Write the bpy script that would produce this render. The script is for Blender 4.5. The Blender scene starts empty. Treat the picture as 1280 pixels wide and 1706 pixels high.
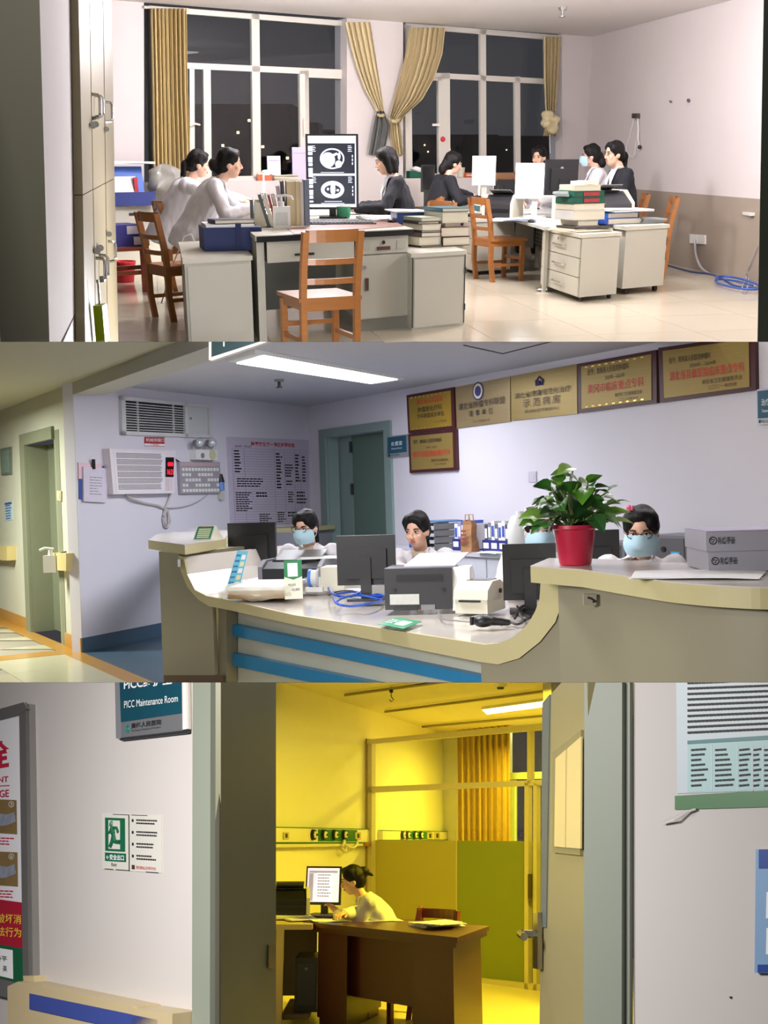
import bpy, bmesh, math, random
from mathutils import Matrix, Vector, noise
from math import sin, cos, pi, atan, radians as rad
random.seed(7)
# ------------------------------------------------------------------ camera
F = 1800.0                       # focal length in pixels for a 1280x1706 frame
EYE = Vector((0, 0, 1.38))
scn = bpy.context.scene
COL = scn.collection
camd = bpy.data.cameras.new('camera'); cam = bpy.data.objects.new('camera', camd); COL.objects.link(cam)
camd.sensor_fit = 'HORIZONTAL'; camd.sensor_width = 36.0; camd.lens = 36.0 * F / 1280
camd.clip_start = 0.05; camd.clip_end = 400
cam.location = EYE; cam.rotation_euler = (pi / 2, 0, 0)
scn.camera = cam
# ------------------------------------------------------------------ exposure and night sky
scn.view_settings.view_transform = 'Standard'; scn.view_settings.look = 'None'
scn.view_settings.gamma = 1; scn.view_settings.use_curve_mapping = False
scn.view_settings.exposure = 0.0
W = bpy.data.worlds.new('night'); scn.world = W; W.use_nodes = True
W.node_tree.nodes['Background'].inputs[0].default_value = (0.048, 0.047, 0.052, 1)
W.node_tree.nodes['Background'].inputs[1].default_value = 1.0
scn.cycles.max_bounces = 8; scn.cycles.transparent_max_bounces = 12
# ------------------------------------------------------------------ the three rooms: each is a rigid whole with its own floor
class Room:
    """Three interiors stacked one over the other; each one is turned as a rigid body towards the viewer.
    Room coordinates: floor at z = 0, y runs into the room."""
    def __init__(s, hy, eye, roll=0.0):
        s.hy, s.h = hy, eye
        s.R = Matrix.Rotation(atan((853 - hy) / F), 3, 'X') @ Matrix.Rotation(rad(roll), 3, 'Y')
        s.Ri = s.R.inverted(); s.e = Vector((0, 0, eye))
        s.M = Matrix.Translation(EYE) @ s.R.to_4x4() @ Matrix.Translation(-s.e)
        s.clips = []; s.tops = []
    def ray(s, px, py): return s.Ri @ Vector(((px - 640) / F, 1, (853 - py) / F))
    def cut(s, row, keep_above):                     # section plane between two storeys
        a = atan((853 - row) / F); n = Vector((0, -sin(a), cos(a))) * (1 if keep_above else -1)
        s.clips.append((s.e.copy(), s.Ri @ n))
    def Z(s, px, py, z=0.0):                         # where the ray meets a level plane
        d = s.ray(px, py); return s.e + d * ((z - s.h) / d.z)
    def Y(s, px, py, y):
        d = s.ray(px, py); return s.e + d * (y / d.y)
    def dirv(s, px):                                 # level direction whose vanishing point is in column px
        d0, d1 = s.ray(px, -4000), s.ray(px, 6000)
        t = d0.z / (d0.z - d1.z); d = d0 + (d1 - d0) * t; d.z = 0; return d.normalized()
class Plane:
    def __init__(s, room, p, u):
        s.room, s.p, s.u = room, Vector(p), Vector(u); n = Vector((u[1], -u[0], 0)).normalized()
        s.n = n if n.dot(room.e - s.p) > 0 else -n   # towards the viewer
    def at(s, px, py, off=0.0):
        d = s.room.ray(px, py); t = (s.p + s.n * off - s.room.e).dot(s.n) / d.dot(s.n); return s.room.e + d * t
    def quad(s, q, off=0.0): return [s.at(x, y, off) for x, y in q]
    def shift(s, off): return Plane(s.room, s.p + s.n * off, s.u)
R1 = Room(252, 1.3); R2 = Room(818, 1.38, -1.8); R3 = Room(1388, 1.45)
R1.cut(569.3, True); R2.cut(569.6, False); R2.cut(1136.8, True); R3.cut(1137.2, False)
# ------------------------------------------------------------------ main lamps (ceiling fixtures of the rooms and added unseen lights)
def area(name, room, loc, sx, sy, power, col, rot=(0, 0, 0), spread=180):
    l = bpy.data.lights.new(name, 'AREA'); l.shape = 'RECTANGLE'; l.size = sx; l.size_y = sy; l.energy = power; l.color = col
    l.spread = rad(spread)
    o = bpy.data.objects.new(name, l); COL.objects.link(o)
    o.matrix_world = room.M @ (Matrix.Translation(loc) @ Matrix.Rotation(rot[2], 4, 'Z') @ Matrix.Rotation(rot[1], 4, 'Y') @ Matrix.Rotation(rot[0], 4, 'X'))
    return o
def bulb(name, room, loc, power, col, r=.25):          # point lights that throw light all round
    l = bpy.data.lights.new(name, 'POINT'); l.energy = power; l.color = col; l.shadow_soft_size = r
    o = bpy.data.objects.new(name, l); COL.objects.link(o); o.matrix_world = room.M @ Matrix.Translation(loc); return o
bulb('office_light', R1, (1.6, 10.2, 2.5), 245, (1, .95, 1.0))
bulb('office_light', R1, (-.6, 10.8, 2.5), 235, (1, .95, 1.0))
bulb('office_light', R1, (3.3, 8.2, 2.5), 120, (1, .95, 1.0))  # added lamp out of view, brightens the cupboard and the room front
area('added_passage_light', R1, (-.3, .3, 2.5), .6, .3, 11, (1, .97, .9), (1.25, 0, 0), 100)  # added unseen light that lifts the dark door jambs
area('station_light', R2, (-.48, 9.19, 2.41), 2.3, .42, 80, (.92, .92, 1.0), (0, 0, 1.093))
bulb('station_light', R2, (-.3, 5.1, 2.15), 125, (.94, .94, 1.0))  # added bulb without a fixture, evens out the station walls
area('unseen_corridor_light', R2, (-4.9, 9.9, 2.32), 1.2, .3, 200, (.98, 1.0, .88), (0, 0, 0))  # unseen light, set well off the corridor wall to brighten it
area('unseen_corridor_light', R3, (-1.75, 1.7, 2.2), 1.4, .4, 54, (1, .97, .95), (1.15, 0, -.6), 120)  # added unseen light, aimed to wash the outer wall evenly
area('ward_lamp_light', R3, (1.55, 9.2, 2.72), 1.2, .25, 210, (1, .80, .045), (0, 0, -.7))
area('ward_lamp_light', R3, (1.9, 14.2, 2.62), 1.2, .25, 130, (1, .80, .045), (0, 0, -.7))
# ------------------------------------------------------------------ materials
def lin(c):
    return tuple(((v / 255) / 12.92 if v / 255 <= .04045 else ((v / 255 + .055) / 1.055) ** 2.4) for v in c) + (1,)
MC = {}
def mat(name, rgb, rough=.55, metal=0, var=.06, sc=6, bump=0, emit=None, es=1, alpha=1, trans=0, coat=0, stretch=None, spec=.5):
    if name in MC: return MC[name]
    m = bpy.data.materials.new(name); m.use_nodes = True; nt = m.node_tree; b = nt.nodes['Principled BSDF']
    b.inputs['Roughness'].default_value = rough; b.inputs['Metallic'].default_value = metal
    b.inputs['Specular IOR Level'].default_value = spec
    if coat: b.inputs['Coat Weight'].default_value = coat; b.inputs['Coat Roughness'].default_value = .08
    if alpha < 1: b.inputs['Alpha'].default_value = alpha
    if trans: b.inputs['Transmission Weight'].default_value = trans
    c = lin(rgb); b.inputs['Base Color'].default_value = c
    if var or bump:
        tc = nt.nodes.new('ShaderNodeTexCoord'); mp = nt.nodes.new('ShaderNodeMapping'); nz = nt.nodes.new('ShaderNodeTexNoise')
        if stretch: mp.inputs['Scale'].default_value = stretch
        nz.inputs['Scale'].default_value = sc; nz.inputs['Detail'].default_value = 4
        nt.links.new(tc.outputs['Object'], mp.inputs[0]); nt.links.new(mp.outputs[0], nz.inputs['Vector'])
        if var:
            rp = nt.nodes.new('ShaderNodeMapRange'); rp.inputs[3].default_value = 1 - var; rp.inputs[4].default_value = 1 + var
            mx = nt.nodes.new('ShaderNodeVectorMath'); mx.operation = 'SCALE'; mx.inputs[0].default_value = c[:3]
            nt.links.new(nz.outputs['Fac'], rp.inputs[0]); nt.links.new(rp.outputs[0], mx.inputs['Scale'])
            nt.links.new(mx.outputs[0], b.inputs['Base Color'])
        if bump:
            bp = nt.nodes.new('ShaderNodeBump'); bp.inputs['Strength'].default_value = bump; bp.inputs['Distance'].default_value = .01
            nt.links.new(nz.outputs['Fac'], bp.inputs['Height']); nt.links.new(bp.outputs[0], b.inputs['Normal'])
    if emit: b.inputs['Emission Color'].default_value = lin(emit); b.inputs['Emission Strength'].default_value = es
    MC[name] = m; return m
# ------------------------------------------------------------------ mesh builder
ROOT = {}                                            # object name -> root matrix it was built in
TOP = []                                             # (top-level object, room)
CUR = [R1]
class MB:
    def __init__(s, M=None): s.v = []; s.f = []; s.m = []; s.M = M; s.k = 0
    def add(s, vs, fs):
        o = len(s.v); s.v += [(s.M @ Vector(p) if s.M else Vector(p)) for p in vs]
        s.f += [[o + i for i in f] for f in fs]; s.m += [s.k] * len(fs); return s
    def box(s, c, d, R=None):
        c = Vector(c); x, y, z = d[0] / 2, d[1] / 2, d[2] / 2; vs = []
        for p in ((-x, -y, -z), (x, -y, -z), (x, y, -z), (-x, y, -z), (-x, -y, z), (x, -y, z), (x, y, z), (-x, y, z)):
            q = Vector(p); vs.append(c + (R @ q if R else q))
        return s.add(vs, [(0, 3, 2, 1), (4, 5, 6, 7), (0, 1, 5, 4), (1, 2, 6, 5), (2, 3, 7, 6), (3, 0, 4, 7)])
    def bx(s, a, b):                                  # box by its two corners
        return s.box([(a[i] + b[i]) / 2 for i in range(3)], [abs(b[i] - a[i]) for i in range(3)])
    def prism(s, pts, ext):
        pts = [Vector(p) for p in pts]; n = len(pts); e = Vector(ext)
        nn = Vector((0, 0, 0))
        for i in range(n): nn += (pts[i] - pts[0]).cross(pts[(i + 1) % n] - pts[0])
        if nn.dot(e) > 0: pts = pts[::-1]
        vs = pts + [p + e for p in pts]
        return s.add(vs, [tuple(range(n)), tuple(range(2 * n - 1, n - 1, -1))] + [(i, i + n, (i + 1) % n + n, (i + 1) % n) for i in range(n)])
    def face(s, pts): return s.add(pts, [tuple(range(len(pts)))])
    def cyl(s, a, b, r0, r1=None, n=12, caps=True):
        a, b = Vector(a), Vector(b); r1 = r0 if r1 is None else r1
        q = (b - a).to_track_quat('Z', 'Y').to_matrix(); vs = []
        for c, r in ((a, r0), (b, r1)):
            for i in range(n): vs.append(c + q @ Vector((r * cos(2 * pi * i / n), r * sin(2 * pi * i / n), 0)))
        fs = [(i, (i + 1) % n, (i + 1) % n + n, i + n) for i in range(n)]
        if caps: fs += [tuple(range(n - 1, -1, -1)), tuple(range(n, 2 * n))]
        return s.add(vs, fs)
    def tube(s, pts, r, n=6, closed=False):
        pts = [Vector(p) for p in pts]; vs = []; N = len(pts); up = Vector((.13, .21, .97))
        for i, p in enumerate(pts):
            t = (pts[(i + 1) % N] - pts[i - 1]) if closed else (pts[min(i + 1, N - 1)] - pts[max(i - 1, 0)])
            t.normalize(); a = t.cross(up)
            if a.length < .05: a = t.cross(Vector((1, 0, 0)))
            a.normalize(); b = t.cross(a); rr = r[i] if isinstance(r, (list, tuple)) else r
            for k in range(n): vs.append(p + (a * cos(2 * pi * k / n) + b * sin(2 * pi * k / n)) * rr)
        fs = []
        for i in range(N if closed else N - 1):
            j = (i + 1) % N
            for k in range(n): fs.append((i * n + k, i * n + (k + 1) % n, j * n + (k + 1) % n, j * n + k))
        if not closed: fs += [tuple(range(n - 1, -1, -1)), tuple(range((N - 1) * n, N * n))]
        return s.add(vs, fs)
    def lathe(s, c, prof, n=20):
        c = Vector(c); vs = []; N = len(prof)
        for r, z in prof:
            for i in range(n): vs.append(c + Vector((r * cos(2 * pi * i / n), r * sin(2 * pi * i / n), z)))
        fs = [(j * n + i, j * n + (i + 1) % n, (j + 1) * n + (i + 1) % n, (j + 1) * n + i) for j in range(N - 1) for i in range(n)]
        fs += [tuple(range(n - 1, -1, -1)), tuple(range((N - 1) * n, N * n))]
        return s.add(vs, fs)
    def sph(s, c, r, R=None, nu=16, nv=10):
        if not isinstance(r, (list, tuple)): r = (r, r, r)
        c = Vector(c); vs = [c + (R @ Vector((0, 0, -r[2])) if R else Vector((0, 0, -r[2])))]
        for j in range(1, nv):
            a = -pi / 2 + pi * j / nv
            for i in range(nu):
                q = Vector((r[0] * cos(a) * cos(2 * pi * i / nu), r[1] * cos(a) * sin(2 * pi * i / nu), r[2] * sin(a)))
                vs.append(c + (R @ q if R else q))
        q = Vector((0, 0, r[2])); vs.append(c + (R @ q if R else q)); L = len(vs) - 1; fs = []
        for i in range(nu):
            k = (i + 1) % nu; fs.append((0, 1 + k, 1 + i)); fs.append((L, L - nu + i, L - nu + k))
            for j in range(nv - 2): fs.append((1 + j * nu + i, 1 + j * nu + k, 1 + (j + 1) * nu + k, 1 + (j + 1) * nu + i))
        return s.add(vs, fs)
    def cap(s, a, b, r0, r1=None, n=10):              # tapered capsule
        r1 = r0 if r1 is None else r1
        s.sph(a, r0, nu=n, nv=6); s.sph(b, r1, nu=n, nv=6); return s.cyl(a, b, r0, r1, n)
    def grid(s, fn, nu, nv, closed=False):
        vs = [fn(i / (nu if closed else nu - 1), j / (nv - 1)) for j in range(nv) for i in range(nu)]; fs = []
        for j in range(nv - 1):
            for i in range(nu if closed else nu - 1):
                k = (i + 1) % nu; fs.append((j * nu + i, j * nu + k, (j + 1) * nu + k, (j + 1) * nu + i))
        return s.add(vs, fs)
    def build(s, name, m, parent=None, bevel=0, smooth=False, remesh=0, disp=None, solid=0, clip=True, origin=None, seg=2):
        room = CUR[0]
        me = bpy.data.meshes.new(name); bm = bmesh.new(); bv = [bm.verts.new(p) for p in s.v]
        for f, k in zip(s.f, s.m):
            try: ff = bm.faces.new([bv[i] for i in f]); ff.material_index = k
            except ValueError: pass
        if bevel:
            es = [e for e in bm.edges if len(e.link_faces) == 2 and e.calc_face_angle(0) > .6]
            if es: bmesh.ops.bevel(bm, geom=es, offset=bevel, segments=seg, affect='EDGES', profile=.5)
        if solid:
            bmesh.ops.recalc_face_normals(bm, faces=bm.faces[:])
            bmesh.ops.solidify(bm, geom=bm.faces[:], thickness=solid)
        if remesh:
            bm.to_mesh(me); bm.free(); t = bpy.data.objects.new('t', me); COL.objects.link(t)
            md = t.modifiers.new('r', 'REMESH'); md.mode = 'VOXEL'; md.voxel_size = remesh
            ms = t.modifiers.new('s', 'SMOOTH'); ms.iterations = 4; ms.factor = .5
            me2 = bpy.data.meshes.new_from_object(t.evaluated_get(bpy.context.evaluated_depsgraph_get()))
            bpy.data.objects.remove(t); bm = bmesh.new(); bm.from_mesh(me2); bpy.data.meshes.remove(me2); smooth = True
        if disp: disp(bm)
        if clip:
            for co, no in room.clips:
                ds = [(v.co - co).dot(no) for v in bm.verts]
                if not ds or min(ds) >= -1e-5: continue
                if max(ds) <= 1e-5: bm.free(); bpy.data.meshes.remove(me); return None
                r = bmesh.ops.bisect_plane(bm, geom=bm.verts[:] + bm.edges[:] + bm.faces[:], plane_co=co, plane_no=no, clear_inner=True)
                ee = [g for g in r['geom_cut'] if isinstance(g, bmesh.types.BMEdge)]
                if ee: bmesh.ops.holes_fill(bm, edges=ee, sides=0)
        bm.normal_update()
        if smooth:
            for f in bm.faces: f.smooth = True
        if parent is not None: Mi = ROOT[parent.name].inverted()
        else:
            if origin is None:
                xs = [v.co for v in bm.verts]; origin = Vector((sum(p.x for p in xs) / len(xs), sum(p.y for p in xs) / len(xs), min(p.z for p in xs)))
            Mi = Matrix.Translation(-Vector(origin))
        bm.transform(Mi); bm.to_mesh(me); bm.free()
        if smooth and not remesh:
            try: me.set_sharp_from_angle(angle=rad(40))
            except Exception: pass
        for x in (m if isinstance(m, (list, tuple)) else [m]): me.materials.append(x)
        o = bpy.data.objects.new(name, me); COL.objects.link(o)
        if parent is not None: o.parent = parent
        else: o.matrix_basis = Mi.inverted(); TOP.append((o, room))
        ROOT[o.name] = Mi.inverted(); return o
def tag(o, label, cat, group=None):
    if o is None: return None
    o['label'] = label; o['category'] = cat
    if group: o['group'] = group
    return o
def struct(o):
    if o is not None: o['kind'] = 'structure'
    return o
def thing(name, label, cat, loc, rz=0, group=None):
    o = bpy.data.objects.new(name, None); COL.objects.link(o); o.empty_display_size = .1
    o.matrix_basis = Matrix.Translation(Vector(loc)) @ Matrix.Rotation(rz, 4, 'Z'); ROOT[o.name] = o.matrix_basis.copy()
    TOP.append((o, CUR[0])); return tag(o, label, cat, group)
def TM(loc, rz=0): return Matrix.Translation(Vector(loc)) @ Matrix.Rotation(rz, 4, 'Z')
def ang(u): return math.atan2(u[1], u[0])
def dup(root, loc, rz, label, group=None):
    r = root.copy(); COL.objects.link(r); r.matrix_basis = TM(loc, rz); tag(r, label, root['category'], group); TOP.append((r, CUR[0]))
    def kids(a, b):
        for ch in a.children:
            c = ch.copy(); COL.objects.link(c); c.parent = b; kids(ch, c)
    kids(root, r); ROOT[r.name] = r.matrix_basis.copy(); return r
_dg = lambda: bpy.context.evaluated_depsgraph_get()
def text(s, q, m, parent, name='lettering', bold=.0, th=.0015, keep=False):
    """lettering laid on a four-cornered field q = top-left, top-right, bottom-right, bottom-left"""
    cu = bpy.data.curves.new('t', 'FONT'); cu.body = s; cu.size = 1; cu.resolution_u = 3; cu.offset = bold
    o = bpy.data.objects.new('t', cu); COL.objects.link(o)
    me = bpy.data.meshes.new_from_object(o.evaluated_get(_dg())); bpy.data.objects.remove(o)
    if not len(me.vertices): return None
    xs = [v.co.x for v in me.vertices]; ys = [v.co.y for v in me.vertices]; x0, x1, y0, y1 = min(xs), max(xs), min(ys), max(ys)
    q = [Vector(p) for p in q]; n = (q[1] - q[0]).cross(q[3] - q[0]).normalized() * -th
    if n.dot(CUR[0].e - q[0]) < 0: n = -n
    mb = MB(); out = []
    for v in me.vertices:
        a = (v.co.x - x0) / max(1e-6, x1 - x0); b = (v.co.y - y0) / max(1e-6, y1 - y0)
        out.append((q[3] * (1 - a) + q[2] * a) * (1 - b) + (q[0] * (1 - a) + q[1] * a) * b + n)
    mb.add(out, [tuple(p.vertices) for p in me.polygons]); bpy.data.meshes.remove(me)
    return mb.build(name, m, parent)
def sub(q, x0, y0, x1, y1, lift=.0):
    """a field inside field q, x to the right and y downwards from 0 to 1"""
    q = [Vector(p) for p in q]
    n = (q[1] - q[0]).cross(q[3] - q[0]).normalized()
    if n.dot(CUR[0].e - q[0]) < 0: n = -n
    P = lambda x, y: (q[0] * (1 - x) + q[1] * x) * (1 - y) + (q[3] * (1 - x) + q[2] * x) * y + n * lift
    return [P(x0, y0), P(x1, y0), P(x1, y1), P(x0, y1)]
def nrm(q):
    n = (Vector(q[1]) - Vector(q[0])).cross(Vector(q[3]) - Vector(q[0])).normalized()
    return n if n.dot(CUR[0].e - Vector(q[0])) > 0 else -n
def plate(name, q, th, m, parent=None, bevel=0, back=0):
    """a thin board whose back lies on field q"""
    n = nrm(q); return MB().prism([Vector(p) - n * back for p in q], n * (th + back)).build(name, m, parent, bevel=bevel)
def lines(q, rows, m, parent, x0=.08, x1=.92, y0=.1, y1=.9, h=.5, words=6, name='text_lines', lift=.001, seed=1, ragged=.2):
    """rows of small dark dashes: print too fine to read"""
    rg = random.Random(seed); mb = MB()
    for r in range(rows):
        ya = y0 + (y1 - y0) * r / rows; yb = ya + (y1 - y0) / rows * h; x = x0; xe = x1 - rg.random() * ragged * (x1 - x0); w = (x1 - x0) / words
        while x < xe - w * .2:
            ww = min(w * (.55 + .4 * rg.random()), xe - x); mb.face(sub(q, x, ya, x + ww, yb, lift)); x += ww + w * .12
    o = mb.build(name, m, parent)
    if o: o['kind'] = 'stuff'
    return o
def clip_poly(pts, inside):
    for (a, b) in inside:                             # keep the left of a->b
        out = []; n = len(pts)
        for i in range(n):
            p, q = pts[i], pts[(i + 1) % n]; dp = (b[0] - a[0]) * (p[1] - a[1]) - (b[1] - a[1]) * (p[0] - a[0]); dq = (b[0] - a[0]) * (q[1] - a[1]) - (b[1] - a[1]) * (q[0] - a[0])
            if dp >= 0: out.append(p)
            if dp * dq < 0: t = dp / (dp - dq); out.append((p[0] + (q[0] - p[0]) * t, p[1] + (q[1] - p[1]) * t))
        pts = out
        if len(pts) < 3: return []
    return pts
def tiles(poly, u, size, m, parent, gap=.004, z=0.0, th=.012, org=(0, 0)):
    """square floor tiles laid inside a convex outline; whole tiles share one mesh"""
    ar = sum(poly[i][0] * poly[(i + 1) % len(poly)][1] - poly[(i + 1) % len(poly)][0] * poly[i][1] for i in range(len(poly)))
    if ar < 0: poly = poly[::-1]
    ed = [(poly[i], poly[(i + 1) % len(poly)]) for i in range(len(poly))]
    u = Vector(u[:2]).normalized(); w = Vector((-u.y, u.x)); og = Vector(org[:2]); proto = None; n = 0
    L = [((Vector(p[:2]) - og).dot(u), (Vector(p[:2]) - og).dot(w)) for p in poly]
    for i in range(math.floor(min(a for a, b in L) / size), math.ceil(max(a for a, b in L) / size)):
        for j in range(math.floor(min(b for a, b in L) / size), math.ceil(max(b for a, b in L) / size)):
            g = gap / 2; sq = [(i * size + g, j * size + g), ((i + 1) * size - g, j * size + g), ((i + 1) * size - g, (j + 1) * size - g), (i * size + g, (j + 1) * size - g)]
            sq = [tuple(og + u * a + w * b) for a, b in sq]; cp = clip_poly(sq, ed)
            if len(cp) < 3: continue
            whole = len(cp) == 4 and all((Vector(a) - Vector(b)).length < 1e-4 for a, b in zip(cp, sq))
            c = og + u * (i + .5) * size + w * (j + .5) * size
            if whole and proto is not None:
                o = proto.copy(); COL.objects.link(o); o.parent = parent; o.location = proto.location + Vector((c.x - proto['cx'], c.y - proto['cy'], 0)); continue
            o = MB().prism([(a, b, z) for a, b in cp], (0, 0, th)).build('tile', m, parent)
            if whole and o: proto = o; o['cx'] = c.x; o['cy'] = c.y
def spline(pts, n=6):
    P = [Vector(p) for p in pts]; out = []
    for i in range(len(P) - 1):
        a, b, c, d = P[max(i - 1, 0)], P[i], P[i + 1], P[min(i + 2, len(P) - 1)]
        for k in range(n):
            t = k / n; out.append(.5 * ((2 * b) + (c - a) * t + (2 * a - 5 * b + 4 * c - d) * t * t + (3 * b - a - 3 * c + d) * t ** 3))
    return out + [P[-1]]
def finish():
    for o, r in TOP: o.matrix_basis = r.M @ o.matrix_basis
# ================================================================== ROOM 1 (top): doctors' office at night, the shell
CUR[0] = R1
m_wall = mat('office wall paint', (208, 200, 198), .75, var=.03, sc=2)
m_dado = mat('office dado paint', (150, 138, 124), .6, var=.05, sc=3)
m_ceil = mat('office ceiling paint', (222, 216, 214), .8, var=.02)
m_tile = mat('beige floor tile', (196, 187, 166), .16, var=.05, sc=1.5, spec=.6)
m_grout = mat('floor grout', (150, 142, 126), .8)
m_alu = mat('white window frame', (214, 208, 198), .4, var=.02)
def glass(name, tint=(.9, .93, .95), refl=.9):
    m = bpy.data.materials.new(name); m.use_nodes = True; nt = m.node_tree; nt.nodes.clear()
    o = nt.nodes.new('ShaderNodeOutputMaterial'); mx = nt.nodes.new('ShaderNodeMixShader'); a = nt.nodes.new('ShaderNodeBsdfTransparent'); g = nt.nodes.new('ShaderNodeBsdfGlossy')
    fr = nt.nodes.new('ShaderNodeFresnel'); fr.inputs[0].default_value = 1.5
    a.inputs[0].default_value = (*tint, 1); g.inputs[0].default_value = (refl, refl, refl, 1); g.inputs[1].default_value = .01
    ge = nt.nodes.new('ShaderNodeNewGeometry'); sb = nt.nodes.new('ShaderNodeMath'); sb.operation = 'SUBTRACT'; sb.use_clamp = True; nt.links.new(fr.outputs[0], sb.inputs[0]); nt.links.new(ge.outputs['Backfacing'], sb.inputs[1]); nt.links.new(sb.outputs[0], mx.inputs[0]); nt.links.new(a.outputs[0], mx.inputs[1]); nt.links.new(g.outputs[0], mx.inputs[2]); nt.links.new(mx.outputs[0], o.inputs[0]); return m
m_glass = glass('window glass')
uR, uW = R1.dirv(262), R1.dirv(3490)
C1 = R1.Z(968, 407); PR = Plane(R1, C1, uR); PW = Plane(R1, C1, uW)
Zc = 2.81; DZ = .835
def up(p, z): return Vector((p[0], p[1], z))
yf = R1.Z(640, 569.3).y; fr = C1 - uR * ((C1.y - yf) / uR.y)
wl = C1 - uW * 9.0; PL = Plane(R1, R1.Z(139, 494, DZ), uR)
fl = Vector((-4.4, yf, 0)); bl = wl
outline = [fl, fr, C1, bl]
base = struct(MB().prism([up(p, -.10) for p in outline], (0, 0, .094)).build('floor', m_grout))
tiles([(p.x, p.y) for p in outline], uR, .8, m_tile, base, z=-.008, th=.008, org=(0, yf))
struct(MB().prism([up(p, Zc) for p in [Vector((-4.4, 5, 0)), fr - uR * 4, C1, bl]], (0, 0, .1)).build('ceiling', m_ceil))
mb = MB(); a, b = fr - uR * 3.5, C1; n = PR.n * -.12
mb.prism([up(a, 0), up(b, 0), up(b, DZ), up(a, DZ)], n); mb.k = 1
mb.prism([up(a, DZ), up(b, DZ), up(b, Zc), up(a, Zc)], n)
struct(mb.build('wall_right', [m_dado, m_wall]))
# window wall: piers, parapet; the windows sit in two openings
T = -.28
def on(px, py=252): p = PW.at(px, py); return Vector((p.x, p.y, 0))
SILL = PW.at(400, 302).z
mb = MB(); nW = PW.n * T
for x0, x1, z0 in ((-90, 240, 0), (578, 672, 0), (938, 975, 0)):
    q = [PW.at(x0, 6), PW.at(x1, 6), PW.at(x1, 300), PW.at(x0, 300)]
    for p in q[:2]: p.z = Zc
    for p in q[2:]: p.z = SILL
    if x1 == 975: q[1] = up(C1, Zc); q[2] = up(C1, SILL)
    mb.prism(q, nW)
q = [on(-90), C1 + uW * .05]
mb.prism([up(q[0], DZ - .22), up(q[1], DZ - .22), up(q[1], SILL), up(q[0], SILL)], nW); mb.k = 1
mb.prism([up(q[0], 0), up(q[1], 0), up(q[1], DZ - .22), up(q[0], DZ - .22)], nW)
struct(mb.build('wall_back', [m_wall, m_dado]))
PG = PW.shift(-.17)
def window(n, bars, panes, label=None):
    w = MB(); ob = None
    for i, q in enumerate(bars):
        w.prism(PG.quad(q), PG.n * .05)
    ob = struct(w.build('window_%d' % n, m_alu))
    for q in panes: MB().prism(PG.quad(q, .015), PG.n * .008).build('pane', m_glass, ob)
    return ob
def V(x0, x1, y0, y1, lean=0): return [(x0, y0), (x1, y0), (x1 + lean, y1), (x0 + lean, y1)]
def Hb(x0, x1, ya, yb, t): return [(x0, ya), (x1, yb), (x1, yb + t), (x0, ya + t)]
w1 = window(1, [V(245, 254, 12, 306, 2), V(416, 429, 24, 300, 3), V(572, 586, 33, 298, 2), V(336, 348, 112, 302, 2), V(496, 511, 118, 300, 2),
    Hb(246, 580, 10, 36, 9), Hb(246, 580, 102, 117, 10), Hb(246, 582, 296, 290, 9), V(313, 321, 113, 300, 1), V(505, 511, 125, 298, 1), V(566, 571, 125, 298, 1), Hb(505, 571, 123, 126, 6), Hb(505, 571, 285, 284, 5)],
    [[(250, 14), (420, 24), (420, 112), (250, 105)], [(424, 25), (576, 34), (576, 120), (424, 112)], [(250, 106), (340, 110), (342, 300), (252, 300)], [(344, 112), (421, 114), (422, 298), (346, 300)],
     [(425, 115), (500, 118), (501, 296), (426, 297)], [(507, 120), (575, 121), (576, 293), (508, 296)]])
MB().tube([PG.at(333, 208, .09), PG.at(325, 206, .12), PG.at(316, 210, .12)], .012).build('window_handle', m_alu, w1)
MB().box(PG.at(508, 212, .07), (.03, .03, .2)).build('window_handle', m_alu, w1)
w2 = window(2, [V(670, 681, 42, 296, 3), V(732, 746, 122, 296, 1), V(797, 806, 50, 294, 1), V(855, 863, 128, 292, 1), V(930, 940, 60, 290, 0),
    Hb(672, 938, 38, 60, 9), Hb(672, 938, 119, 133, 9), Hb(672, 938, 290, 286, 8), V(727, 732, 128, 294, 1), Hb(680, 731, 127, 130, 5)],
    [[(676, 44), (801, 52), (801, 128), (676, 121)], [(802, 53), (936, 62), (936, 136), (802, 129)], [(678, 124), (738, 128), (740, 292), (680, 294)], [(740, 128), (801, 131), (802, 290), (742, 292)],
     [(803, 131), (859, 134), (860, 289), (804, 291)], [(860, 134), (936, 138), (936, 287), (861, 290)]])
MB().box(PG.at(727, 208, .07), (.10, .03, .03)).build('window_handle', m_alu, w2)
MB().sph(PG.at(738, 232, .06), .035).build('red_knob', mat('red plastic', (190, 40, 50), .4), w2)
# left wall and the door jambs framing the view
mb = MB(); t = PL.n * -.06
mb.prism(PL.quad([(20, 760), (139, 494), (141, 620), (141, 760)]), t); mb.k = 1
mb.prism(PL.quad([(-120, -60), (129, -60), (139, 494), (-120, 1010)]), t)
struct(mb.build('wall_left', [m_dado, m_wall]))
m_jamb = mat('olive grey door jamb', (104, 102, 88), .6, var=.04, sc=3)
q = [R1.Y(-260, -60, 1.8), R1.Y(64, -60, 1.8), R1.Y(83, 590, 1.8), R1.Y(-260, 590, 1.8)]
struct(MB().prism(q, (-.01, .012, 0)).build('trim_1', m_jamb))
q = [R1.Y(1274, -60, 3), R1.Y(1316, -60, 3), R1.Y(1304, 590, 3), R1.Y(1262, 590, 3)]
struct(MB().prism(q, (.01, .012, 0)).build('trim_2', mat('dark green door jamb', (72, 78, 66), .55)))
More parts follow.
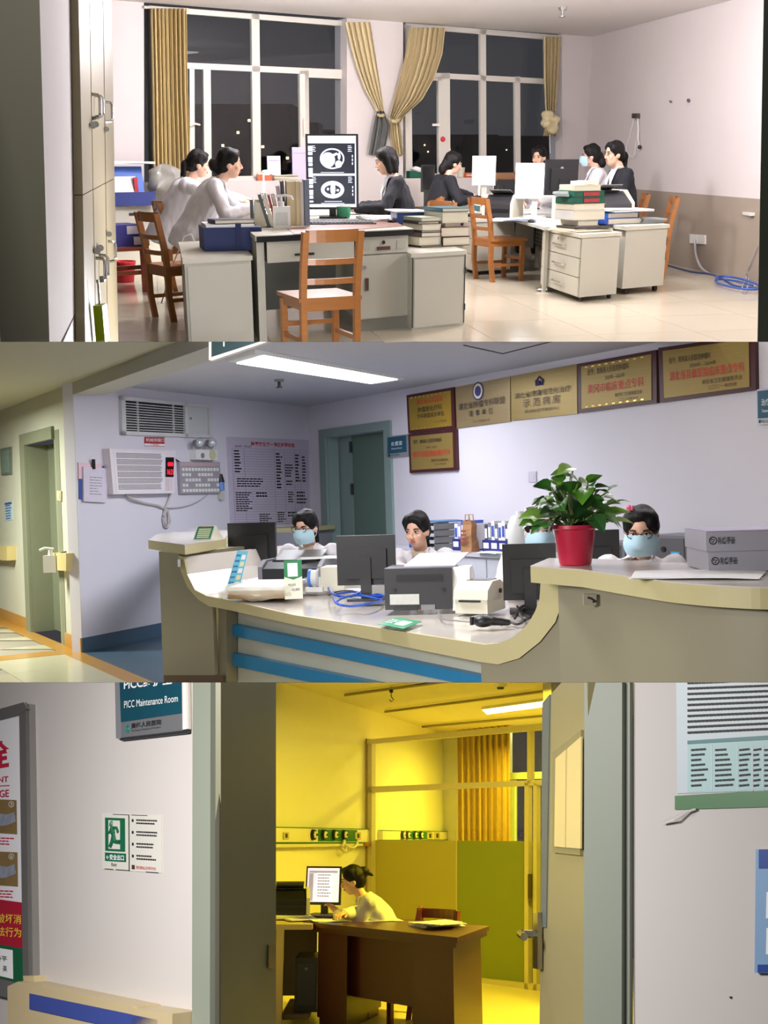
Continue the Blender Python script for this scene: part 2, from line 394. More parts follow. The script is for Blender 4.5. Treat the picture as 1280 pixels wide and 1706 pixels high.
# night outside: a few dark buildings with lit windows
m_bld = mat('dark facade', (30, 30, 33), .9); m_lit = mat('lit window', (255, 220, 160), .5, emit=(255, 226, 170), es=4, var=0)
rg = random.Random(3)
for i, (px, yy, w, ht) in enumerate(((392, 60, 6, 5.2), (455, 75, 6, 4.0), (330, 96, 7, 5), (560, 90, 9, 3.6), (720, 104, 12, 3.2), (860, 120, 14, 3.4))):
    p = R1.Y(px, 250, yy); bd = thing('building', ['narrow dark night building seen past the left window curtain', 'low dark night building behind the centre window mullion', 'dark night building beside the left window sash', 'wide low dark building behind the right-hand pane of the left window', 'long low dark building seen through the first pane of the right window', 'distant long dark building beyond the last pane of the right window'][i], 'building', (p.x, p.y, -12))
    MB().bx((p.x - w / 2, p.y, -12), (p.x + w / 2, p.y + 6, 1.3 + ht * .45)).build('wall', m_bld, bd, clip=False)
    for k in range(14 if i < 3 else 6):
        a, z = p.x + rg.uniform(-.45, .45) * w, 1.3 + ht * rg.uniform(-.5, .40)
        MB().bx((a, p.y - .05, z), (a + .13, p.y, z + .12)).build('window', m_lit, bd, clip=False)
# ================================================================== ROOM 2 (middle): nurses' station, the shell
CUR[0] = R2
n_wall = mat('station wall paint', (212, 209, 218), .7, var=.03, sc=2)
c_wall = mat('corridor wall paint', (196, 196, 178), .75, var=.04, sc=2)
n_ceil = mat('station ceiling paint', (196, 195, 202), .75, var=.02)
c_ceil = mat('corridor ceiling paint', (186, 186, 168), .8, var=.02)
vL, vF = R2.dirv(-427), R2.dirv(1540)
C2 = R2.Z(137, 1087); QL = Plane(R2, C2, vL); QF = Plane(R2, C2, vF); I2 = QF.at(517, 818); I2.z = 0; QP = Plane(R2, I2, vL)
Z2 = 2.46; BZ = QF.at(113, 657).z
lf = C2 + vL * 9; rt = I2 - vL * 8.2
# floors
m_ctile = mat('cream corridor tile', (206, 200, 168), .18, var=.04, sc=1.2); m_or = mat('ochre border tile', (188, 140, 62), .22, var=.08, sc=4); m_blue = mat('blue sheet flooring', (62, 88, 108), .35, var=.12, sc=3)
fo = [R2.Z(-250, 1200), R2.Z(236, 1139), C2, lf]
b2 = struct(MB().prism([up(p, -.1) for p in fo], (0, 0, .094)).build('floor', m_grout))
w = (vL.cross(Vector((0, 0, 1)))).normalized()
wd = w if w.dot(R2.Z(40, 1110) - C2) > 0 else -w
tiles([(p.x, p.y) for p in fo], vL, .8, m_ctile, b2, z=-.008, th=.008, org=C2)
mb = MB()                                             # ochre borders laid flush with the tiles
for a0, a1, c0, c1 in ((-4.2, 9, .0, .16), (.0, .30, .16, 4), (2.6, 2.9, .16, 4)):
    q = [C2 + vL * a0 + wd * c0, C2 + vL * a1 + wd * c0, C2 + vL * a1 + wd * c1, C2 + vL * a0 + wd * c1]
    mb.prism([up(p, 0) for p in q], (0, 0, .002))
mb.build('border_tile', m_or, b2)
fi = [C2 - vL * 4.2, C2, I2 + vF * 1.5, rt]
struct(MB().prism([up(p, -.05) for p in fi], (0, 0, .05)).build('floor', m_blue))
# walls
def wall(name, a, b, z0, z1, pl, m, holes=(), th=.12, back=True):
    """a straight wall from a to b with rectangular openings (s0, s1, z0, z1) measured from a"""
    u = (b - a); L = u.length; u.normalize(); mb = MB(); xs = [0.0]
    for h in sorted(holes):
        mb.prism([up(a + u * xs[-1], z0), up(a + u * h[0], z0), up(a + u * h[0], z1), up(a + u * xs[-1], z1)], pl.n * -th)
        if h[2] > z0: mb.prism([up(a + u * h[0], z0), up(a + u * h[1], z0), up(a + u * h[1], h[2]), up(a + u * h[0], h[2])], pl.n * -th)
        if h[3] < z1: mb.prism([up(a + u * h[0], h[3]), up(a + u * h[1], h[3]), up(a + u * h[1], z1), up(a + u * h[0], z1)], pl.n * -th)
        xs.append(h[1])
    mb.prism([up(a + u * xs[-1], z0), up(b, z0), up(b, z1), up(a + u * xs[-1], z1)], pl.n * -th)
    return struct(mb.build(name, m))
def S(pl, a, px, py=818): p = pl.at(px, py); return ((p - a).dot(pl.u)) * (1 if True else 1)
s0, s1 = sorted((abs(S(QL, C2, 97, 900)), abs(S(QL, C2, 50, 900)))); dh = QL.at(60, 738).z
wall('wall_left', C2, lf, 0, 2.6, QL, c_wall, [(s0, s1, 0, dh)], .004)
wall('wall_front', C2, I2, 0, 2.6, QF, n_wall)
def Sp(px, py): return (QP.at(px, py) - I2).dot(-vL)
e0, e1 = Sp(547, 800), Sp(645, 800); eh = QP.at(600, 722).z
wall('wall_right', I2, rt, 0, 2.6, QP, n_wall, [(e0, e1, 0, eh)])
# the middle doorway: casing, reveal, open leaf with hinges
m_dr = mat('grey green door paint', (126, 146, 142), .5, var=.03); m_drd = mat('dull green door leaf', (92, 116, 104), .45, var=.04, sc=2, stretch=(6, 6, 1))
mb = MB(); a, b = I2 - vL * (e0 - .16), I2 - vL * e0; g, h = I2 - vL * e1, I2 - vL * (e1 + .14); n = QP.n
for p, q, z0, z1 in ((a, b, 0, eh + .1), (g, h, 0, eh + .1), (b, g, eh, eh + .1)):
    mb.prism([up(p, z0), up(q, z0), up(q, z1), up(p, z1)], n * .03)
for p in (b, g): mb.prism([up(p, 0), up(p - n * .14, 0), up(p - n * .14, eh), up(p, eh)], vL * -.02)
dm = struct(mb.build('door_1', m_dr))
st, en = b - n * .16, g - n * .16; mid = st + (en - st) * .24
MB().prism([up(st, 0), up(mid - vL * -.015, 0), up(mid - vL * -.015, eh + .05), up(st, eh + .05)], n * -.05).build('side_panel', m_dr, dm)
lf2 = MB().prism([up(mid, 0), up(en + vL * -.2, 0), up(en + vL * -.2, eh + .05), up(mid, eh + .05)], n * -.05).build('door_leaf', m_drd, dm)
for z in (.5, 1.35, 1.85): MB().cyl(up(mid + n * .02, z), up(mid + n * .02, z + .13), .018).build('hinge', mat('dark steel', (58, 60, 62), .4, .8), dm)
# corridor door
mb = MB(); n = QL.n; a, b = C2 + vL * s0, C2 + vL * s1
mb.prism([up(a - vL * .02, 0), up(a - vL * .18, 0), up(a - vL * .18, dh + .08), up(a - vL * .02, dh + .08)], n * .004)
mb.prism([up(b, 0), up(b + vL * .2, 0), up(b + vL * .2, dh + .12), up(b, dh + .12)], n * .03); mb.prism([up(a, dh), up(b, dh), up(b, dh + .12), up(a, dh + .12)], n * .03)
for p in (a, b): mb.prism([up(p, 0), up(p - n * .3, 0), up(p - n * .3, dh), up(p, dh)], vL * .03)
m_cg = mat('olive green corridor door', (116, 122, 100), .5, var=.04, sc=2, stretch=(6, 6, 1))
cd = struct(mb.build('door_2', mat('olive door casing', (132, 136, 112), .5)))
MB().prism([up(a - n * .22, .01), up(b - n * .22, .01), up(b - n * .22, dh), up(a - n * .22, dh)], n * -.05).build('door_leaf', m_cg, cd)
MB().box(up(a - n * .2 + vL * .12, 1.0), (.05, .05, .16)).build('lock_plate', mat('dark steel', (58, 60, 62), .4, .8), cd)
# baseboards
m_bl = mat('blue vinyl skirting', (72, 98, 120), .45, var=.08)
struct(MB().prism([up(C2, 0), up(I2, 0), up(I2, .13), up(C2, .13)], QF.n * .012).build('baseboard_front', m_bl))
mb = MB(); mb.prism([up(C2, 0), up(a - vL * .16, 0), up(a - vL * .16, .13), up(C2, .13)], QL.n * .012); mb.prism([up(b + vL * .2, 0), up(lf, 0), up(lf, .13), up(b + vL * .2, .13)], QL.n * .012)
struct(mb.build('baseboard_left', m_or))
# ceilings and the beam between corridor and station
far = -vL * 9
cc = [C2 + QL.n * 5 + vL * 9, C2 + vL * 9, C2 - vL * 6, C2 - vL * 6 + QL.n * 5]
struct(MB().prism([up(p, BZ + .11) for p in cc], (0, 0, .1)).build('ceiling', c_ceil))
bm_ = [C2, C2 - vL * 6, C2 - vL * 6 - QL.n * .28, C2 - QL.n * .28]
struct(MB().prism([up(p, BZ) for p in bm_], (0, 0, .3)).build('trim_3', mat('beam paint', (188, 187, 178), .75, var=.02)))
cm = [C2, I2 + vF * .3, rt, rt - QP.n * -6, C2 - vL * 9]
struct(MB().prism([up(p, Z2) for p in (C2 - vF * .3, I2 + vF * .2 + vL * .1, rt, C2 - vL * 9)], (0, 0, .1)).build('ceiling', n_ceil))
# ================================================================== ROOM 3 (bottom): corridor wall and the yellow-lit ward room
CUR[0] = R3
o_wall = mat('outer wall paint', (196, 190, 186), .7, var=.03, sc=2)
y_wall = mat('ward wall paint', (232, 226, 205), .7, var=.02)
m_fr = mat('pale grey green door frame', (138, 144, 130), .45, var=.03)
m_ol = mat('grey green reveal panel', (126, 124, 96), .4, var=.04, sc=2, stretch=(5, 5, .6))
xO, xI = R3.dirv(-1000), R3.dirv(1265)
H3 = R3.Z(70, 1625, .9); H3.z = 0; PO = Plane(R3, H3, xO)
def o3(px): p = PO.at(px, 1388); p.z = 0; return p
Z3 = 2.95
mb = MB()
for a, b in ((-900, 330), (1056, 2600)):
    q = [PO.at(a, 1100), PO.at(b, 1100), PO.at(b, 1720), PO.at(a, 1720)] if a > 0 else [o3(330) + xO * 7, PO.at(330, 1100), PO.at(330, 1720), o3(330) + xO * 7]
    if a < 0: q[0].z = q[1].z + 2; q[3].z = q[2].z - 1
    if a > 0:
        q[1] = o3(1280) - xO * 2; q[2] = q[1].copy(); q[1].z = q[0].z + 1; q[2].z = q[3].z - 1
    mb.prism(q, PO.n * -.02)
struct(mb.build('wall_front', o_wall))
struct(MB().prism([up(o3(330) + xO * 7, Z3), up(o3(1280) - xO * 2, Z3), up(o3(1280) - xO * 2 + PO.n * 6, Z3), up(o3(330) + xO * 7 + PO.n * 6, Z3)], (0, 0, .1)).build('ceiling', c_ceil))
# door frame: left casing, deep reveal, right casing
mb = MB(); mb.prism(PO.quad(V(331, 361, 1120, 1720)), PO.n * .025); mb.prism(PO.quad(V(985, 1048, 1120, 1720)), PO.n * .025); mb.prism(PO.quad(V(1048, 1055, 1120, 1720)), PO.n * .012)
d1 = struct(mb.build('door_3', m_fr))
MB().prism(PO.quad(V(361, 368, 1120, 1720)), PO.n * .006).build('gap_shade', mat('dark gap shade', (72, 70, 56), .7), d1)  # dark strip stands for the shade in the gap beside the casing
a = o3(366); b = R3.Y(460, 1388, a.y + .46); b.z = 0; zt = PO.at(366, 1120).z
QJ = Plane(R3, a, (b - a).normalized())
MB().prism(QJ.quad(V(368, 460, 1100, 1720)), QJ.n * -.02).build('reveal', m_ol, d1)
MB().prism(QJ.quad([(445, 1574), (456, 1575), (456, 1614), (445, 1612)]), QJ.n * .006).build('strike_plate', mat('brushed steel', (150, 140, 110), .35, .9), d1)
# door leaf standing open into the room
hg = o3(986); tip = R3.Y(903, 1388, hg.y + .95); tip.z = 0
dl = (tip - hg).normalized(); pd = Plane(R3, hg, dl); m_leaf = mat('cream door leaf', (158, 148, 106), .4, var=.03, sc=2, stretch=(5, 5, .5))
tk = pd.n * -.05
door = struct(MB().prism(pd.quad([(906, 1171), (918, 1157), (979, 1088), (986, 1720), (899, 1720)]), tk).build('door_4', m_leaf))
MB().prism(pd.quad([(906, 1171), (918, 1157), (912, 1545), (903, 1545)]), pd.n * .004).build('edge_strip', mat('blue grey edge strip', (104, 112, 106), .5), door)
MB().prism(pd.quad([(925, 1254), (974, 1216), (972, 1425), (925, 1420)]), pd.n * .008).build('window_trim', mat('cream trim', (150, 140, 95), .5), door)
m_pane = mat('cream window film', (236, 214, 150), .3, var=.02)
MB().prism(pd.quad([(928, 1264), (945, 1249), (944, 1412), (926, 1410)], .008), pd.n * .004).build('pane', m_pane, door)
MB().prism(pd.quad([(948, 1247), (971, 1227), (970, 1414), (946, 1412)], .008), pd.n * .004).build('pane', m_pane, door)
m_chr = mat('polished steel', (200, 195, 180), .18, 1, var=0)
pl = MB().prism(pd.quad([(896, 1521), (904, 1520), (904, 1615), (896, 1613)], .004), pd.n * .015).build('handle_plate', m_chr, door)
p = pd.at(900, 1556, .01); MB().tube([p, p + pd.n * .05, p + pd.n * .06 + dl * .02, p + pd.n * .06 - dl * .1], .012, 8).build('lever', m_chr, door)
MB().tube([p - pd.n * .06, p - pd.n * .12, p - pd.n * .13 - dl * .12], .012, 8).build('lever', m_chr, door)
# inner room: floor, left wall, partition, back wall, ceiling
PP = Plane(R3, R3.Z(890, 1648), xO); k3 = PP.at(612, 1388); k3.z = 0; PI = Plane(R3, k3, xI)
m_vin = mat('cream vinyl floor', (222, 208, 160), .3, var=.04, sc=2)
far3 = k3 + xI * 3.4
ac = a + xI * .2
fl3 = [PI.p - xI * 6.2, far3, far3 - xO * 6, PI.p - xI * 6.2 - xO * 5]
struct(MB().prism([up(p, -.05) for p in fl3], (0, 0, .05)).build('floor', m_vin))
Zi = PI.at(480, 1137).z - .02
struct(MB().prism([up(PI.p - xI * 5.5, 0), up(far3, 0), up(far3, Zi), up(PI.p - xI * 5.5, Zi)], PI.n * -.12).build('wall_left', y_wall))
struct(MB().prism([up(p, Zi) for p in [PI.p - xI * 6.2, far3, far3 - xO * 6, PI.p - xI * 6.2 - xO * 5]], (0, 0, .1)).build('ceiling', mat('ward ceiling paint', (214, 206, 186), .8, var=.02)))
rw = PP.at(945, 1388)
struct(MB().prism([up(rw + xI * 3.4, 0), up(rw - xI * 1.0, 0), up(rw - xI * 1.0, Zi), up(rw + xI * 3.4, Zi)], -xO * .1).build('wall_right', y_wall))
PB = Plane(R3, far3, xO)
mb = MB(); wz = PB.at(850, 1420).z
def b3(px, py): return PB.at(px, py)
for q in ([(560, 1100), (842, 1100), (842, 1500), (560, 1500)], [(842, 1100), (960, 1100), (960, 1205), (842, 1205)], [(842, 1412), (960, 1412), (960, 1700), (842, 1700)]): mb.prism(PB.quad(q), PB.n * -.15)
struct(mb.build('wall_back', y_wall))
PBw = PB.shift(-.1); wb = MB()
for q in ([(840, 1203), (848, 1203), (848, 1414), (840, 1414)], [(842, 1288), (960, 1284), (960, 1296), (842, 1299)], [(852, 1300), (862, 1300), (862, 1412), (852, 1412)]): wb.prism(PBw.quad(q), PB.n * .05)
w3 = struct(wb.build('window_3', mat('green grey window frame', (190, 200, 170), .45)))
MB().prism(PBw.quad([(842, 1205), (960, 1202), (960, 1414), (842, 1414)], .02), PB.n * .006).build('pane', m_glass, w3)
# ================================================================== shared builders: furniture and office things
m_wood = mat('orange brown wood', (150, 96, 48), .38, var=.18, sc=3, stretch=(2, 2, 14), spec=.5)
m_wood2 = mat('red brown wood', (120, 56, 30), .35, var=.18, sc=3, stretch=(2, 2, 14))
m_steel = mat('warm grey painted steel', (186, 184, 170), .42, var=.03, sc=3)
m_steel2 = mat('warm grey steel top', (200, 198, 184), .35, var=.02)
m_blk = mat('black plastic', (22, 22, 24), .4, var=.05)
m_dk = mat('dark charcoal plastic', (44, 44, 47), .45, var=.05)
m_gr = mat('mid grey plastic', (128, 128, 128), .45)
m_wht = mat('white plastic', (226, 226, 222), .4, var=.02)
m_crm = mat('cream plastic', (214, 210, 190), .42, var=.02)
m_met = mat('bright metal', (190, 190, 188), .25, .9)
m_pap = mat('white paper', (236, 236, 236), .8, var=.03)
m_pap2 = mat('off-white page edges', (218, 212, 190), .85, var=.12, sc=3, stretch=(1, 1, 60))
m_key = mat('dark slot', (26, 24, 22), .6)
m_yl = mat('pale yellow paper', (236, 228, 170), .8)
def skew(loc, u, v): return Matrix(((u[0], v[0], 0, loc[0]), (u[1], v[1], 0, loc[1]), (0, 0, 1, loc[2]), (0, 0, 0, 1)))
def chair(loc, rz, label, group, wood=None, name='wooden_chair', rails=2):
    w = wood or m_wood; t = thing(name, label, 'chair', loc, rz, group); M = TM(loc, rz)
    B = lambda: MB(M)
    for sx in (-1, 1):
        x = sx * .18
        pts = [(x, -.16, 0), (x, -.19, .2), (x, -.19, .43), (x, -.21, .6), (x, -.26, .84)]; b = B()
        b.grid(lambda a, c: Vector(pts[min(int(round(c * 4)), 4)]) + Vector(((-.019, .019, .019, -.019)[int(a * 4) % 4], (-.022, -.022, .022, .022)[int(a * 4) % 4], 0)), 4, 5, True)
        b.face([Vector(pts[4]) + Vector(q) for q in ((-.019, -.022, 0), (.019, -.022, 0), (.019, .022, 0), (-.019, .022, 0))]); b.build('leg', w, t)
        B().box((x, .18, .2), (.04, .04, .40)).build('leg', w, t, bevel=.004)
        B().box((x, 0, .17), (.022, .33, .03)).build('stretcher', w, t); B().box((x, 0, .385), (.022, .33, .05)).build('apron', w, t)
    B().box((0, .01, .425), (.42, .43, .026)).build('seat', w, t, bevel=.006)
    B().box((0, .18, .385), (.33, .022, .05)).build('apron', w, t); B().box((0, -.19, .385), (.33, .022, .06)).build('apron', w, t)
    B().box((0, .18, .23), (.33, .02, .03)).build('stretcher', w, t)
    def rail(z, h, y):
        b = B(); b.grid(lambda a, c: Vector(((c - .5) * .34, y - .03 * (1 - (2 * c - 1) ** 2) + (-.009, .009, .009, -.009)[int(a * 4) % 4], z + (0, 0, h, h)[int(a * 4) % 4])), 4, 7, True); b.build('back_rail', w, t)
    rail(.775, .075, -.245)
    for k in range(rails): rail(.52 + .12 * k, .035, -.205 - .02 * k)
    return t
def monitor(loc, rz, w, h, gap, label, group=None, body=None, scr=None, tilt=0, name='monitor', bez=.014, logo=True, foot=.2):
    """screen faces local -y"""
    t = thing(name, label, 'monitor', loc, rz, group); M = TM(loc, rz); b = body or m_blk; R = Matrix.Rotation(-tilt, 3, 'X')
    MB(M).box((0, .06, .008), (foot * 1.2, foot, .016)).build('base', b, t, bevel=.006)
    MB(M).box((0, .07, gap * .5 + .08), (.06, .03, gap + .16)).build('neck', b, t, bevel=.005)
    c = Vector((0, .02, gap + h / 2)); Mt = M @ Matrix.Translation(c) @ R.to_4x4()
    MB(Mt).box((0, .012, 0), (w, .03, h)).build('housing', b, t, bevel=.006)
    MB(Mt).box((0, .035, -.02), (w * .7, .03, h * .6)).build('back_cover', b, t, bevel=.012)
    s = MB(Mt).box((0, -.004, .004), (w - 2 * bez, .004, h - 2 * bez - .01)).build('screen', scr or mat('dark screen', (14, 15, 18), .2, var=0), t)
    return t, Mt
def book(loc, rz, w, d, h, cover, label, group=None, name='book', tilt=0, pages=None, u=None):
    """closed book lying flat: pages show on the front (-y) and right side"""
    t = thing(name, label, 'book', loc, rz, group); M = TM(loc, rz); k = min(.004, h * .2)
    c = MB(M); c.bx((-w / 2, -d / 2, 0), (w / 2, d / 2, k)); c.bx((-w / 2, -d / 2, h - k), (w / 2, d / 2, h)); c.bx((-w / 2, -d / 2, 0), (-w / 2 + k, d / 2, h))
    c.build('cover', cover, t); MB(M).bx((-w / 2 + k, -d / 2 + .006, k), (w / 2 - .006, d / 2 - .006, h - k)).build('pages', pages or m_pap2, t); return t
def upright(loc, rz, w, d, h, cover, label, group, lean=0, name='book', pages=True):
    """book standing with its spine (or page edges) towards -y; leans to +x"""
    M = TM(loc, rz) @ Matrix.Rotation(lean, 4, 'Y'); t = thing(name, label, 'book', loc, rz, group); k = .003
    c = MB(M); c.bx((0, 0, 0), (k, d, h)); c.bx((w - k, 0, 0), (w, d, h)); c.bx((0, 0, 0), (w, k, h)) if not pages else c.bx((0, d - k, 0), (w, d, h)); c.build('cover', cover, t)
    MB(M).bx((k, .004, .003), (w - k, d - .004, h - .006)).build('pages', m_pap2, t); return t
def papers(loc, rz, w, d, h, label, group=None, n=3, m=None, name='paper_stack', seed=1):
    rg = random.Random(seed); t = thing(name, label, 'paper', loc, rz, group); M = TM(loc, rz); z = 0
    for k in range(n):
        hh = h / n; a = rg.uniform(-.12, .12); b = MB(M @ Matrix.Rotation(a, 4, 'Z'))
        x0, y0 = rg.uniform(-.02, .02), rg.uniform(-.02, .02)
        b.grid(lambda i, j: Vector(((i - .5) * w + x0, (j - .5) * d + y0, z + hh + .006 * sin(i * 3 + k) * i)), 5, 5); b.build('sheet', m or m_pap, t, solid=max(hh * .95, .0012)); z += hh
    return t
def keyboard(loc, rz, label, w=.44, d=.15, m=None):
    t = thing('keyboard', label, 'keyboard', loc, rz); M = TM(loc, rz) @ Matrix.Rotation(rad(4), 4, 'X')
    MB(M).bx((-w / 2, -d / 2, 0), (w / 2, d / 2, .018)).build('case', m or m_blk, t, bevel=.004); kb = MB(M)
    for j in range(5):
        for i in range(17): kb.box((-w / 2 + .02 + (i + .5) * (w - .04) / 17, -d / 2 + .02 + (j + .5) * (d - .04) / 5, .021), ((w - .04) / 17 * .82, (d - .04) / 5 * .8, .006))
    kb.build('keys', m_dk, t); return t
def mouse(loc, rz, label, m):
    M = TM(loc, rz); b = MB(M); b.sph((0, 0, .012), (.03, .05, .022)); return tag(b.build('mouse', m, None, smooth=True, origin=loc), label, 'mouse')
def cord(name, pts, r, m, label, n=6, sm=6, cat='cable'):
    P = [Vector(p) for p in pts]; out = []
    for i in range(len(P) - 1):                       # Catmull-Rom
        a, b, c, d = P[max(i - 1, 0)], P[i], P[i + 1], P[min(i + 2, len(P) - 1)]
        for k in range(sm):
            t = k / sm; out.append(.5 * ((2 * b) + (c - a) * t + (2 * a - 5 * b + 4 * c - d) * t * t + (3 * b - a - 3 * c + d) * t ** 3))
    out.append(P[-1]); return tag(MB().tube(out, r, n).build(name, m, None, smooth=True, origin=pts[0]), label, cat)
def printer(loc, rz, w, d, h, label, body, shell, group=None, tray=True):
    """laser printer, front towards -y"""
    t = thing('printer', label, 'printer', loc, rz, group); M = TM(loc, rz); B = lambda: MB(M)
    prof = [(-d / 2, .0), (d / 2, 0), (d / 2, h * .72), (d * .25, h), (-d * .2, h), (-d / 2, h * .62)]
    B().prism([(-w / 2 + .03, y, z) for y, z in prof], (w - .06, 0, 0)).build('body', body, t, bevel=.008)
    p2 = [(-d / 2 - .005, 0), (d / 2 + .005, 0), (d / 2 + .005, h * .8), (d * .3, h + .012), (-d * .25, h + .012), (-d / 2 - .005, h * .66)]
    for x in (-w / 2, w / 2 - .03): B().prism([(x, y, z) for y, z in p2], (.03, 0, 0)).build('side_panel', shell, t, bevel=.008)
    B().box((0, 0, h + .004), (w * .7, d * .5, .008)).build('output_slot', m_blk, t)
    B().box((0, -d / 2 - .002, h * .32), (w * .75, .012, h * .16)).build('front_slot', m_blk, t)
    if tray: B().prism([(-w * .35, d * .1, h + .0), (-w * .35, -d * .35, h + .06), (-w * .35, -d * .35, h + .066), (-w * .35, d * .1, h + .008)], (w * .7, 0, 0)).build('paper_tray', m_gr, t)
    return t
# ================================================================== ROOM 1 furniture
CUR[0] = R1
def Y1(px, y, z): return up(R1.Y(px, 300, y), z)
def Z1(px, py, z=0.0): return R1.Z(px, py, z)
# ceiling lamps (the last one added for its light) and sprinkler
for i, (x, y, lb) in enumerate(((1.6, 10.2, 'long white ceiling lamp over the pair of right-hand desks'), (-.6, 10.8, 'long white ceiling lamp over the left desks'), (3.3, 8.2, 'long white ceiling lamp added out of view near the office door'))):
    t = thing('ceiling_lamp', lb, 'lamp', (x, y, Zc - .06), .55); M = TM((x, y, Zc - .06), .55)
    MB(M).bx((-.65, -.18, .0), (.65, .18, .06)).build('housing', m_wht, t, bevel=.006)
    MB(M).bx((-.61, -.15, -.012), (.61, .15, .0)).build('diffuser', mat('lit diffuser', (255, 252, 250), .5, emit=(255, 250, 250), es=6, var=0), t)
p = Z1(938, 12, Zc); t = thing('sprinkler', 'small metal sprinkler on the office ceiling', 'sprinkler', p)
b = MB(); b.cyl(p, p + Vector((0, 0, -.03)), .05, .04); b.cyl(p + Vector((0, 0, -.03)), p + Vector((0, 0, -.09)), .015); b.build('body', m_met, t)
MB().cyl(p + Vector((0, 0, -.09)), p + Vector((0, 0, -.1)), .04).build('deflector', m_met, t)
# tall wardrobe on the left wall
m_lam = mat('pale oak laminate', (146, 134, 104), .4, var=.07, sc=2.5, stretch=(8, 8, .5))
PC = PL.shift(.03); p = PC.at(165, 300); wd_ = thing('tall_cupboard', 'tall pale wood cupboard with bowed metal handles on the left wall', 'cupboard', (p.x, p.y, 0))
MB().prism(PL.quad([(131, -60), (185.5, -60), (197.5, 760), (141.5, 760)]), PL.n * -.45).build('body', m_lam, wd_)
X0, X3, X5 = (130, 149, 172, 186.5), (137.5, 155, 176, 191.5), (144, 163, 181, 201)
def seam(x): f = (x - 137.5) / 54; return 325 - 28 * f
dr = []
for k in range(3):
    g = .5
    q = [(X0[k] + g - 1, -60), (X0[k + 1] - g - 1, -60), (X3[k + 1] - g, seam(X3[k + 1]) - .8), (X3[k] + g, seam(X3[k]) - .8)]
    dr.append(MB().prism(PC.quad(q), PL.n * -.028).build('door', m_lam, wd_))
    q = [(X3[k] + g, seam(X3[k]) + .8), (X3[k + 1] - g, seam(X3[k + 1]) + .8), (X5[k + 1] - g, 700), (X5[k] + g, 700)]
    dr.append(MB().prism(PC.quad(q), PL.n * -.028).build('door', m_lam, wd_))
for k, x, y0, y1 in ((0, 153, 157, 197), (2, 158, 159, 195), (4, 176, 170, 203), (1, 160, 430, 469), (3, 165.5, 425, 463), (5, 180, 402, 436)):
    a, b = PC.at(x, y0), PC.at(x + .5, y1); n = PL.n * .032
    MB().tube([a, a + n * .8 + (b - a) * .04, a + n + (b - a) * .15, a + n + (b - a) * .85, a + n * .8 + (b - a) * .96, b], .007).build('handle', m_met, dr[k])
    MB().cyl(PC.at(x + 2, y1 + 12 if y1 < 300 else y0 - 12, .004), PC.at(x + 2, y1 + 12 if y1 < 300 else y0 - 12, .014), .012).build('lock', m_met, dr[k])
a = PC.at(163, 466, .03); t = thing('key_tag', 'lime green key tag hanging from a lower cupboard handle', 'key tag', a)
MB().tube([a, a + Vector((0, 0, -.08))], .004).build('ring', m_met, t); MB().box(a + Vector((0, 0, -.14)), (.03, .06, .12)).build('tag', mat('lime plastic', (150, 170, 20), .35), t, bevel=.008)
# ---------------- front desk
D0 = Vector((-.885, 7.70, 0)); Mk = skew(D0, uW, uR); DW, DD, DH = 1.31, 1.95, .745
desk = thing('office_desk', 'warm grey steel office desk with brown writing mat and portrait monitor, nearest desk', 'desk', D0)
B = lambda: MB(Mk)
B().bx((-.01, -.01, DH - .035), (DW + .02, DD, DH)).build('top', m_steel2, desk, bevel=.004)
B().bx((.0, -.022, DH - .045), (DW + .02, -.008, DH - .006)).build('edge_strip', m_blk, desk)
B().bx((0, .02, 0), (.06, DD - .05, DH - .035)).build('side_panel', m_steel, desk)
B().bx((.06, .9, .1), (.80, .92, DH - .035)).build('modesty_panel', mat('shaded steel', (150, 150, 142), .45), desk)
dw = B().bx((.08, .0, .555), (.80, .5, .70)).build('drawer', m_steel, desk, bevel=.003)
MB(Mk).bx((.30, -.01, .595), (.46, .0, .61)).build('handle_slot', m_key, dw)
B().bx((.83, .03, .09), (1.29, DD - .1, DH - .035)).build('pedestal', m_steel, desk)
B().bx((.83, .06, .0), (1.29, DD - .12, .09)).build('plinth', mat('worn grey plinth', (150, 148, 138), .5), desk)
d2 = B().bx((.84, .005, .575), (1.285, .03, .70)).build('drawer', m_steel, desk, bevel=.003)
o = MB(Mk).bx((1.0, -.004, .60), (1.12, .004, .625)).build('pull', mat('brown pull recess', (88, 60, 46), .5), d2, bevel=.008)
MB(Mk).cyl((1.06, -.006, .655), (1.06, .006, .655), .014).build('lock', m_key, d2)
for x in (.86, 1.18): MB(Mk).bx((x, 0, .60), (x + .08, .004, .66)).build('sticker', mat('faded sticker', (176, 176, 160), .6), d2)
d3 = B().bx((.84, .005, .10), (1.285, .03, .565)).build('door', m_steel, desk, bevel=.003)
MB(Mk).bx((.895, -.004, .31), (.925, .004, .40)).build('pull', mat('brown pull recess', (88, 60, 46), .5), d3, bevel=.006); MB(Mk).cyl((.89, -.006, .48), (.89, .006, .48), .014).build('lock', m_met, d3)
def dk(px, py): return R1.Z(px, py, DH)
yaw = ang(uW)
q = [R1.Z(x, y, DH) for x, y in ((477, 381), (650, 365), (673, 377), (492, 391))]
tag(MB().prism(q, (0, 0, .003)).build('desk_mat', mat('brown leather mat', (112, 62, 44), .45, var=.1)), 'brown leather writing mat on the front desk', 'mat')
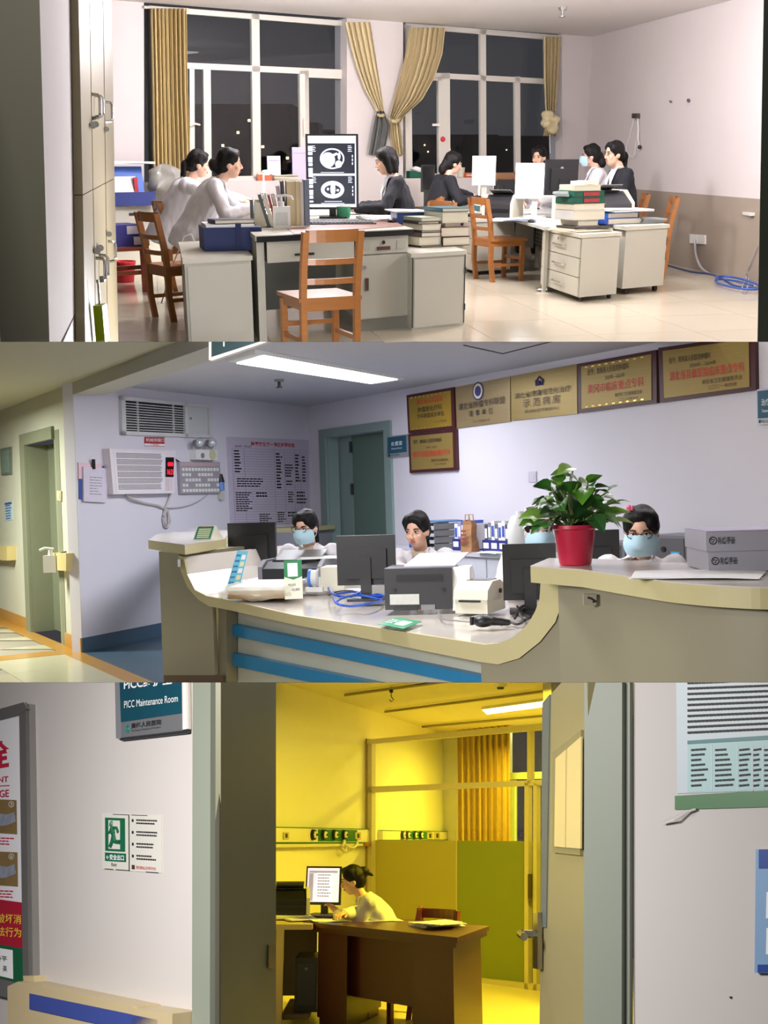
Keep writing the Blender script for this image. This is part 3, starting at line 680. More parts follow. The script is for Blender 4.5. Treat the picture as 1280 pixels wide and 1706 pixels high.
# portrait monitor with two chest scans
mp = dk(555, 364)
mon, Mt = monitor(mp, .06, .45, .62, .075, 'black portrait monitor showing two chest scan slices', None, m_blk, mat('scan screen', (20, 24, 36), .3, emit=(18, 24, 40), es=1, var=0), name='scan_monitor', foot=.2)
m_sw = mat('lit screen white', (235, 240, 255), .5, emit=(225, 232, 255), es=1.15, var=0); m_sg = mat('lit screen grey', (120, 128, 150), .5, emit=(96, 104, 130), es=1, var=0)
scr = [o for o in mon.children if o.name.startswith('screen')][0]
mb = MB(Mt)
def sc(x, z): return Vector((x, -.0085, z))
def rect(x0, z0, x1, z1): mb.face([sc(x0, z0), sc(x1, z0), sc(x1, z1), sc(x0, z1)])
rect(-.205, .235, .205, .295); rect(-.205, -.29, .205, -.265); rect(-.205, -.03, .205, -.012); rect(.195, -.265, .205, .235)
for k in range(16): rect(-.205, -.25 + k * .03, -.168, -.236 + k * .03 + .01 * (k % 3))
for cz in (.11, -.145):
    for s_, z1 in ((-1, .1), (1, .1)):
        for j in range(4): rect(s_ * .155 - .02, cz + z1 - .014 * j, s_ * .155 + .01 + .006 * (j % 2), cz + z1 - .014 * j + .005)
    for j in range(3): rect(.17, cz - .05 + j * .03, .178, cz - .03 + j * .03)
    rect(-.1, cz - .115, .1, cz - .111)
mb.build('screen_frame', m_sw, scr)
mb = MB(Mt)
scans = []
def ring(cx, cz, rx, rz, t, n=28):
    P = [(cx + rx * cos(2 * pi * i / n), cz + rz * sin(2 * pi * i / n)) for i in range(n)]; Q = [(cx + (rx - t) * cos(2 * pi * i / n), cz + (rz - t) * sin(2 * pi * i / n)) for i in range(n)]
    for i in range(n): mb.face([sc(*P[i]), sc(*P[(i + 1) % n]), sc(*Q[(i + 1) % n]), sc(*Q[i])])
def disc(cx, cz, rx, rz, n=20): mb.face([sc(cx + rx * cos(2 * pi * i / n), cz + rz * sin(2 * pi * i / n)) for i in range(n)])
ring(0, .11, .105, .085, .012); disc(-.035, .10, .06, .062); disc(.055, .065, .03, .03); disc(.06, .13, .012, .03); mb.face([sc(.0, .12), sc(.05, .145), sc(.04, .16), sc(-.01, .14)])
mb.build('scan_image', m_sw, scr); mb = MB(Mt); ring(0, -.145, .1, .072, .014); ring(0, -.145, .1, .07, .03, 28); disc(.003, -.14, .022, .05); disc(-.04, -.14, .01, .012); disc(.045, -.15, .012, .01); rect(-.07, -.245, .08, -.24)
mb.build('scan_image', m_sw, scr)
keyboard(dk(568, 373), .08, 'black keyboard under the portrait scan monitor', .56, .21)
# soap pump bottle
p = dk(470, 382); t = thing('pump_bottle', 'white hand sanitiser pump bottle in front of the standing books', 'bottle', p, .1); M = TM(p, .1)
MB(M).bx((-.065, -.03, 0), (.065, .03, .165)).build('body', m_wht, t, bevel=.018, smooth=True, seg=3); MB(M).cyl((0, 0, .165), (0, 0, .2), .022).build('collar', m_wht, t)
b = MB(M); b.cyl((0, 0, .2), (0, 0, .235), .009); b.tube([(-.04, 0, .238), (.03, 0, .245), (.075, 0, .235), (.085, 0, .21)], .01); b.build('pump', m_wht, t)
MB(M).bx((-.045, -.032, .03), (.045, -.0305, .125)).build('label', mat('bottle label', (200, 204, 200), .5, var=.15, sc=60), t)
p = Y1(572, 9.75, DH); t = thing('tape_roll', 'green cup behind the foot of the scan monitor', 'cup', p); MB().lathe(p, [(.05, 0), (.06, .02), (.062, .1), (.055, .1), (.05, .02)]).build('body', mat('green plastic', (28, 120, 84), .35), t, smooth=True)
MB().lathe(p + Vector((0, 0, .1)), [(.055, 0), (.03, .012), (.001, .013)]).build('lid', mat('white lid', (215, 220, 215), .4), t)
t.name = 'cup'
# standing books
bg = 'books and folders standing on the front desk'
cols = dict(g=mat('grey folder', (150, 156, 150), .6, var=.08), d=mat('dark grey folder', (78, 84, 84), .6), r=mat('dull red folder', (150, 40, 44), .5), c=mat('cream binder', (214, 200, 158), .6, var=.05), w=mat('white folder', (210, 206, 204), .6), l=mat('lilac grey sleeve', (176, 164, 176), .4), b=mat('bluish grey folder', (120, 130, 150), .6))
def st(px, py, wpx, hpx, c, lb, lean=0, pages=False, d=.3):
    p = R1.Z(px, py, DH + .001); s = p.y / F * 1.07; upright(p, .12, wpx * s, d, hpx * s, cols[c], lb, bg, lean, pages=pages)
st(418, 379, 5, 40, 'd', 'thin dark folder at the left end of the book row'); st(424, 379, 13, 38, 'g', 'grey magazine pack with fanned page edges', .03, True)
st(438, 379, 6, 39, 'w', 'white report beside the fanned grey magazines', -.1, True); st(446, 379, 5, 49, 'd', 'leaning dark folder left of the red folder', -.28); st(452, 379, 6, 49, 'g', 'leaning pale grey folder left of the red folder', -.26, True)
st(459, 379, 3.4, 48, 'r', 'leaning thin red folder in the book row', -.22); st(464, 378, 5, 46, 'b', 'leaning bluish folder right of the red folder', -.2, True); st(470, 377, 5, 58, 'l', 'lilac plastic sleeve behind the pump bottle', -.12)
st(474, 376, 4.5, 64, 'd', 'tall dark folder behind the pump bottle', -.06); st(479, 376, 14, 64, 'c', 'wide cream box binder with a grey label band'); st(494, 376, 7.5, 64, 'c', 'narrow cream binder next to the wide one'); st(502, 376, 5, 63, 'w', 'slim off-white binder in the book row'); st(508, 376, 8, 66, 'b', 'pale bluish binder at the right end of the book row')
# right part of the desk: papers, blue folder
papers(Y1(640, 9.6, DH + .002), .3, .34, .62, .02, 'spread of white papers at the back of the front desk', n=3, seed=4)
p = dk(686, 370); p = p + Vector((0, .1, 0)); book(p, .15, .30, .34, .075, mat('royal blue box file', (44, 74, 140), .4), 'thick blue box file lying on the right end of the front desk', name='box_file', pages=mat('blue box file side', (52, 82, 150), .4))
papers(p + Vector((-.02, 0, .078)), .2, .3, .32, .016, 'loose white sheets on top of the blue box file', n=3, seed=8)
mouse(Y1(601, 9.7, DH), .2, 'small white computer mouse behind the keyboard', m_wht)
mouse(dk(652, 371), .3, 'black computer mouse right of the keyboard', m_blk)
# ---------------- cabinet right of the desk with two book stacks
def cabinet(p0, w, d, h, label, name='steel_cabinet', top=.03, lift=0.0):
    t = thing(name, label, 'cabinet', p0); M = skew(p0, uW, uR)
    MB(M).bx((0, 0, lift), (w, d, h - top)).build('body', m_steel, t, bevel=.004)
    MB(M).bx((-.012, -.012, h - top), (w + .012, d + .01, h)).build('top', m_steel2, t, bevel=.005); return t, M
p0 = R1.Z(686, 551); t, M = cabinet(p0, .50, 1.3, .575, 'low grey steel cabinet right of the front desk carrying two book stacks')
for x in (.005, .5): MB(M).bx((x - .004, -.004, .02), (x + .004, .0, .55)).build('corner_seam', m_key, t)
MB(M).bx((.02, -.012, .02), (.48, .0, .53)).build('door', m_steel, t, bevel=.003)
for z in (.12, .40): MB(M).bx((.495, -.01, z), (.51, .01, z + .05)).build('hinge', m_dk, t)
TOPZ = .578
def stack(px, py, z, items, group, rz0=.5):
    p = R1.Z(px, py, z); zz = p.z; rg = random.Random(int(px))
    for (w, d, h, c, lb) in items:
        book((p.x + rg.uniform(-.012, .012), p.y, zz), rz0 + rg.uniform(-.08, .08), w, d, h, c, lb, group); zz += h + .001
    return zz
k_blk = mat('black book cover', (34, 32, 34), .45); k_teal = mat('teal book cover', (40, 96, 110), .4); k_red = mat('maroon book cover', (120, 40, 44), .45); k_brn = mat('brown book cover', (96, 80, 70), .5); k_cr = mat('cream book cover', (206, 200, 180), .6); k_grn = mat('green book cover', (16, 84, 66), .4)
gL = 'left book stack on the low cabinet'; gR = 'right book stack on the low cabinet'
stack(702, 409, TOPZ, [(.22, .30, .012, k_blk, 'thin black book at the bottom of the left stack on the low cabinet'), (.22, .3, .062, k_cr, 'thick cream book low in the left stack on the low cabinet'), (.20, .28, .036, k_brn, 'brown book in the middle of the left stack'), (.2, .28, .014, k_blk, 'thin black book in the middle of the left stack'), (.19, .28, .046, k_cr, 'pale book above the thin black one in the left stack'), (.19, .27, .02, k_blk, 'black book second from the top of the left stack'), (.2, .27, .03, mat('green grey book cover', (150, 160, 140), .5), 'grey green book on top of the left stack')], gL)
stack(744, 407, TOPZ, [(.26, .32, .07, k_blk, 'thick black bound book at the bottom of the right stack'), (.26, .31, .075, k_red, 'maroon bound book with red marks in the right stack'), (.15, .26, .03, k_cr, 'small cream book under the teal ones in the right stack'), (.24, .32, .085, k_cr, 'thick white page block under the teal cover'), (.25, .33, .03, k_teal, 'teal book on top of the right stack')], gR)
# ---------------- white cabinet left of the desk with blue case and notebook
p0 = Vector((-1.345, 7.43, 0)); t, M = cabinet(p0, .50, 1.5, .61, 'grey white steel cabinet left of the front desk under a blue case')
MB(M).bx((.02, -.012, .0), (.48, .0, .56)).build('door', m_steel, t, bevel=.003)
p = R1.Z(384, 414, .612); cs = thing('document_case', 'dark blue fabric document case on the left cabinet', 'case', p, .25); M = TM(p, .25)
MB(M).bx((-.21, -.2, 0), (.21, .2, .165)).build('body', mat('navy fabric', (34, 48, 96), .7, var=.15, sc=12, bump=.3), cs, bevel=.02, smooth=True)
MB(M).bx((-.19, -.19, .165), (.16, .18, .185)).build('papers', m_pap, cs, bevel=.004); MB(M).bx((.02, -.215, .03), (.06, -.2, .19)).build('strap', mat('navy strap', (26, 38, 80), .7), cs)
book(p + Vector((.02, -.05, .187)), .42, .3, .2, .03, mat('navy notebook', (38, 40, 74), .5), 'navy notebook with cream pages lying on the blue case', name='notebook')
# ---------------- chairs
cg = 'wooden slat-back chairs in the office'
chair(Vector((-.415, 7.0, 0)), .42, 'wooden chair with slatted back in front of the nearest desk', cg)
mid = chair(Vector((1.21, 11.72, 0)), -1.15, 'wooden chair standing alone on the floor before the right-hand desks', cg)
chair(Vector((-1.66, 8.95, 0)), -.95, 'wooden chair seen from the side, beside the left cabinet', cg)
for x, y, rz, lb, w in ((.35, 10.6, 2.2, 'wooden chair whose dark back shows behind the low cabinet', 0), (.33, 11.7, 1.4, 'wooden chair under the woman looking at her desk in navy jacket', 0),
                    (2.83, 11.95, 1.5, 'wooden chair with open back behind the woman in glasses', 0), (2.72, 12.8, 1.5, 'wooden chair behind the masked woman by the right wall', 0), (-1.95, 10.9, -1.2, 'wooden chair at the left desk by the curtain', 0)):
    dup(mid, (x, y, 0), rz, lb, cg)
# stool with blue boxes, shelf and paper bag at the far left
p = Z1(224, 487); p.y = 10.9; t = thing('wooden_stool', 'red brown wooden stool carrying blue boxes beside the cupboard', 'stool', (-2.55, 10.75, 0)); M = skew((-2.55, 10.75, 0), uW, uR)
MB(M).bx((-.3, -.3, .40), (.28, .35, .43)).build('seat', m_wood2, t, bevel=.006)
for x in (-.25, .22):
    for y in (-.22, .3): MB(M).bx((x - .03, y - .03, 0), (x + .03, y + .03, .40)).build('leg', m_wood2, t)
for y in (-.22, .3): MB(M).bx((-.25, y - .015, .17), (.22, y + .015, .21)).build('stretcher', m_wood2, t)
MB(M).bx((.21, -.22, .24), (.24, .3, .28)).build('stretcher', m_wood2, t)
m_bb = mat('violet blue carton', (52, 54, 130), .5); m_lbl = mat('white label', (220, 214, 216), .6, var=.1, sc=30)
for k, (z, dx, lb) in enumerate(((.43, 0, 'lower blue carton with white label on the stool'), (.53, -.06, 'upper blue carton on the stool'))):
    t = thing('carton', lb, 'box', (-2.6 + dx, 10.8, z), .62, 'blue cartons on the stool'); M = TM((-2.6 + dx, 10.8, z), .62)
    MB(M).bx((-.26, -.18, 0), (.26, .18, .098)).build('body', m_bb, t, bevel=.004); MB(M).bx((.10, -.184, .012), (.255, -.18, .088)).build('label', m_lbl, t)
p0 = Vector((-3.0, 11.9, 0)); t, M = cabinet(p0, .72, .5, .745, 'grey steel desk end behind the stool', 'side_desk')
MB(M).bx((.1, -.006, .56), (.66, 0, .70)).build('drawer', m_steel, t); MB(M).bx((.3, -.01, .64), (.36, -.004, .67)).build('lock', m_key, t)
t = thing('desk_calendar', 'blue desk calendar stand with white and red front', 'calendar', (-2.72, 12.1, .746), .5); M = TM((-2.72, 12.1, .746), .5)
MB(M).prism([(-.22, -.06, 0), (-.22, .1, 0), (-.22, .05, .40), (-.22, .03, .40)], (.36, 0, 0)).build('stand', mat('bright blue board', (30, 90, 180), .45), t)
MB(M).prism([(-.24, -.065, .12), (.05, -.065, .12), (.05, -.02, .30), (-.24, -.02, .30)], (0, -.012, 0)).build('cover', mat('white card', (222, 216, 214), .6), t); MB(M).bx((.02, -.08, .0), (.06, -.05, .29)).build('red_strip', mat('red strip', (170, 30, 44), .5), t)
MB(M).bx((-.24, -.09, .0), (.24, -.065, .14)).build('front_board', mat('deep blue board', (36, 52, 120), .5), t)
t = thing('plastic_bag', 'crumpled grey white plastic bag beside the calendar', 'bag', (-2.42, 12.4, .746))
def crum(bm):
    for v in bm.verts: v.co += Vector((noise.noise(v.co * 7), noise.noise(v.co * 7 + Vector((5, 0, 0))), noise.noise(v.co * 6 + Vector((0, 9, 0))))) * .08
MB().sph((-2.42, 12.4, .95), (.20, .16, .22), nu=18, nv=12).build('body', mat('grey film', (150, 148, 140), .3, var=.35, sc=9), t, disp=crum, smooth=True)
papers(Vector((-2.75, 12.15, 1.17)), .5, .5, .34, .03, 'pale sheets lying over the plastic bag and calendar', n=3, seed=12)
t = thing('waste_bin', 'red plastic bin on the floor behind the stool', 'bin', (-2.75, 11.6, 0)); MB().lathe((-2.72, 11.5, 0), [(.10, 0), (.13, .2), (.12, .2), (.09, .01)], 16).build('body', mat('red bin plastic', (170, 26, 40), .4), t, smooth=True); MB().lathe((-2.72, 11.5, .2), [(.135, 0), (.135, .015), (.12, .015), (.12, 0)], 16).build('rim', mat('red bin rim', (190, 40, 50), .4), t)
tag(MB().prism(PW.shift(.01).quad([(269, 336), (304, 334), (304, 378), (269, 381)]), PW.n * .02).build('wall_notice', mat('pale notice board', (206, 194, 190), .6, var=.08)), 'pale notice sheet on the dado below the left curtain', 'notice')
p = Vector((-1.52, 8.95, .50)); t = thing('plug_strip', 'white plug strip hanging with its cord by the side chair', 'plug', p, .2); M = TM(p, .2)
MB(M).bx((-.035, -.02, -.05), (.035, .02, .09)).build('body', m_wht, t, bevel=.008); MB(M).bx((-.02, -.024, -.01), (.02, -.02, .04)).build('socket_face', m_gr, t)
MB(M).tube([(0, 0, .09), (-.03, 0, .17), (-.09, 0, .15), (-.12, 0, .08), (-.2, .1, -.1), (-.3, .2, -.4)], .006).build('cord', m_wht, t); MB(M).tube([(.02, 0, -.05), (.04, 0, -.14), (.02, 0, -.2), (-.02, .02, -.14)], .006).build('cord', m_wht, t)
# ================================================================== people
m_skin = mat('skin', (222, 176, 150), .5, var=.04, sc=20); m_hair = mat('black hair', (14, 11, 11), .6, var=.3, sc=14, stretch=(6, 6, 1), bump=.3, spec=.25)
m_coat = mat('white cotton coat', (218, 216, 220), .85, var=.04, sc=4, bump=.15); m_navy = mat('navy wool jacket', (13, 14, 24), .85, var=.12, sc=10, bump=.2)
m_trs = mat('dark trousers', (40, 42, 52), .85); m_shoe = mat('white shoes', (210, 208, 205), .5); m_mask = mat('pale blue mask', (176, 208, 222), .8, var=.03)
m_lip = mat('lips', (186, 112, 102), .45); m_eye = mat('dark iris', (20, 14, 12), .2); m_eyw = mat('eye white', (226, 222, 218), .35); m_gl = mat('glasses frame', (40, 36, 36), .3, .5)
m_collar = mat('white collar', (228, 228, 232), .8); m_knit = mat('beige jumper', (186, 172, 150), .85)
def loft(mb, rings, n=18):
    """rings: centre, x radius, y radius, 3x3 frame"""
    vs = []
    for c, rx, ry, R in rings:
        for i in range(n): vs.append(Vector(c) + R @ Vector((rx * cos(2 * pi * i / n), ry * sin(2 * pi * i / n), 0)))
    N = len(rings); fs = [(j * n + i, j * n + (i + 1) % n, (j + 1) * n + (i + 1) % n, (j + 1) * n + i) for j in range(N - 1) for i in range(n)]
    mb.add(vs, fs + [tuple(range(n - 1, -1, -1)), tuple(range((N - 1) * n, N * n))])
def wrinkle(amp, fq, seed):
    o = Vector((seed * 3.1, seed * 1.7, seed))
    def f(bm):
        bm.normal_update(); mv = []
        for v in bm.verts:
            d = noise.noise(v.co * fq + o) * amp + noise.noise(Vector((v.co.x * fq * 3, v.co.y * fq * 3, v.co.z * fq * 1.2)) + o) * amp * .5; mv.append(v.normal * d)
        for v, d in zip(bm.verts, mv): v.co += d
    return f
def person(label, loc, rz, s=1.0, lean=12, head=(0, 0), hands=(None, None), coat=None, hair='bun', mask=False, glasses=False, inner=None, group=None, roll=0, legs=True, lapel=True, seed=1, skirt=True, cap=False, flower=False):
    """seated figure; local frame: facing +y, pelvis over the origin of loc (floor level)"""
    coat = coat or m_coat; t = thing('person', label, 'person', loc, rz, group); M = TM(loc, rz) @ Matrix.Scale(s, 4); Mi = M.inverted()
    B = lambda: MB(M); Rl = Matrix.Rotation(rad(-lean), 3, 'X'); Rr = Matrix.Rotation(rad(roll), 3, 'Y'); RT = Rl @ Rr
    P = Vector((0, 0, .53)); sp = lambda z, y=0, x=0: P + RT @ Vector((x, y, z))
    N = sp(.50, .0); Hd = N + Vector((0, .05, 0)) + Matrix.Rotation(rad(-lean * .5), 3, 'X') @ Vector((0, .015, .132))
    HR = Matrix.Rotation(rad(head[0]), 3, 'Z') @ Matrix.Rotation(rad(-head[1]), 3, 'X'); hp = lambda x, y, z: Hd + HR @ Vector((x, y, z))
    # arms
    arms = []
    for k, sx in ((0, 1), (1, -1)):
        sh = sp(.445, 0, sx * .16); tg = hands[k]
        tg = Mi @ Vector(tg) if tg is not None else Vector((sx * .12, .36, .66))
        d = tg - sh; L1, L2 = .27, .25; L = min(d.length, L1 + L2 - .01); d.normalize(); wr = sh + d * L
        a = (L1 * L1 - L2 * L2 + L * L) / (2 * L); hh = math.sqrt(max(0, L1 * L1 - a * a))
        pole = Vector((sx * .7, -.5, -.8)); pole = (pole - d * pole.dot(d)).normalized(); el = sh + d * a + pole * hh; arms.append((sh, el, wr, sx))
    # body: one surface
    b = B()
    loft(b, [(sp(-.10), .15, .10, RT), (sp(0), .165, .115, RT), (sp(.12), .135, .10, RT), (sp(.28), .145, .105, RT), (sp(.40), .155, .095, RT), (sp(.47), .11, .075, RT), (sp(.50), .05, .05, RT)])
    b.cap(N - Vector((0, .01, .05)), Hd + HR @ Vector((0, -.015, -.05)), .05, .046)
    b.sph(Hd + HR @ Vector((0, -.008, .02)), (.073, .090, .098), HR); b.sph(hp(0, .022, -.045), (.056, .062, .066), HR); b.sph(hp(0, .040, -.083), (.028, .026, .026), HR); b.sph(hp(0, .05, .02), (.05, .03, .05), HR)
    b.cap(hp(0, .086, .008), hp(0, .100, -.024), .0065, .0105, 8)
    for sx in (-1, 1):
        b.sph(hp(sx * .012, .096, -.03), (.009, .009, .007), HR, 8, 6); b.sph(hp(sx * .072, -.005, -.012), (.010, .020, .032), HR, 10, 8); b.sph(hp(sx * .037, .06, -.025), (.022, .02, .022), HR, 10, 8)
    for sh, el, wr, sx in arms: b.cap(sh, el, .048, .04); b.cap(el, wr, .04, .027)
    hips = []
    for sx in (-1, 1):
        h0 = P + Vector((sx * .085, .02, -.02)); kn = P + Vector((sx * .10, .43, -.0)); an = Vector((sx * .10, .40, .09)); hips.append((h0, kn, an, sx))
        if legs: b.cap(h0, kn, .085, .058); b.cap(kn, an, .056, .037)
    MBb = b; tmp = B()
    # hands: palm and five bent fingers, rooted in the wrist
    for sh, el, wr, sx in arms:
        f = (wr - el).normalized(); f = (f + Vector((0, 0, -.12))).normalized(); sd = f.cross(Vector((0, 0, 1))).normalized(); up_ = sd.cross(f); pm = wr + f * .05
        tmp.cap(wr - f * .02, wr + f * .03, .024, .026, 8); Rp = Matrix((sd, f, up_)).transposed(); tmp.sph(pm, (.038, .05, .016), Rp, 12, 8)
        for i, (o, ln) in enumerate(((-.028, .062), (-.0095, .074), (.0095, .07), (.028, .054))):
            q0 = pm + f * .035 + sd * o * .9; q1 = q0 + f * ln * .5 + sd * o * .1 - up_ * .006; q2 = q1 + f * ln * .4 - up_ * .022; tmp.cap(q0, q1, .0088, .008, 7); tmp.cap(q1, q2, .008, .0065, 7)
        q0 = pm - sd * sx * .03 - f * .015; q1 = q0 - sd * sx * .025 + f * .03 - up_ * .008; q2 = q1 + f * .03 - up_ * .008; tmp.cap(q0, q1, .012, .0095, 7); tmp.cap(q1, q2, .0095, .0075, 7)
    o = MBb.build('body', m_skin, t, remesh=.0075 * s)
    if o is None: return t
    h = tmp.build('t', m_skin, t, smooth=True)
    if h:
        bm = bmesh.new(); bm.from_mesh(o.data); bm.from_mesh(h.data); bm.to_mesh(o.data); bm.free(); bpy.data.objects.remove(h)
    # coat
    b = B(); g = .018; y_ = Matrix.Identity(3)
    loft(b, [(sp(-.12), .175 + g, .125 + g, RT), (sp(0), .18 + g, .13 + g, RT), (sp(.12), .155 + g, .115 + g, RT), (sp(.28), .16 + g, .115 + g, RT), (sp(.40), .165 + g * .6, .10 + g * .6, RT), (sp(.465), .125, .082, RT), (sp(.505), .066, .062, RT)])
    for sh, el, wr, sx in arms:
        b.sph(sh, .068); b.cap(sh, el, .066, .056); b.cap(el, wr - (wr - el) * .06, .056, .042)
    if skirt:
        for h0, kn, an, sx in hips: b.cap(h0, h0 + (kn - h0) * .8, .108, .09)
        b.box(P + Vector((0, .15, -.0)), (.16, .3, .12))
    b.build('coat', coat, t, remesh=.012 * s, disp=wrinkle(.012, 9, seed))
    # neckline: inner top and lapels
    b = B(); fr = Rl @ Vector((0, 1, 0))
    q = [sp(.505, .062, -.05), sp(.505, .062, .05), sp(.27, .137, 0)]; b.add([p + fr * .008 for p in q] + [sp(.47, .1, 0) + fr * .012], [(0, 2, 3), (3, 2, 1), (0, 3, 1)]); b.build('inner_top', inner or m_collar, t, solid=.004)
    if lapel:
        for sx in (-1, 1):
            b = B(); pts = [sp(.515, -.02, sx * .062), sp(.525, .04, sx * .060), sp(.40, .123, sx * .075), sp(.25, .148, sx * .012), sp(.38, .120, sx * .028), sp(.50, .070, sx * .04)]
            b.add([p + fr * .012 for p in pts], [(0, 1, 5), (1, 2, 4, 5), (2, 3, 4)]); b.build('lapel', m_collar if coat is m_navy else coat, t, solid=.006)
    if legs:
        for h0, kn, an, sx in hips:
            b = B(); b.cap(h0 + (kn - h0) * .3, kn, .085, .068); b.cap(kn, an + Vector((0, 0, .02)), .066, .05); b.build('trouser_leg', m_trs, t, smooth=True)
            b = B(); b.cap(an + Vector((0, -.02, -.05)), an + Vector((0, .13, -.055)), .04, .034, 10); b.build('shoe', m_shoe, t, smooth=True)
    # face
    for sx in (-1, 1):
        e = B(); e.sph(hp(sx * .031, .0815, .008), (.0135, .006, .0062), HR, 10, 6); e = e.build('eye', m_eyw, t, smooth=True)
        if e: B().sph(hp(sx * .031, .0865, .007), (.0062, .003, .0062), HR, 8, 6).build('iris', m_eye, e, smooth=True)
        b = B(); b.tube([hp(sx * .016, .086, .026), hp(sx * .031, .086, .031), hp(sx * .048, .074, .027)], .0032, 6); b.build('eyebrow', m_hair, t, smooth=True)
        b = B(); b.tube([hp(sx * .018, .0845, .012), hp(sx * .031, .0875, .0155), hp(sx * .046, .079, .011)], .0024, 6); b.build('eyelid', m_hair, t, smooth=True)
    if not mask:
        b = B(); b.sph(hp(0, .086, -.052), (.020, .006, .0036), HR, 12, 6); b.sph(hp(0, .0845, -.060), (.017, .006, .0042), HR, 12, 6); b.build('lips', m_lip, t, smooth=True)
    else:
        b = B()
        def fm(u, v):
            a = (u - .5) * 2.5; z = -.098 + .098 * v; rr = .074 + .014 * sin(pi * v); return hp(sin(a) * rr, .012 + cos(a) * (.086 + .016 * sin(pi * v) * cos(a)) + (.012 * (v > .3) * max(0, cos(a * 2.2))), z + .012 * cos(a * 1.6) * v)
        b.grid(fm, 17, 8); mk = b.build('face_mask', m_mask, t, smooth=True, solid=.002)
        if mk:
            for z in (-.012, -.075):
                for sx in (-1, 1): B().tube([hp(sx * .07, .045, z), hp(sx * .08, .01, z * .7), hp(sx * .08, -.02, -.012)], .0018, 5).build('ear_loop', m_collar, mk)
    if glasses:
        b = B()
        for sx in (-1, 1):
            b.tube([hp(sx * .033 + .024 * cos(a), .102, .011 + .018 * sin(a)) for a in [2 * pi * i / 16 for i in range(16)]], .0022, 5, True); b.tube([hp(sx * .057, .102, .014), hp(sx * .078, .06, .014), hp(sx * .08, .0, .006)], .0018, 5)
        b.tube([hp(-.01, .103, .014), hp(0, .106, .017), hp(.01, .103, .014)], .002, 5); b.build('glasses', m_gl, t)
    # hair
    b = B(); b.sph(hp(0, -.018, .032), (.083, .092, .098), HR, 20, 14); b.sph(hp(0, -.045, -.005), (.074, .07, .085), HR)
    for sx in (-1, 1):
        b.sph(hp(sx * .05, .015, .058), (.036, .058, .05), HR); b.sph(hp(sx * .07, -.005, .03), (.016, .04, .04), HR)
    b.sph(hp(0, .028, .088), (.058, .052, .030), HR)
    if hair == 'bun': b.sph(hp(0, -.125, -.015), (.055, .045, .055), HR); b.sph(hp(0, -.085, -.06), (.045, .035, .04), HR)
    if hair == 'lowbun': b.sph(hp(0, -.115, -.075), (.055, .045, .06), HR); b.sph(hp(0, -.085, -.02), (.05, .05, .06), HR)
    if hair == 'pony': b.sph(hp(0, -.105, -.01), (.03, .035, .03), HR); b.cap(hp(0, -.125, -.02), hp(0, -.12, -.16), .032, .016); b.cap(hp(.02, -.125, -.03), hp(.05, -.11, -.14), .02, .01)
    if hair == 'updo': b.sph(hp(0, -.115, .045), (.042, .04, .042), HR); b.cap(hp(0, -.12, .05), hp(.0, -.17, .0), .028, .012); b.cap(hp(0, -.12, .05), hp(.02, -.16, .05), .02, .008)
    if hair in ('bob', 'long'):
        zb = -.085 if hair == 'bob' else -.17
        for sx in (-1, 1): b.cap(hp(sx * .062, -.0, .03), hp(sx * .066, -.005, zb), .034, .026); b.cap(hp(sx * .05, -.06, .0), hp(sx * .05, -.055, zb), .04, .032)
        b.cap(hp(0, -.07, 0), hp(0, -.06, zb), .05, .04)
        b.sph(hp(0, .045, .065), (.062, .036, .036), HR)
    hr = b.build('hair', m_hair, t, remesh=.009 * s, disp=wrinkle(.005, 22, seed + 5))
    if hair in ('updo', 'pony', 'lowbun') and hr:
        c = hp(0, -.1, .045) if hair == 'updo' else hp(0, -.098, -.01); B().tube([c + HR @ Vector((.03 * cos(a), 0, .03 * sin(a))) for a in [2 * pi * i / 12 for i in range(12)]], .007, 6, True).build('hair_tie', m_blk, hr)
    if flower and hr:
        b = B()
        for k in range(5): a = 2 * pi * k / 5; b.sph(hp(.045, .015, .122) + HR @ Vector((.012 * cos(a), .004, .008 * sin(a))), .009, nu=8, nv=6)
        b.build('hair_clip', mat('pink clip', (226, 110, 140), .5), hr)
    if cap and hr:
        b = B(); b.grid(lambda u, v: hp(sin(u * 2 * pi) * (.088 - .012 * v), -.01 + cos(u * 2 * pi) * (.092 - .01 * v), .075 + .05 * v), 24, 4, True); b.build('nurse_cap', m_collar, hr, solid=.003, smooth=True)
    return t
# ---------------- room 1 people
HZ = .745
hp1 = lambda px, py, z=.80: R1.Z(px, py, z)
person('woman in white coat with low black bun writing under the left desk lamp', (-1.74, 9.95, 0), -1.42, 1.1, 30, (0, 4), (Vector((-1.13, 9.78, .84)), Vector((-1.08, 10.05, .84))), hair='bun', seed=2)
person('woman in white coat half hidden behind a colleague at the left desk', (-2.12, 10.75, 0), -1.35, 1.08, 28, (5, 12), (Vector((-1.3, 10.6, .84)), Vector((-1.25, 10.9, .84))), hair='pony', seed=3)
person('woman with black bob in navy jacket facing left, beside the scan monitor', (.19, 10.55, 0), 1.62, 1.05, 10, (4, 12), (Vector((-.22, 10.85, .80)), Vector((-.26, 10.3, .80))), coat=m_navy, hair='bob', seed=4, skirt=False)
person('woman in navy jacket turned away to the right with her hand on the mouse', (.56, 12.6, 0), -1.2, 1.03, 16, (0, 8), (Vector((1.06, 12.45, .80)), Vector((1.05, 13.1, .80))), coat=m_navy, hair='lowbun', seed=5, skirt=False)
person('woman whose forehead and black hair show above the far monitors', (2.02, 14.3, 0), 2.6, 1.07, 10, (0, 10), hair='bun', coat=m_coat, seed=6)
person('masked woman in white coat facing left beside the large dark monitor', (2.56, 13.2, 0), 1.4, 1.08, 8, (0, 6), hair='lowbun', mask=True, seed=7)
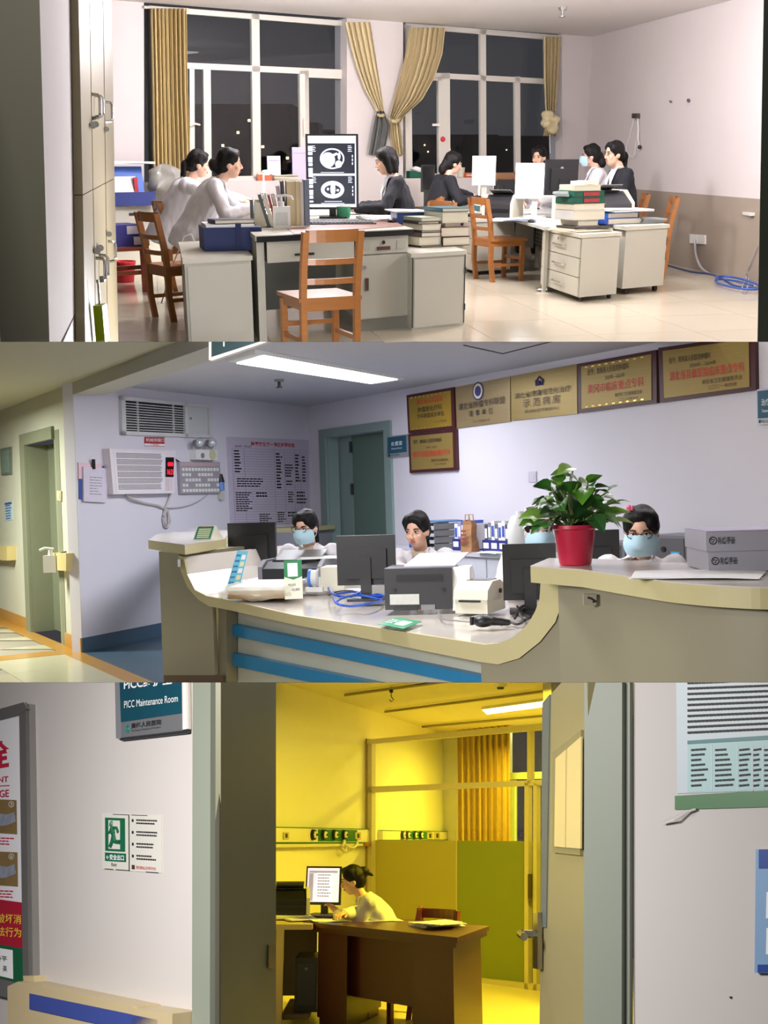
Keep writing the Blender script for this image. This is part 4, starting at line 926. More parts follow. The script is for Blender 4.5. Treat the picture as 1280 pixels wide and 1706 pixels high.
person('woman in glasses, navy jacket and white shirt facing left near the wall', (2.60, 12.1, 0), 1.72, 1.1, 8, (12, 4), coat=m_navy, hair='pony', glasses=True, seed=8, skirt=False)
# ---------------- right-hand desks
DZ2 = .62
def Zt(px, py): return R1.Z(px, py, DZ2)
NL, FL = Zt(926, 383), Zt(763, 340); ud = (FL - NL).normalized(); L_ = (FL - NL).length; MW = .66
m_ptop = mat('pale grey desk top', (196, 200, 192), .3, var=.03); m_mod = mat('dark grey perforated panel', (104, 102, 92), .5)
for i, (a, b, side, lb) in enumerate(((.08, .47, 0, 'pale grey desk with perforated panel, nearest of the right-hand desks'), (.48, .98, 0, 'pale grey desk behind it where the woman in navy reaches for her mouse'), (0.10, .52, 1, 'pale grey desk in front of the woman in glasses'), (.53, 1.0, 1, 'pale grey desk before the far woman behind the monitors'))):
    o = NL + ud * L_ * a + uW * MW * side; o.z = 0; ln = L_ * (b - a); t = thing('work_desk', lb, 'desk', o, 0, 'right-hand desks'); M = skew(o, uW, ud)
    MB(M).bx((0, 0, DZ2 - .03), (MW - .004, ln, DZ2)).build('top', m_ptop, t, bevel=.006)
    for x in (.03, MW - .07):
        for y in (.04, ln - .09): MB(M).bx((x, y, 0), (x + .04, y + .05, DZ2 - .03)).build('leg', m_steel, t)
    xx = MW - .10 if side == 0 else .1
    MB(M).bx((xx, .1, .22), (xx + .012, ln - .1, DZ2 - .03)).build('modesty_panel', m_mod, t)
    if i == 0:
        hb = MB(M)
        for j in range(9):
            for k in range(26): hb.box((xx - .002, .16 + k * .075, .27 + j * .042), (.004, .035, .018))
        o = hb.build('perforations', m_key, t); o['kind'] = 'stuff'
def drawers(p0, w, d, h, label, feet=True, lock=True):
    """pedestal with three drawers on its left side"""
    t = thing('drawer_pedestal', label, 'cabinet', p0); M = skew(p0, uW, uR)
    MB(M).bx((0, 0, .045), (w, d, h - .03)).build('body', m_steel, t, bevel=.004); MB(M).bx((-.02, -.015, h - .03), (w + .015, d + .01, h)).build('top', m_steel2, t, bevel=.005)
    for k in range(3):
        z0 = .055 + k * (h - .09) / 3; z1 = z0 + (h - .09) / 3 - .008
        dr = MB(M).bx((-.018, .01, z0), (.0, d - .01, z1)).build('drawer', m_steel, t, bevel=.003); zc = (z0 + z1) / 2
        MB(M).tube([(-.018, d * .35, zc), (-.05, d * .37, zc), (-.05, d * .63, zc), (-.018, d * .65, zc)], .009).build('handle', m_met, dr); MB(M).bx((-.021, d * .33, zc - .03), (-.018, d * .67, zc - .01)).build('label_holder', m_steel2, dr)
        if k == 2 and lock: MB(M).cyl((-.022, d * .55, z1 - .03), (-.016, d * .55, z1 - .03), .014).build('lock', m_met, dr)
    for x in (.06, w - .06):
        for y in (.06, d - .06):
            MB(M).cyl((x - .015, y, .025), (x + .015, y, .025), .025).build('caster', m_blk, t)
    return t, M
pd1, M1 = drawers(R1.Z(964, 504), .47, 1.02, .60, 'grey three-drawer pedestal on casters, left of the two near the camera')
pd2 = thing('steel_pedestal', 'grey steel pedestal on casters, right of the three-drawer one', 'cabinet', R1.Z(1036, 492)); p0 = R1.Z(1036, 492); M = skew(p0, uW, uR)
MB(M).bx((0, 0, .06), (.56, 1.0, .60)).build('body', m_steel, pd2, bevel=.004); MB(M).bx((-.02, -.015, .60), (.58, 1.01, .635)).build('top', m_steel2, pd2, bevel=.005)
for z in (.3, .44): MB(M).bx((.555, .0, z), (.566, .03, z + .08)).build('hinge', m_blk, pd2)
for x in (.08, .48): MB(M).cyl((x - .02, .06, .03), (x + .02, .06, .03), .03).build('caster', m_blk, pd2)
drawers(Vector((1.0, 12.1, 0)), .5, 1.25, .60, 'grey drawer pedestal under the desk behind the lone chair')
p = R1.Z(908, 485); t = thing('foot_pad', 'metal swivel foot on the floor beside the three-drawer pedestal', 'desk foot', p); MB().sph(p + Vector((0, 0, .02)), (.09, .07, .022)).build('pad', m_met, t, smooth=True); MB().cyl(p + Vector((.03, .02, .02)), p + Vector((.05, .03, .1)), .02).build('stem', m_met, t)
# books on the two pedestals
def pz(p, h): return Vector((p[0], p[1], h))
c1 = R1.Y(965, 385, 10.32); c1.z = .60; gg = 'books and paper piled on the three-drawer pedestal'
papers(c1, .55, .44, .38, .03, 'spread of thin papers under the tall book pile on the pedestal', n=4, m=m_pap2, seed=3); papers(c1 + Vector((.03, -.06, .03)), .4, .4, .3, .022, 'black-edged folders under the tall book pile', n=2, m=mat('dark folder edge', (70, 64, 60), .6), seed=5)
zz = .655
for w, d, h, c, lb in ((.24, .26, .05, k_cr, 'thin pale book low in the pedestal pile'), (.37, .28, .085, mat('white page block', (206, 206, 202), .7), 'thick white page block in the pedestal pile'), (.36, .27, .055, k_cr, 'white manual above the thick page block')):
    book((c1.x, c1.y, zz), .5, w, d, h, c, lb, gg); zz += h + .001
for k, lb in enumerate(('lower dark green book with red lettering band', 'upper dark green book with red lettering band')):
    p = Vector((c1.x, c1.y, zz)); t = book(p, .52 - .03 * k, .38 - .03 * k, .26, .055, k_grn, lb, gg, pages=k_grn); M = TM(p, .52 - .03 * k); MB(M).bx((-.07, -.132, .012), (.11, -.13, .044)).build('title_band', mat('red lettering band', (160, 44, 50), .5, var=.3, sc=40), t); zz += .056
book((c1.x - .01, c1.y, zz), .45, .29, .25, .05, k_cr, 'cream page book above the green ones', gg); papers((c1.x + .02, c1.y, zz + .051), .6, .16, .2, .03, 'curled white booklet on top of the pedestal pile', gg, n=1, m=m_pap2)
papers((c1.x - .17, c1.y - .05, zz - .05), .9, .12, .14, .04, 'crumpled clear film on the left of the book pile', gg, n=2, m=mat('pale film', (190, 205, 208), .3), seed=9)
c2 = R1.Y(1032, 372, 10.85); c2.z = .635; gh = 'books on the right-hand pedestal'
for k, (w, h, c, lb, dx) in enumerate(((.42, .055, mat('blue spine book', (38, 70, 150), .4), 'lower blue-spined book on the right pedestal', -.03), (.38, .05, mat('bright blue spine', (40, 96, 190), .4), 'upper blue-spined book on the right pedestal', -.05))):
    book((c2.x + dx, c2.y, .636 + k * .056), .5, w, .26, h, c, lb, gh)
papers((c2.x + .02, c2.y, .75), .35, .46, .36, .03, 'white sheets fanned over the blue-spined books', gh, n=3, seed=6); papers(up(R1.Y(1080, 372, 10.95), .636), .45, .26, .22, .05, 'flat grey pack of papers at the right end of the pedestal', gh, n=3, m=mat('grey pack', (150, 154, 154), .5), seed=7)
# monitors, printers and things on the right desks
m_glow = mat('overexposed screen', (240, 246, 255), .5, emit=(240, 248, 255), es=2.2, var=0)
monitor(Y1(893, 12.2, DZ2), -.1, .44, .37, .19, 'white monitor with bright white screen on the nearest right-hand desk', 'bright monitors', m_wht, m_glow, name='bright_monitor')
monitor(Y1(805, 13.2, DZ2), -.35, .28, .33, .30, 'tall bright monitor in front of the woman with the mouse', 'bright monitors', m_wht, m_glow, name='bright_monitor')
def backmon(px, py, y, w, h, lb, m, rz, gap=.1):
    p = R1.Y(px, py, y); p.z = DZ2; return monitor(p, rz, w, h, gap, lb, 'dark monitor backs', m)
t, Mt = backmon(933, 300, 11.9, .37, .36, 'large black monitor back hiding the far woman', m_blk, pi + .25, .24)
MB(Mt).cyl((.0, .029, .09), (.0, .03, .09), .018).build('round_mark', m_gr, t)
t, Mt = backmon(841, 300, 13.6, .29, .3, 'dark monitor back with a painted copper sheen beside the bright screen', m_blk, pi + .2, .14); MB(Mt).bx((-.14, .027, .06), (.14, .03, .145)).build('painted_sheen', mat('painted copper sheen', (150, 110, 80), .25, .6), t)  # coloured band stands for light caught on the black back
backmon(715, 285, 14.0, .18, .32, 'lilac screen by the window behind the navy jacket', m_blk, .4, .2)
for o in bpy.data.objects['dark_monitor'].children if 'dark_monitor' in bpy.data.objects else []: pass
printer(Y1(840, 12.4, DZ2), -.35, .34, .5, .22, 'grey and cream laser printer on the desk behind the lone chair', m_dk, m_crm)
printer(up(R1.Y(988, 345, 11.05), DZ2), .45, .62, .5, .31, 'large cream-sided printer with dark front behind the book pile', m_dk, m_crm)
papers(Y1(808, 12.9, DZ2), -.2, .4, .5, .015, 'white papers spread near the bright tall monitor', n=3, seed=21); papers(Y1(850, 11.6, DZ2), -.2, .3, .4, .012, 'white papers on the desk by the lone chair', n=3, seed=22)
papers(Y1(874, 11.4, DZ2), -.5, .3, .3, .012, 'dark blue folder with sheets beside the mouse', n=2, m=mat('slate folder', (64, 68, 90), .5), seed=23)
mouse(Y1(888, 11.2, DZ2 + .003), .3, 'black mouse on the nearest right-hand desk', m_blk); papers(Y1(908, 11.7, DZ2), -.2, .3, .26, .012, 'white sheets in front of the bright monitor', n=2, seed=24)
p = Y1(914, 11.0, DZ2); t = thing('card_reader', 'small white device at the near corner of the desk', 'device', p, .3); M = TM(p, .3); MB(M).bx((-.08, -.07, 0), (.08, .07, .03)).build('body', m_wht, t, bevel=.008); MB(M).bx((-.05, -.05, .03), (.05, .03, .034)).build('pad', m_gr, t)
papers(R1.Z(812, 358, .60), .3, .5, .5, .03, 'newspapers piled on the pedestal behind the lone chair', n=4, m=mat('newspaper', (196, 194, 188), .8, var=.2, sc=30), seed=25)
p = R1.Z(815, 352, .632); book(p, .2, .3, .24, .07, mat('teal cardboard', (40, 120, 130), .5), 'teal box file on the newspapers', name='box_file')
papers(Y1(1048, 12.0, DZ2), .3, .4, .4, .012, 'white sheets before the woman in glasses', n=3, seed=26)
SZ = SILL + .002
def sil(px): p = PW.at(px, 290, -.10); p.z = SZ; return p
# left desk by the window with its lamp
o = Vector((-1.02, 10.1, 0)); t = thing('work_desk', 'steel desk behind the standing books with a glaring lamp', 'desk', o); M = skew(o, uW, uR)
MB(M).bx((0, 0, .70), (1.0, 2.2, .74)).build('top', m_ptop, t, bevel=.005)
for x in (.03, .92):
    for y in (.05, 2.1): MB(M).bx((x, y, 0), (x + .05, y + .05, .70)).build('leg', m_steel, t)
def lamp(p, lb, power, rz=0, h=.36):
    t = thing('desk_lamp', lb, 'lamp', p, rz); M = TM(p, rz)
    MB(M).cyl((0, 0, 0), (0, 0, .02), .07, .06, 16).build('base', m_wht, t); MB(M).tube([(0, 0, .02), (0, .03, h * .5), (0, .02, h * .9), (0, -.06, h), (0, -.1, h)], .009).build('arm', m_wht, t)
    MB(M).sph((0, -.14, h), (.05, .11, .022)).build('shade', m_wht, t, smooth=True); MB(M).sph((0, -.14, h - .012), (.035, .085, .016)).build('bulb', mat('lamp diode', (255, 255, 250), .5, emit=(255, 250, 240), es=14, var=0), t, smooth=True)
    l = bpy.data.lights.new('desk_lamp_light', 'SPOT'); l.energy = power; l.spot_size = rad(140); l.shadow_soft_size = .05; l.color = (1, .95, .88); o = bpy.data.objects.new('desk_lamp_light', l); COL.objects.link(o); o.parent = t; o.location = (0, -.14, h - .04); return t
lamp(Y1(440, 11.5, .742), 'white desk lamp with oval head shining on the left desk', 150, .3, .36)
lamp(Y1(800, 13.7, DZ2), 'white desk lamp glaring behind the tall bright monitor', 120, .2, .42)
papers(Y1(418, 11.2, .742), .2, .5, .6, .02, 'brightly lit papers under the left desk lamp', n=4, seed=31)
m_lil = mat('lilac board', (206, 196, 232), .4); m_wb = mat('white board', (224, 222, 226), .4)
for px, py, w, h, mm, lb in ((457, 297, .16, .28, m_wb, 'small white upright box file on the window sill'), (502, 309, .21, .38, m_lil, 'lilac upright box file behind the standing books')):
    p = sil(px); t = thing('upright_file', lb, 'file', p, .2); M = TM(p, .2); MB(M).bx((-w / 2, 0, 0), (w / 2, .07, h)).build('box', mm, t, bevel=.003); MB(M).bx((-w / 2 + .01, -.004, h * .8), (w / 2 - .01, 0, h * .83)).build('crease', mat('file crease', (180, 170, 200), .5), t)
papers(sil(474), ang(uW), .34, .14, .06, 'stack of paper on the sill beside the small white box file', n=6, m=m_pap2, seed=33)
p = sil(440); t = thing('pen_box', 'small orange and cream box on the sill left of the white box file', 'box', p, .3); M = TM(p, .3); MB(M).bx((-.09, -.05, 0), (.09, .05, .07)).build('body', mat('orange carton', (190, 96, 60), .6), t, bevel=.003); MB(M).bx((-.08, -.04, .07), (.08, .04, .09)).build('lid', m_crm, t)
# on the window parapet
p = sil(690); t = thing('tissue_box', 'dark green tissue box with a white tissue on the window sill', 'tissue box', p, ang(uW)); M = TM(p, ang(uW)); MB(M).bx((-.11, -.06, 0), (.11, .06, .09)).build('body', k_grn, t, bevel=.004); MB(M).sph((0, 0, .10), (.09, .04, .05), nu=10, nv=6).build('tissue', m_pap, t, disp=crum)
p = sil(768); t = thing('paper_cup', 'cream paper cup on the window sill', 'cup', p); MB().lathe(p, [(.045, 0), (.055, .12), (.05, .12), (.04, .01)]).build('body', k_cr, t, smooth=True); MB().lathe(p + Vector((0, 0, .118)), [(.057, 0), (.057, .008), (.05, .008), (.05, 0)]).build('rim', m_wht, t)
p = sil(776) - PW.n * -.07; t = thing('snack_box', 'orange and white carton on the window sill', 'box', p, .6); M = TM(p, .6); MB(M).bx((-.07, -.04, 0), (.07, .04, .06)).build('body', mat('orange carton', (190, 96, 60), .6), t); MB(M).bx((-.07, -.042, .02), (.07, -.04, .035)).build('label', m_wht, t)
# curtains
m_cur = mat('mustard curtain', (192, 172, 124), .85, var=.10, sc=5, stretch=(5, 5, 1)); m_cur2 = mat('pale mustard curtain', (206, 190, 150), .85, var=.10, sc=5, stretch=(5, 5, 1)); m_lin = mat('grey curtain lining', (110, 112, 108), .85, var=.08)
def cloth(pl, rows, folds, amp, m, parent=None, name='curtain', nu=72, seed=1):
    rg = random.Random(seed); ph = [rg.uniform(0, 6) for _ in range(3)]; b = MB()
    def fn(u, v):
        k = v * (len(rows) - 1); i = min(int(k), len(rows) - 2); f = k - i; y, a, c = [rows[i][j] * (1 - f) + rows[i + 1][j] * f for j in range(3)]
        w = sin(2 * pi * folds * u + ph[0] + .5 * sin(7 * u + ph[1])) + .35 * sin(4 * pi * folds * u + ph[2])
        return pl.at(a + (c - a) * u, y + 1.2 * sin(u * 40 + ph[1]) * (v > .99), .02 + amp * (1 + w))
    b.grid(fn, nu, 3 * len(rows) + 8); return b.build(name, m, parent, smooth=True, solid=.003)
def rows_i(r): return r
p = PW.at(285, 15); t = thing('curtain', 'mustard curtain hanging straight at the left end of the windows', 'curtain', p, 0, 'mustard curtains')
cloth(PW, [(14, 251, 311), (150, 254, 313), (306, 256, 319)], 9, .035, m_cur, t, 'cloth', seed=1); MB().tube([PW.at(240, 12, .03), PW.at(314, 16, .03)], .015).build('rail', m_alu, t)
cloth(PW.shift(-.12), [(12, 241, 258), (306, 247, 262)], 2, .02, m_lin, t, 'lining', 14)
p = PW.at(610, 45); t = thing('curtain', 'mustard curtain swept right to the pier between the windows', 'curtain', p, 0, 'mustard curtains')
cloth(PW, [(37, 574, 617), (80, 584, 624), (120, 596, 630), (150, 608, 635), (185, 628, 640)], 5, .03, m_cur2, t, 'cloth', 50, 2); cloth(PW, [(185, 628, 640), (210, 622, 650), (258, 614, 640)], 3, .03, m_lin, t, 'lining', 30, 3)
MB().tube([PW.at(627, 190, .02), PW.at(634, 193, .12), PW.at(642, 191, .02)], .02).build('tieback', m_cur2, t)
p = PW.at(700, 50); t = thing('curtain', 'mustard curtain swept left to the pier between the windows', 'curtain', p, 0, 'mustard curtains')
cloth(PW, [(46, 683, 742), (90, 676, 737), (130, 666, 724), (165, 657, 704), (195, 650, 672), (203, 650, 668)], 7, .035, m_cur2, t, 'cloth', 70, 4); cloth(PW, [(203, 650, 666), (225, 650, 669), (258, 657, 672)], 4, .03, m_cur2, t, 'tail', 30, 5)
MB().tube([PW.at(648, 199, .02), PW.at(658, 203, .14), PW.at(670, 198, .02)], .022).build('tieback', m_cur2, t)
p = PW.at(918, 62); t = thing('curtain', 'mustard curtain knotted up at the right end of the windows', 'curtain', p, 0, 'mustard curtains')
cloth(PW, [(61, 905, 935), (130, 906, 931), (185, 909, 926)], 5, .03, m_cur2, t, 'cloth', 40, 6); b = MB()
for k, (x, y, r) in enumerate(((914, 192, .10), (920, 200, .11), (911, 205, .09), (919, 214, .11))): b.sph(PW.at(x, y, .06), (r, .07, .07))
b.build('knot', m_cur2, t, remesh=.02, disp=wrinkle(.03, 9, 3)); cloth(PW, [(214, 908, 926), (226, 906, 928)], 4, .03, m_cur2, t, 'tail', 24, 7)
MB().tube([PW.at(916, 226, .03), PW.at(917, 255, .03)], .006).build('cord', m_wht, t)
# right wall: socket plates, small box with wire, cables on the floor, shelf
for px, py, lb in ((1158, 398, 'wall socket with plug inserted low on the right wall'), (1171, 399, 'wall socket without plug low on the right wall')):
    q = PR.quad([(px - 6, py - 8), (px + 6, py - 7), (px + 6, py + 8), (px - 6, py + 7)]); o = plate('wall_socket', q, .02, m_wht, bevel=.002); tag(o, lb, 'socket')
    MB().prism(sub(q, .3, .35, .7, .65, .02), PR.n * .003).build('socket_face', m_key if px == 1171 else m_gr, None) if False else None
q = PR.quad([(1059, 189), (1067, 189), (1067, 197), (1059, 197)]); t = thing('wall_switch', 'small dark switch box high on the right wall', 'switch', q[3]); plate('box', q, .05, mat('brown box', (70, 60, 56), .5), t, bevel=.004)
MB().tube([PR.at(1063, 197, .02), PR.at(1064, 215, .02), PR.at(1063, 230, .03), PR.at(1066, 244, .02)], .01).build('wire', m_wht, t); MB().sph(PR.at(1066, 245, .03), .025).build('plug', m_dk, t)
for k, (px, py) in enumerate(((1147, 167), (1117, 169))): tag(MB().cyl(PR.at(px, py), PR.at(px, py, .03), .018 - .006 * k).build('nail', m_dk, None), ['dark nail on the right wall', 'small nail left of the dark one on the right wall'][k], 'nail')
cord('wall_wire', [PR.at(1057, 198, .015), PR.at(1050, 225, .015), PR.at(1044, 250, .015), PR.at(1056, 262, .015), PR.at(1060, 235, .015)], .006, m_wht, 'thin white wire looping down the right wall')
cord('floor_cable', [R1.Z(1106, 440, .01), R1.Z(1150, 452, .01), R1.Z(1180, 456, .01), R1.Z(1200, 462, .01), R1.Z(1222, 475, .01), R1.Z(1240, 478, .01), R1.Z(1270, 480, .01)], .012, mat('grey blue cable', (60, 70, 110), .5), 'grey blue cable lying along the floor by the right wall')
c = R1.Z(1228, 476, .02); cord('cable_coil', [c + Vector((.16 * cos(a), .5 * sin(a), .005 * a)) for a in [k * .7 for k in range(14)]], .012, mat('blue cable', (50, 84, 160), .4), 'small coil of blue cable on the floor at the right')
cord('power_cable', [PR.at(1158, 400, .04), PR.at(1160, 425, .05), PR.at(1168, 445, .05), R1.Z(1180, 455, .01)], .014, mat('pale grey cord', (170, 168, 170), .5), 'pale double cord from the wall socket to the floor')
cord('loop_wire', [PR.at(1262, 410, .02), PR.at(1250, 440, .02), PR.at(1244, 462, .03), R1.Z(1236, 482, .01), R1.Z(1242, 488, .01), PR.at(1248, 466, .04), PR.at(1243, 455, .04)], .007, mat('pale grey cord', (170, 168, 170), .5), 'thin wire hanging down to the floor by the right door jamb')
q = [R1.Y(x, y, 11.6) for x, y in ((1250, 355), (1266, 354), (1266, 359), (1250, 360))]; t = thing('wall_shelf', 'small white shelf at the right edge by the door jamb', 'shelf', q[0]); MB().prism(q, (0, .3, 0)).build('board', m_wht, t); MB().tube([R1.Y(1262, 360, 11.6), R1.Y(1262, 375, 11.6), R1.Y(1263, 390, 11.7)], .012).build('cord', m_blk, t)
# ================================================================== ROOM 2: fittings on walls and ceiling
CUR[0] = R2
def Z2p(px, py, z=.762): return R2.Z(px, py, z)
m_rd = mat('red lettering', (196, 32, 44), .5, var=0); m_ink = mat('black ink', (38, 34, 36), .6, var=0); m_brt = mat('brown lettering', (70, 46, 40), .5, var=0); m_wtx = mat('white lettering', (235, 238, 238), .5, var=0)
# ceiling: lit panel, sprinkler, hanging sign, access hatch
q = [Z2p(x, y, Z2) for x, y in ((378, 596), (425, 582), (673, 628), (627, 635))]
t = thing('ceiling_lamp', 'long bright ceiling panel lamp above the nurses station', 'lamp', sum(q, Vector()) / 4); MB().prism(q, (0, 0, -.03)).build('frame', m_wht, t)
MB().prism([p + Vector((0, 0, -.03)) for p in sub(q, .015, .05, .985, .95)], (0, 0, -.006)).build('diffuser', mat('lit panel', (250, 252, 255), .5, emit=(246, 248, 255), es=7, var=0), t)
p = Z2p(465, 632, Z2); t = thing('sprinkler', 'small dark sprinkler on the station ceiling', 'sprinkler', p); MB().cyl(p, p + Vector((0, 0, -.02)), .045).build('plate', m_gr, t); MB().cyl(p + Vector((0, 0, -.02)), p + Vector((0, 0, -.075)), .014).build('body', m_dk, t); MB().cyl(p + Vector((0, 0, -.07)), p + Vector((0, 0, -.08)), .028).build('deflector', m_dk, t)
a, b_, c_ = Z2p(773, 575, Z2 - .002), Z2p(838, 589, Z2 - .002), Z2p(930, 566, Z2 - .002)
o = struct(MB().tube([a, b_, c_], .006).build('trim_4', m_dk))
HSp = [R2.Y(x, y, 6.2) for x, y in ((349, 540), (424, 540), (445, 566), (352, 600))]
t = thing('hanging_sign', 'dark teal hanging direction sign cropped at the top of the station', 'sign', HSp[3]); m_teal = mat('teal sign panel', (12, 46, 50), .35)
MB().prism([R2.Y(x, y, 6.2) for x, y in ((352, 500), (460, 500), (440, 570), (352, 595))], (0, .04, 0)).build('panel', m_teal, t)
MB().prism([R2.Y(x, y, 6.19) for x, y in ((349, 596), (440, 567), (452, 567), (352, 601))], (0, .06, 0)).build('frame', m_alu, t); MB().prism([R2.Y(x, y, 6.19) for x, y in ((348, 500), (352, 500), (352, 600), (348, 600))], (0, .06, 0)).build('frame', m_alu, t)
MB().prism([R2.Y(x, y, 6.195) for x, y in ((372, 560), (374, 560), (374, 577), (372, 577))], (0, .005, 0)).build('lettering', m_wtx, t)
# gold award plaques on the right wall
m_gold = mat('brushed gold plate', (146, 124, 66), .42, .3, var=.12, sc=3, stretch=(1, 1, 30)); m_gold2 = mat('pale gold plate', (158, 138, 100), .4, .5, var=.10, sc=3, stretch=(1, 1, 30)); m_brf = mat('dark red brown frame', (66, 24, 26), .4)
pg = 'award plaques on the station wall'
def plaque(px, lb, frame, rows, m, gold_trim=True):
    q = QP.quad(px); t = thing('award_plaque', lb, 'plaque', (q[2] + q[3]) / 2, 0, pg); th = .035
    if frame:
        MB().prism(q, QP.n * th).build('frame', m_brf, t, bevel=.004); q2 = sub(q, .055, .07, .945, .93, th)
        f = plate('plate', q2, .006, m, t)
    else: q2 = q; f = plate('plate', q, .02, m, t, bevel=.003); q2 = sub(q, 0, 0, 1, 1, .02)
    for s, x0, y0, x1, y1, mm in rows: text(s, sub(q2, x0, y0, x1, y1, .008), mm, f)
    if frame and gold_trim:
        for k in range(9):
            for yy in ((.02, .05), (.95, .98)): MB().prism(sub(q2, .06 + .1 * k, yy[0], .1 + .1 * k, yy[1], .007), QP.n * .002).build('gold_fleck', mat('bright gold', (240, 214, 110), .2, .8, var=0), f)
    return t, q2, f
plaque([(682, 658.6), (760.5, 645), (763, 714), (685, 722)], 'dark-framed gold plaque at the left end of the upper row', True, [('湖北省人民医院', .2, .10, .82, .26, m_rd), ('肿瘤放化疗科', .22, .34, .80, .50, m_ink), ('专科联盟成员单位', .2, .54, .84, .68, m_ink), ('二〇二〇年六月', .62, .80, .88, .86, m_brt)], mat('bright gold plate', (158, 128, 44), .38, .35, var=.12, sc=3))
t, q2, f = plaque([(761.5, 645), (853, 627), (853, 702), (764, 713.5)], 'frameless gold plaque with a round emblem', False, [('湖北省肿瘤专科联盟', .06, .42, .92, .58, m_ink), ('理  事  单  位', .26, .63, .70, .77, m_ink), ('二〇一八年四月十二日', .33, .87, .64, .92, m_brt)], m_gold2)
c = sub(q2, .44, .2, .45, .21, .008)[0]; uu = vL * -1; m_bem = mat('blue emblem ink', (54, 54, 110), .5, var=0)
def ringo(r0, r1, m, nm, n=28):
    b = MB()
    for i in range(n):
        A = [c + uu * (r * cos(a)) + Vector((0, 0, r * sin(a))) for r, a in ((r0, 2 * pi * i / n), (r1, 2 * pi * i / n), (r1, 2 * pi * (i + 1) / n), (r0, 2 * pi * (i + 1) / n))]; b.face(A)
    b.build(nm, m, f)
ringo(.075, .088, m_bem, 'emblem_ring'); ringo(.0, .045, m_bem, 'emblem_disc'); ringo(.052, .072, mat('pale emblem', (214, 206, 190), .5, var=0), 'emblem_ring')
t, q2, f = plaque([(854, 627), (964, 606.5), (965, 689), (855.5, 701)], 'frameless gold plaque with a small house emblem', False, [('湖北省癌痛规范化治疗', .07, .40, .92, .53, m_ink), ('示 范 病 房', .2, .56, .76, .74, m_brt), ('湖北省肿瘤医疗质量控制中心', .22, .80, .74, .87, m_brt)], mat('olive gold plate', (148, 128, 78), .4, .5, var=.1, sc=3, stretch=(1, 1, 30)))
E_ = sub(q2, .40, .12, .52, .30, .008); b = MB(); b.tube([E_[3] * .6 + E_[0] * .4, (E_[0] + E_[1]) / 2, E_[2] * .6 + E_[1] * .4], .007); b.tube([E_[3] * .9 + E_[2] * .1 + Vector((0, 0, .05)), E_[3] * .9 + E_[2] * .1, E_[2] * .9 + E_[3] * .1, E_[2] * .9 + E_[3] * .1 + Vector((0, 0, .05))], .007); b.sph((E_[0] + E_[2]) / 2 - Vector((0, 0, .02)), .022, nu=8, nv=6); b.build('house_emblem', m_bem, f)
plaque([(968, 606.5), (1099.5, 583), (1100, 671.5), (969, 688)], 'brown-framed gold plaque, second from the right in the upper row', True, [('授予：黄梅县人民医院肿瘤科', .1, .09, .70, .24, m_ink), ('2020年—2025年', .36, .30, .64, .40, m_brt), ('黄冈市临床重点专科', .1, .46, .9, .67, m_rd), ('黄冈市卫生健康委员会', .5, .74, .88, .83, m_brt), ('二〇二〇年七月', .56, .87, .82, .94, m_brt)], m_gold)
plaque([(1102.5, 580), (1264, 557), (1265.5, 650), (1105.5, 671)], 'largest brown-framed gold plaque at the right end of the row', True, [('授予：黄梅县人民医院肿瘤科', .08, .16, .58, .29, m_ink), ('2020年—2024年', .33, .34, .64, .43, m_brt), ('湖北省县级医院临床重点专科', .08, .46, .95, .66, m_rd), ('湖北省卫生健康委员会', .47, .72, .93, .82, m_brt), ('二〇二一年四月', .54, .86, .86, .94, m_brt)], m_gold, False)
plaque([(685, 723), (764, 715), (766, 783), (687.5, 788)], 'brown-framed gold plaque hanging alone in the lower row', True, [('授予：黄梅县人民医院肿瘤科', .08, .12, .76, .24, m_ink), ('2020年—2025年', .38, .34, .64, .40, m_brt), ('黄冈市县级医院临床重点专科', .06, .46, .94, .64, m_rd), ('黄冈市卫生健康委员会', .5, .72, .9, .80, m_brt), ('二〇二〇年七月', .56, .84, .84, .91, m_brt)], m_gold, False)
# room signs
def roomsign(px, lb, big, small, pl=None):
    pl = pl or QP; q = pl.quad(px); t = thing('room_sign', lb, 'sign', (q[2] + q[3]) / 2); plate('frame', q, .03, mat('silver sign frame', (176, 180, 186), .35, .6), t, bevel=.004)
    p = plate('panel', sub(q, .05, .05, .95, .82, .03), .004, m_teal2, t); q2 = sub(q, .05, .05, .95, .82, .035)
    text(big, sub(q2, .2, .3, .8, .55, .001), m_wtx, p); text(small, sub(q2, .22, .68, .78, .79, .001), m_wtx, p)
    MB().prism(sub(q, .08, .86, .16, .95, .031), pl.n * .002).build('logo', m_teal, t); text('黄梅人民医院', sub(q, .2, .86, .62, .95, .032), m_ink, t); return t
m_teal2 = mat('blue teal sign face', (20, 76, 100), .3)
roomsign([(649, 727.5), (683, 723), (684, 759), (649, 762.6)], 'teal room sign beside the grey green doorway', '处置室', 'Disposal Room')
roomsign([(1266, 649), (1304, 645), (1304, 706), (1267, 708)], 'teal room sign cropped at the right edge beside the plaques', '治疗室', 'Treatment Room')
q = QP.quad([(882, 786), (895, 785), (895, 803), (882, 803)]); t = thing('wall_switch', 'white blank switch plate above the pot plant', 'switch', q[3]); plate('plate', q, .012, mat('switch plate', (196, 190, 204), .5), t, bevel=.003); plate('rocker', sub(q, .25, .25, .75, .75, .012), .003, mat('switch plate', (196, 190, 204), .5), t)
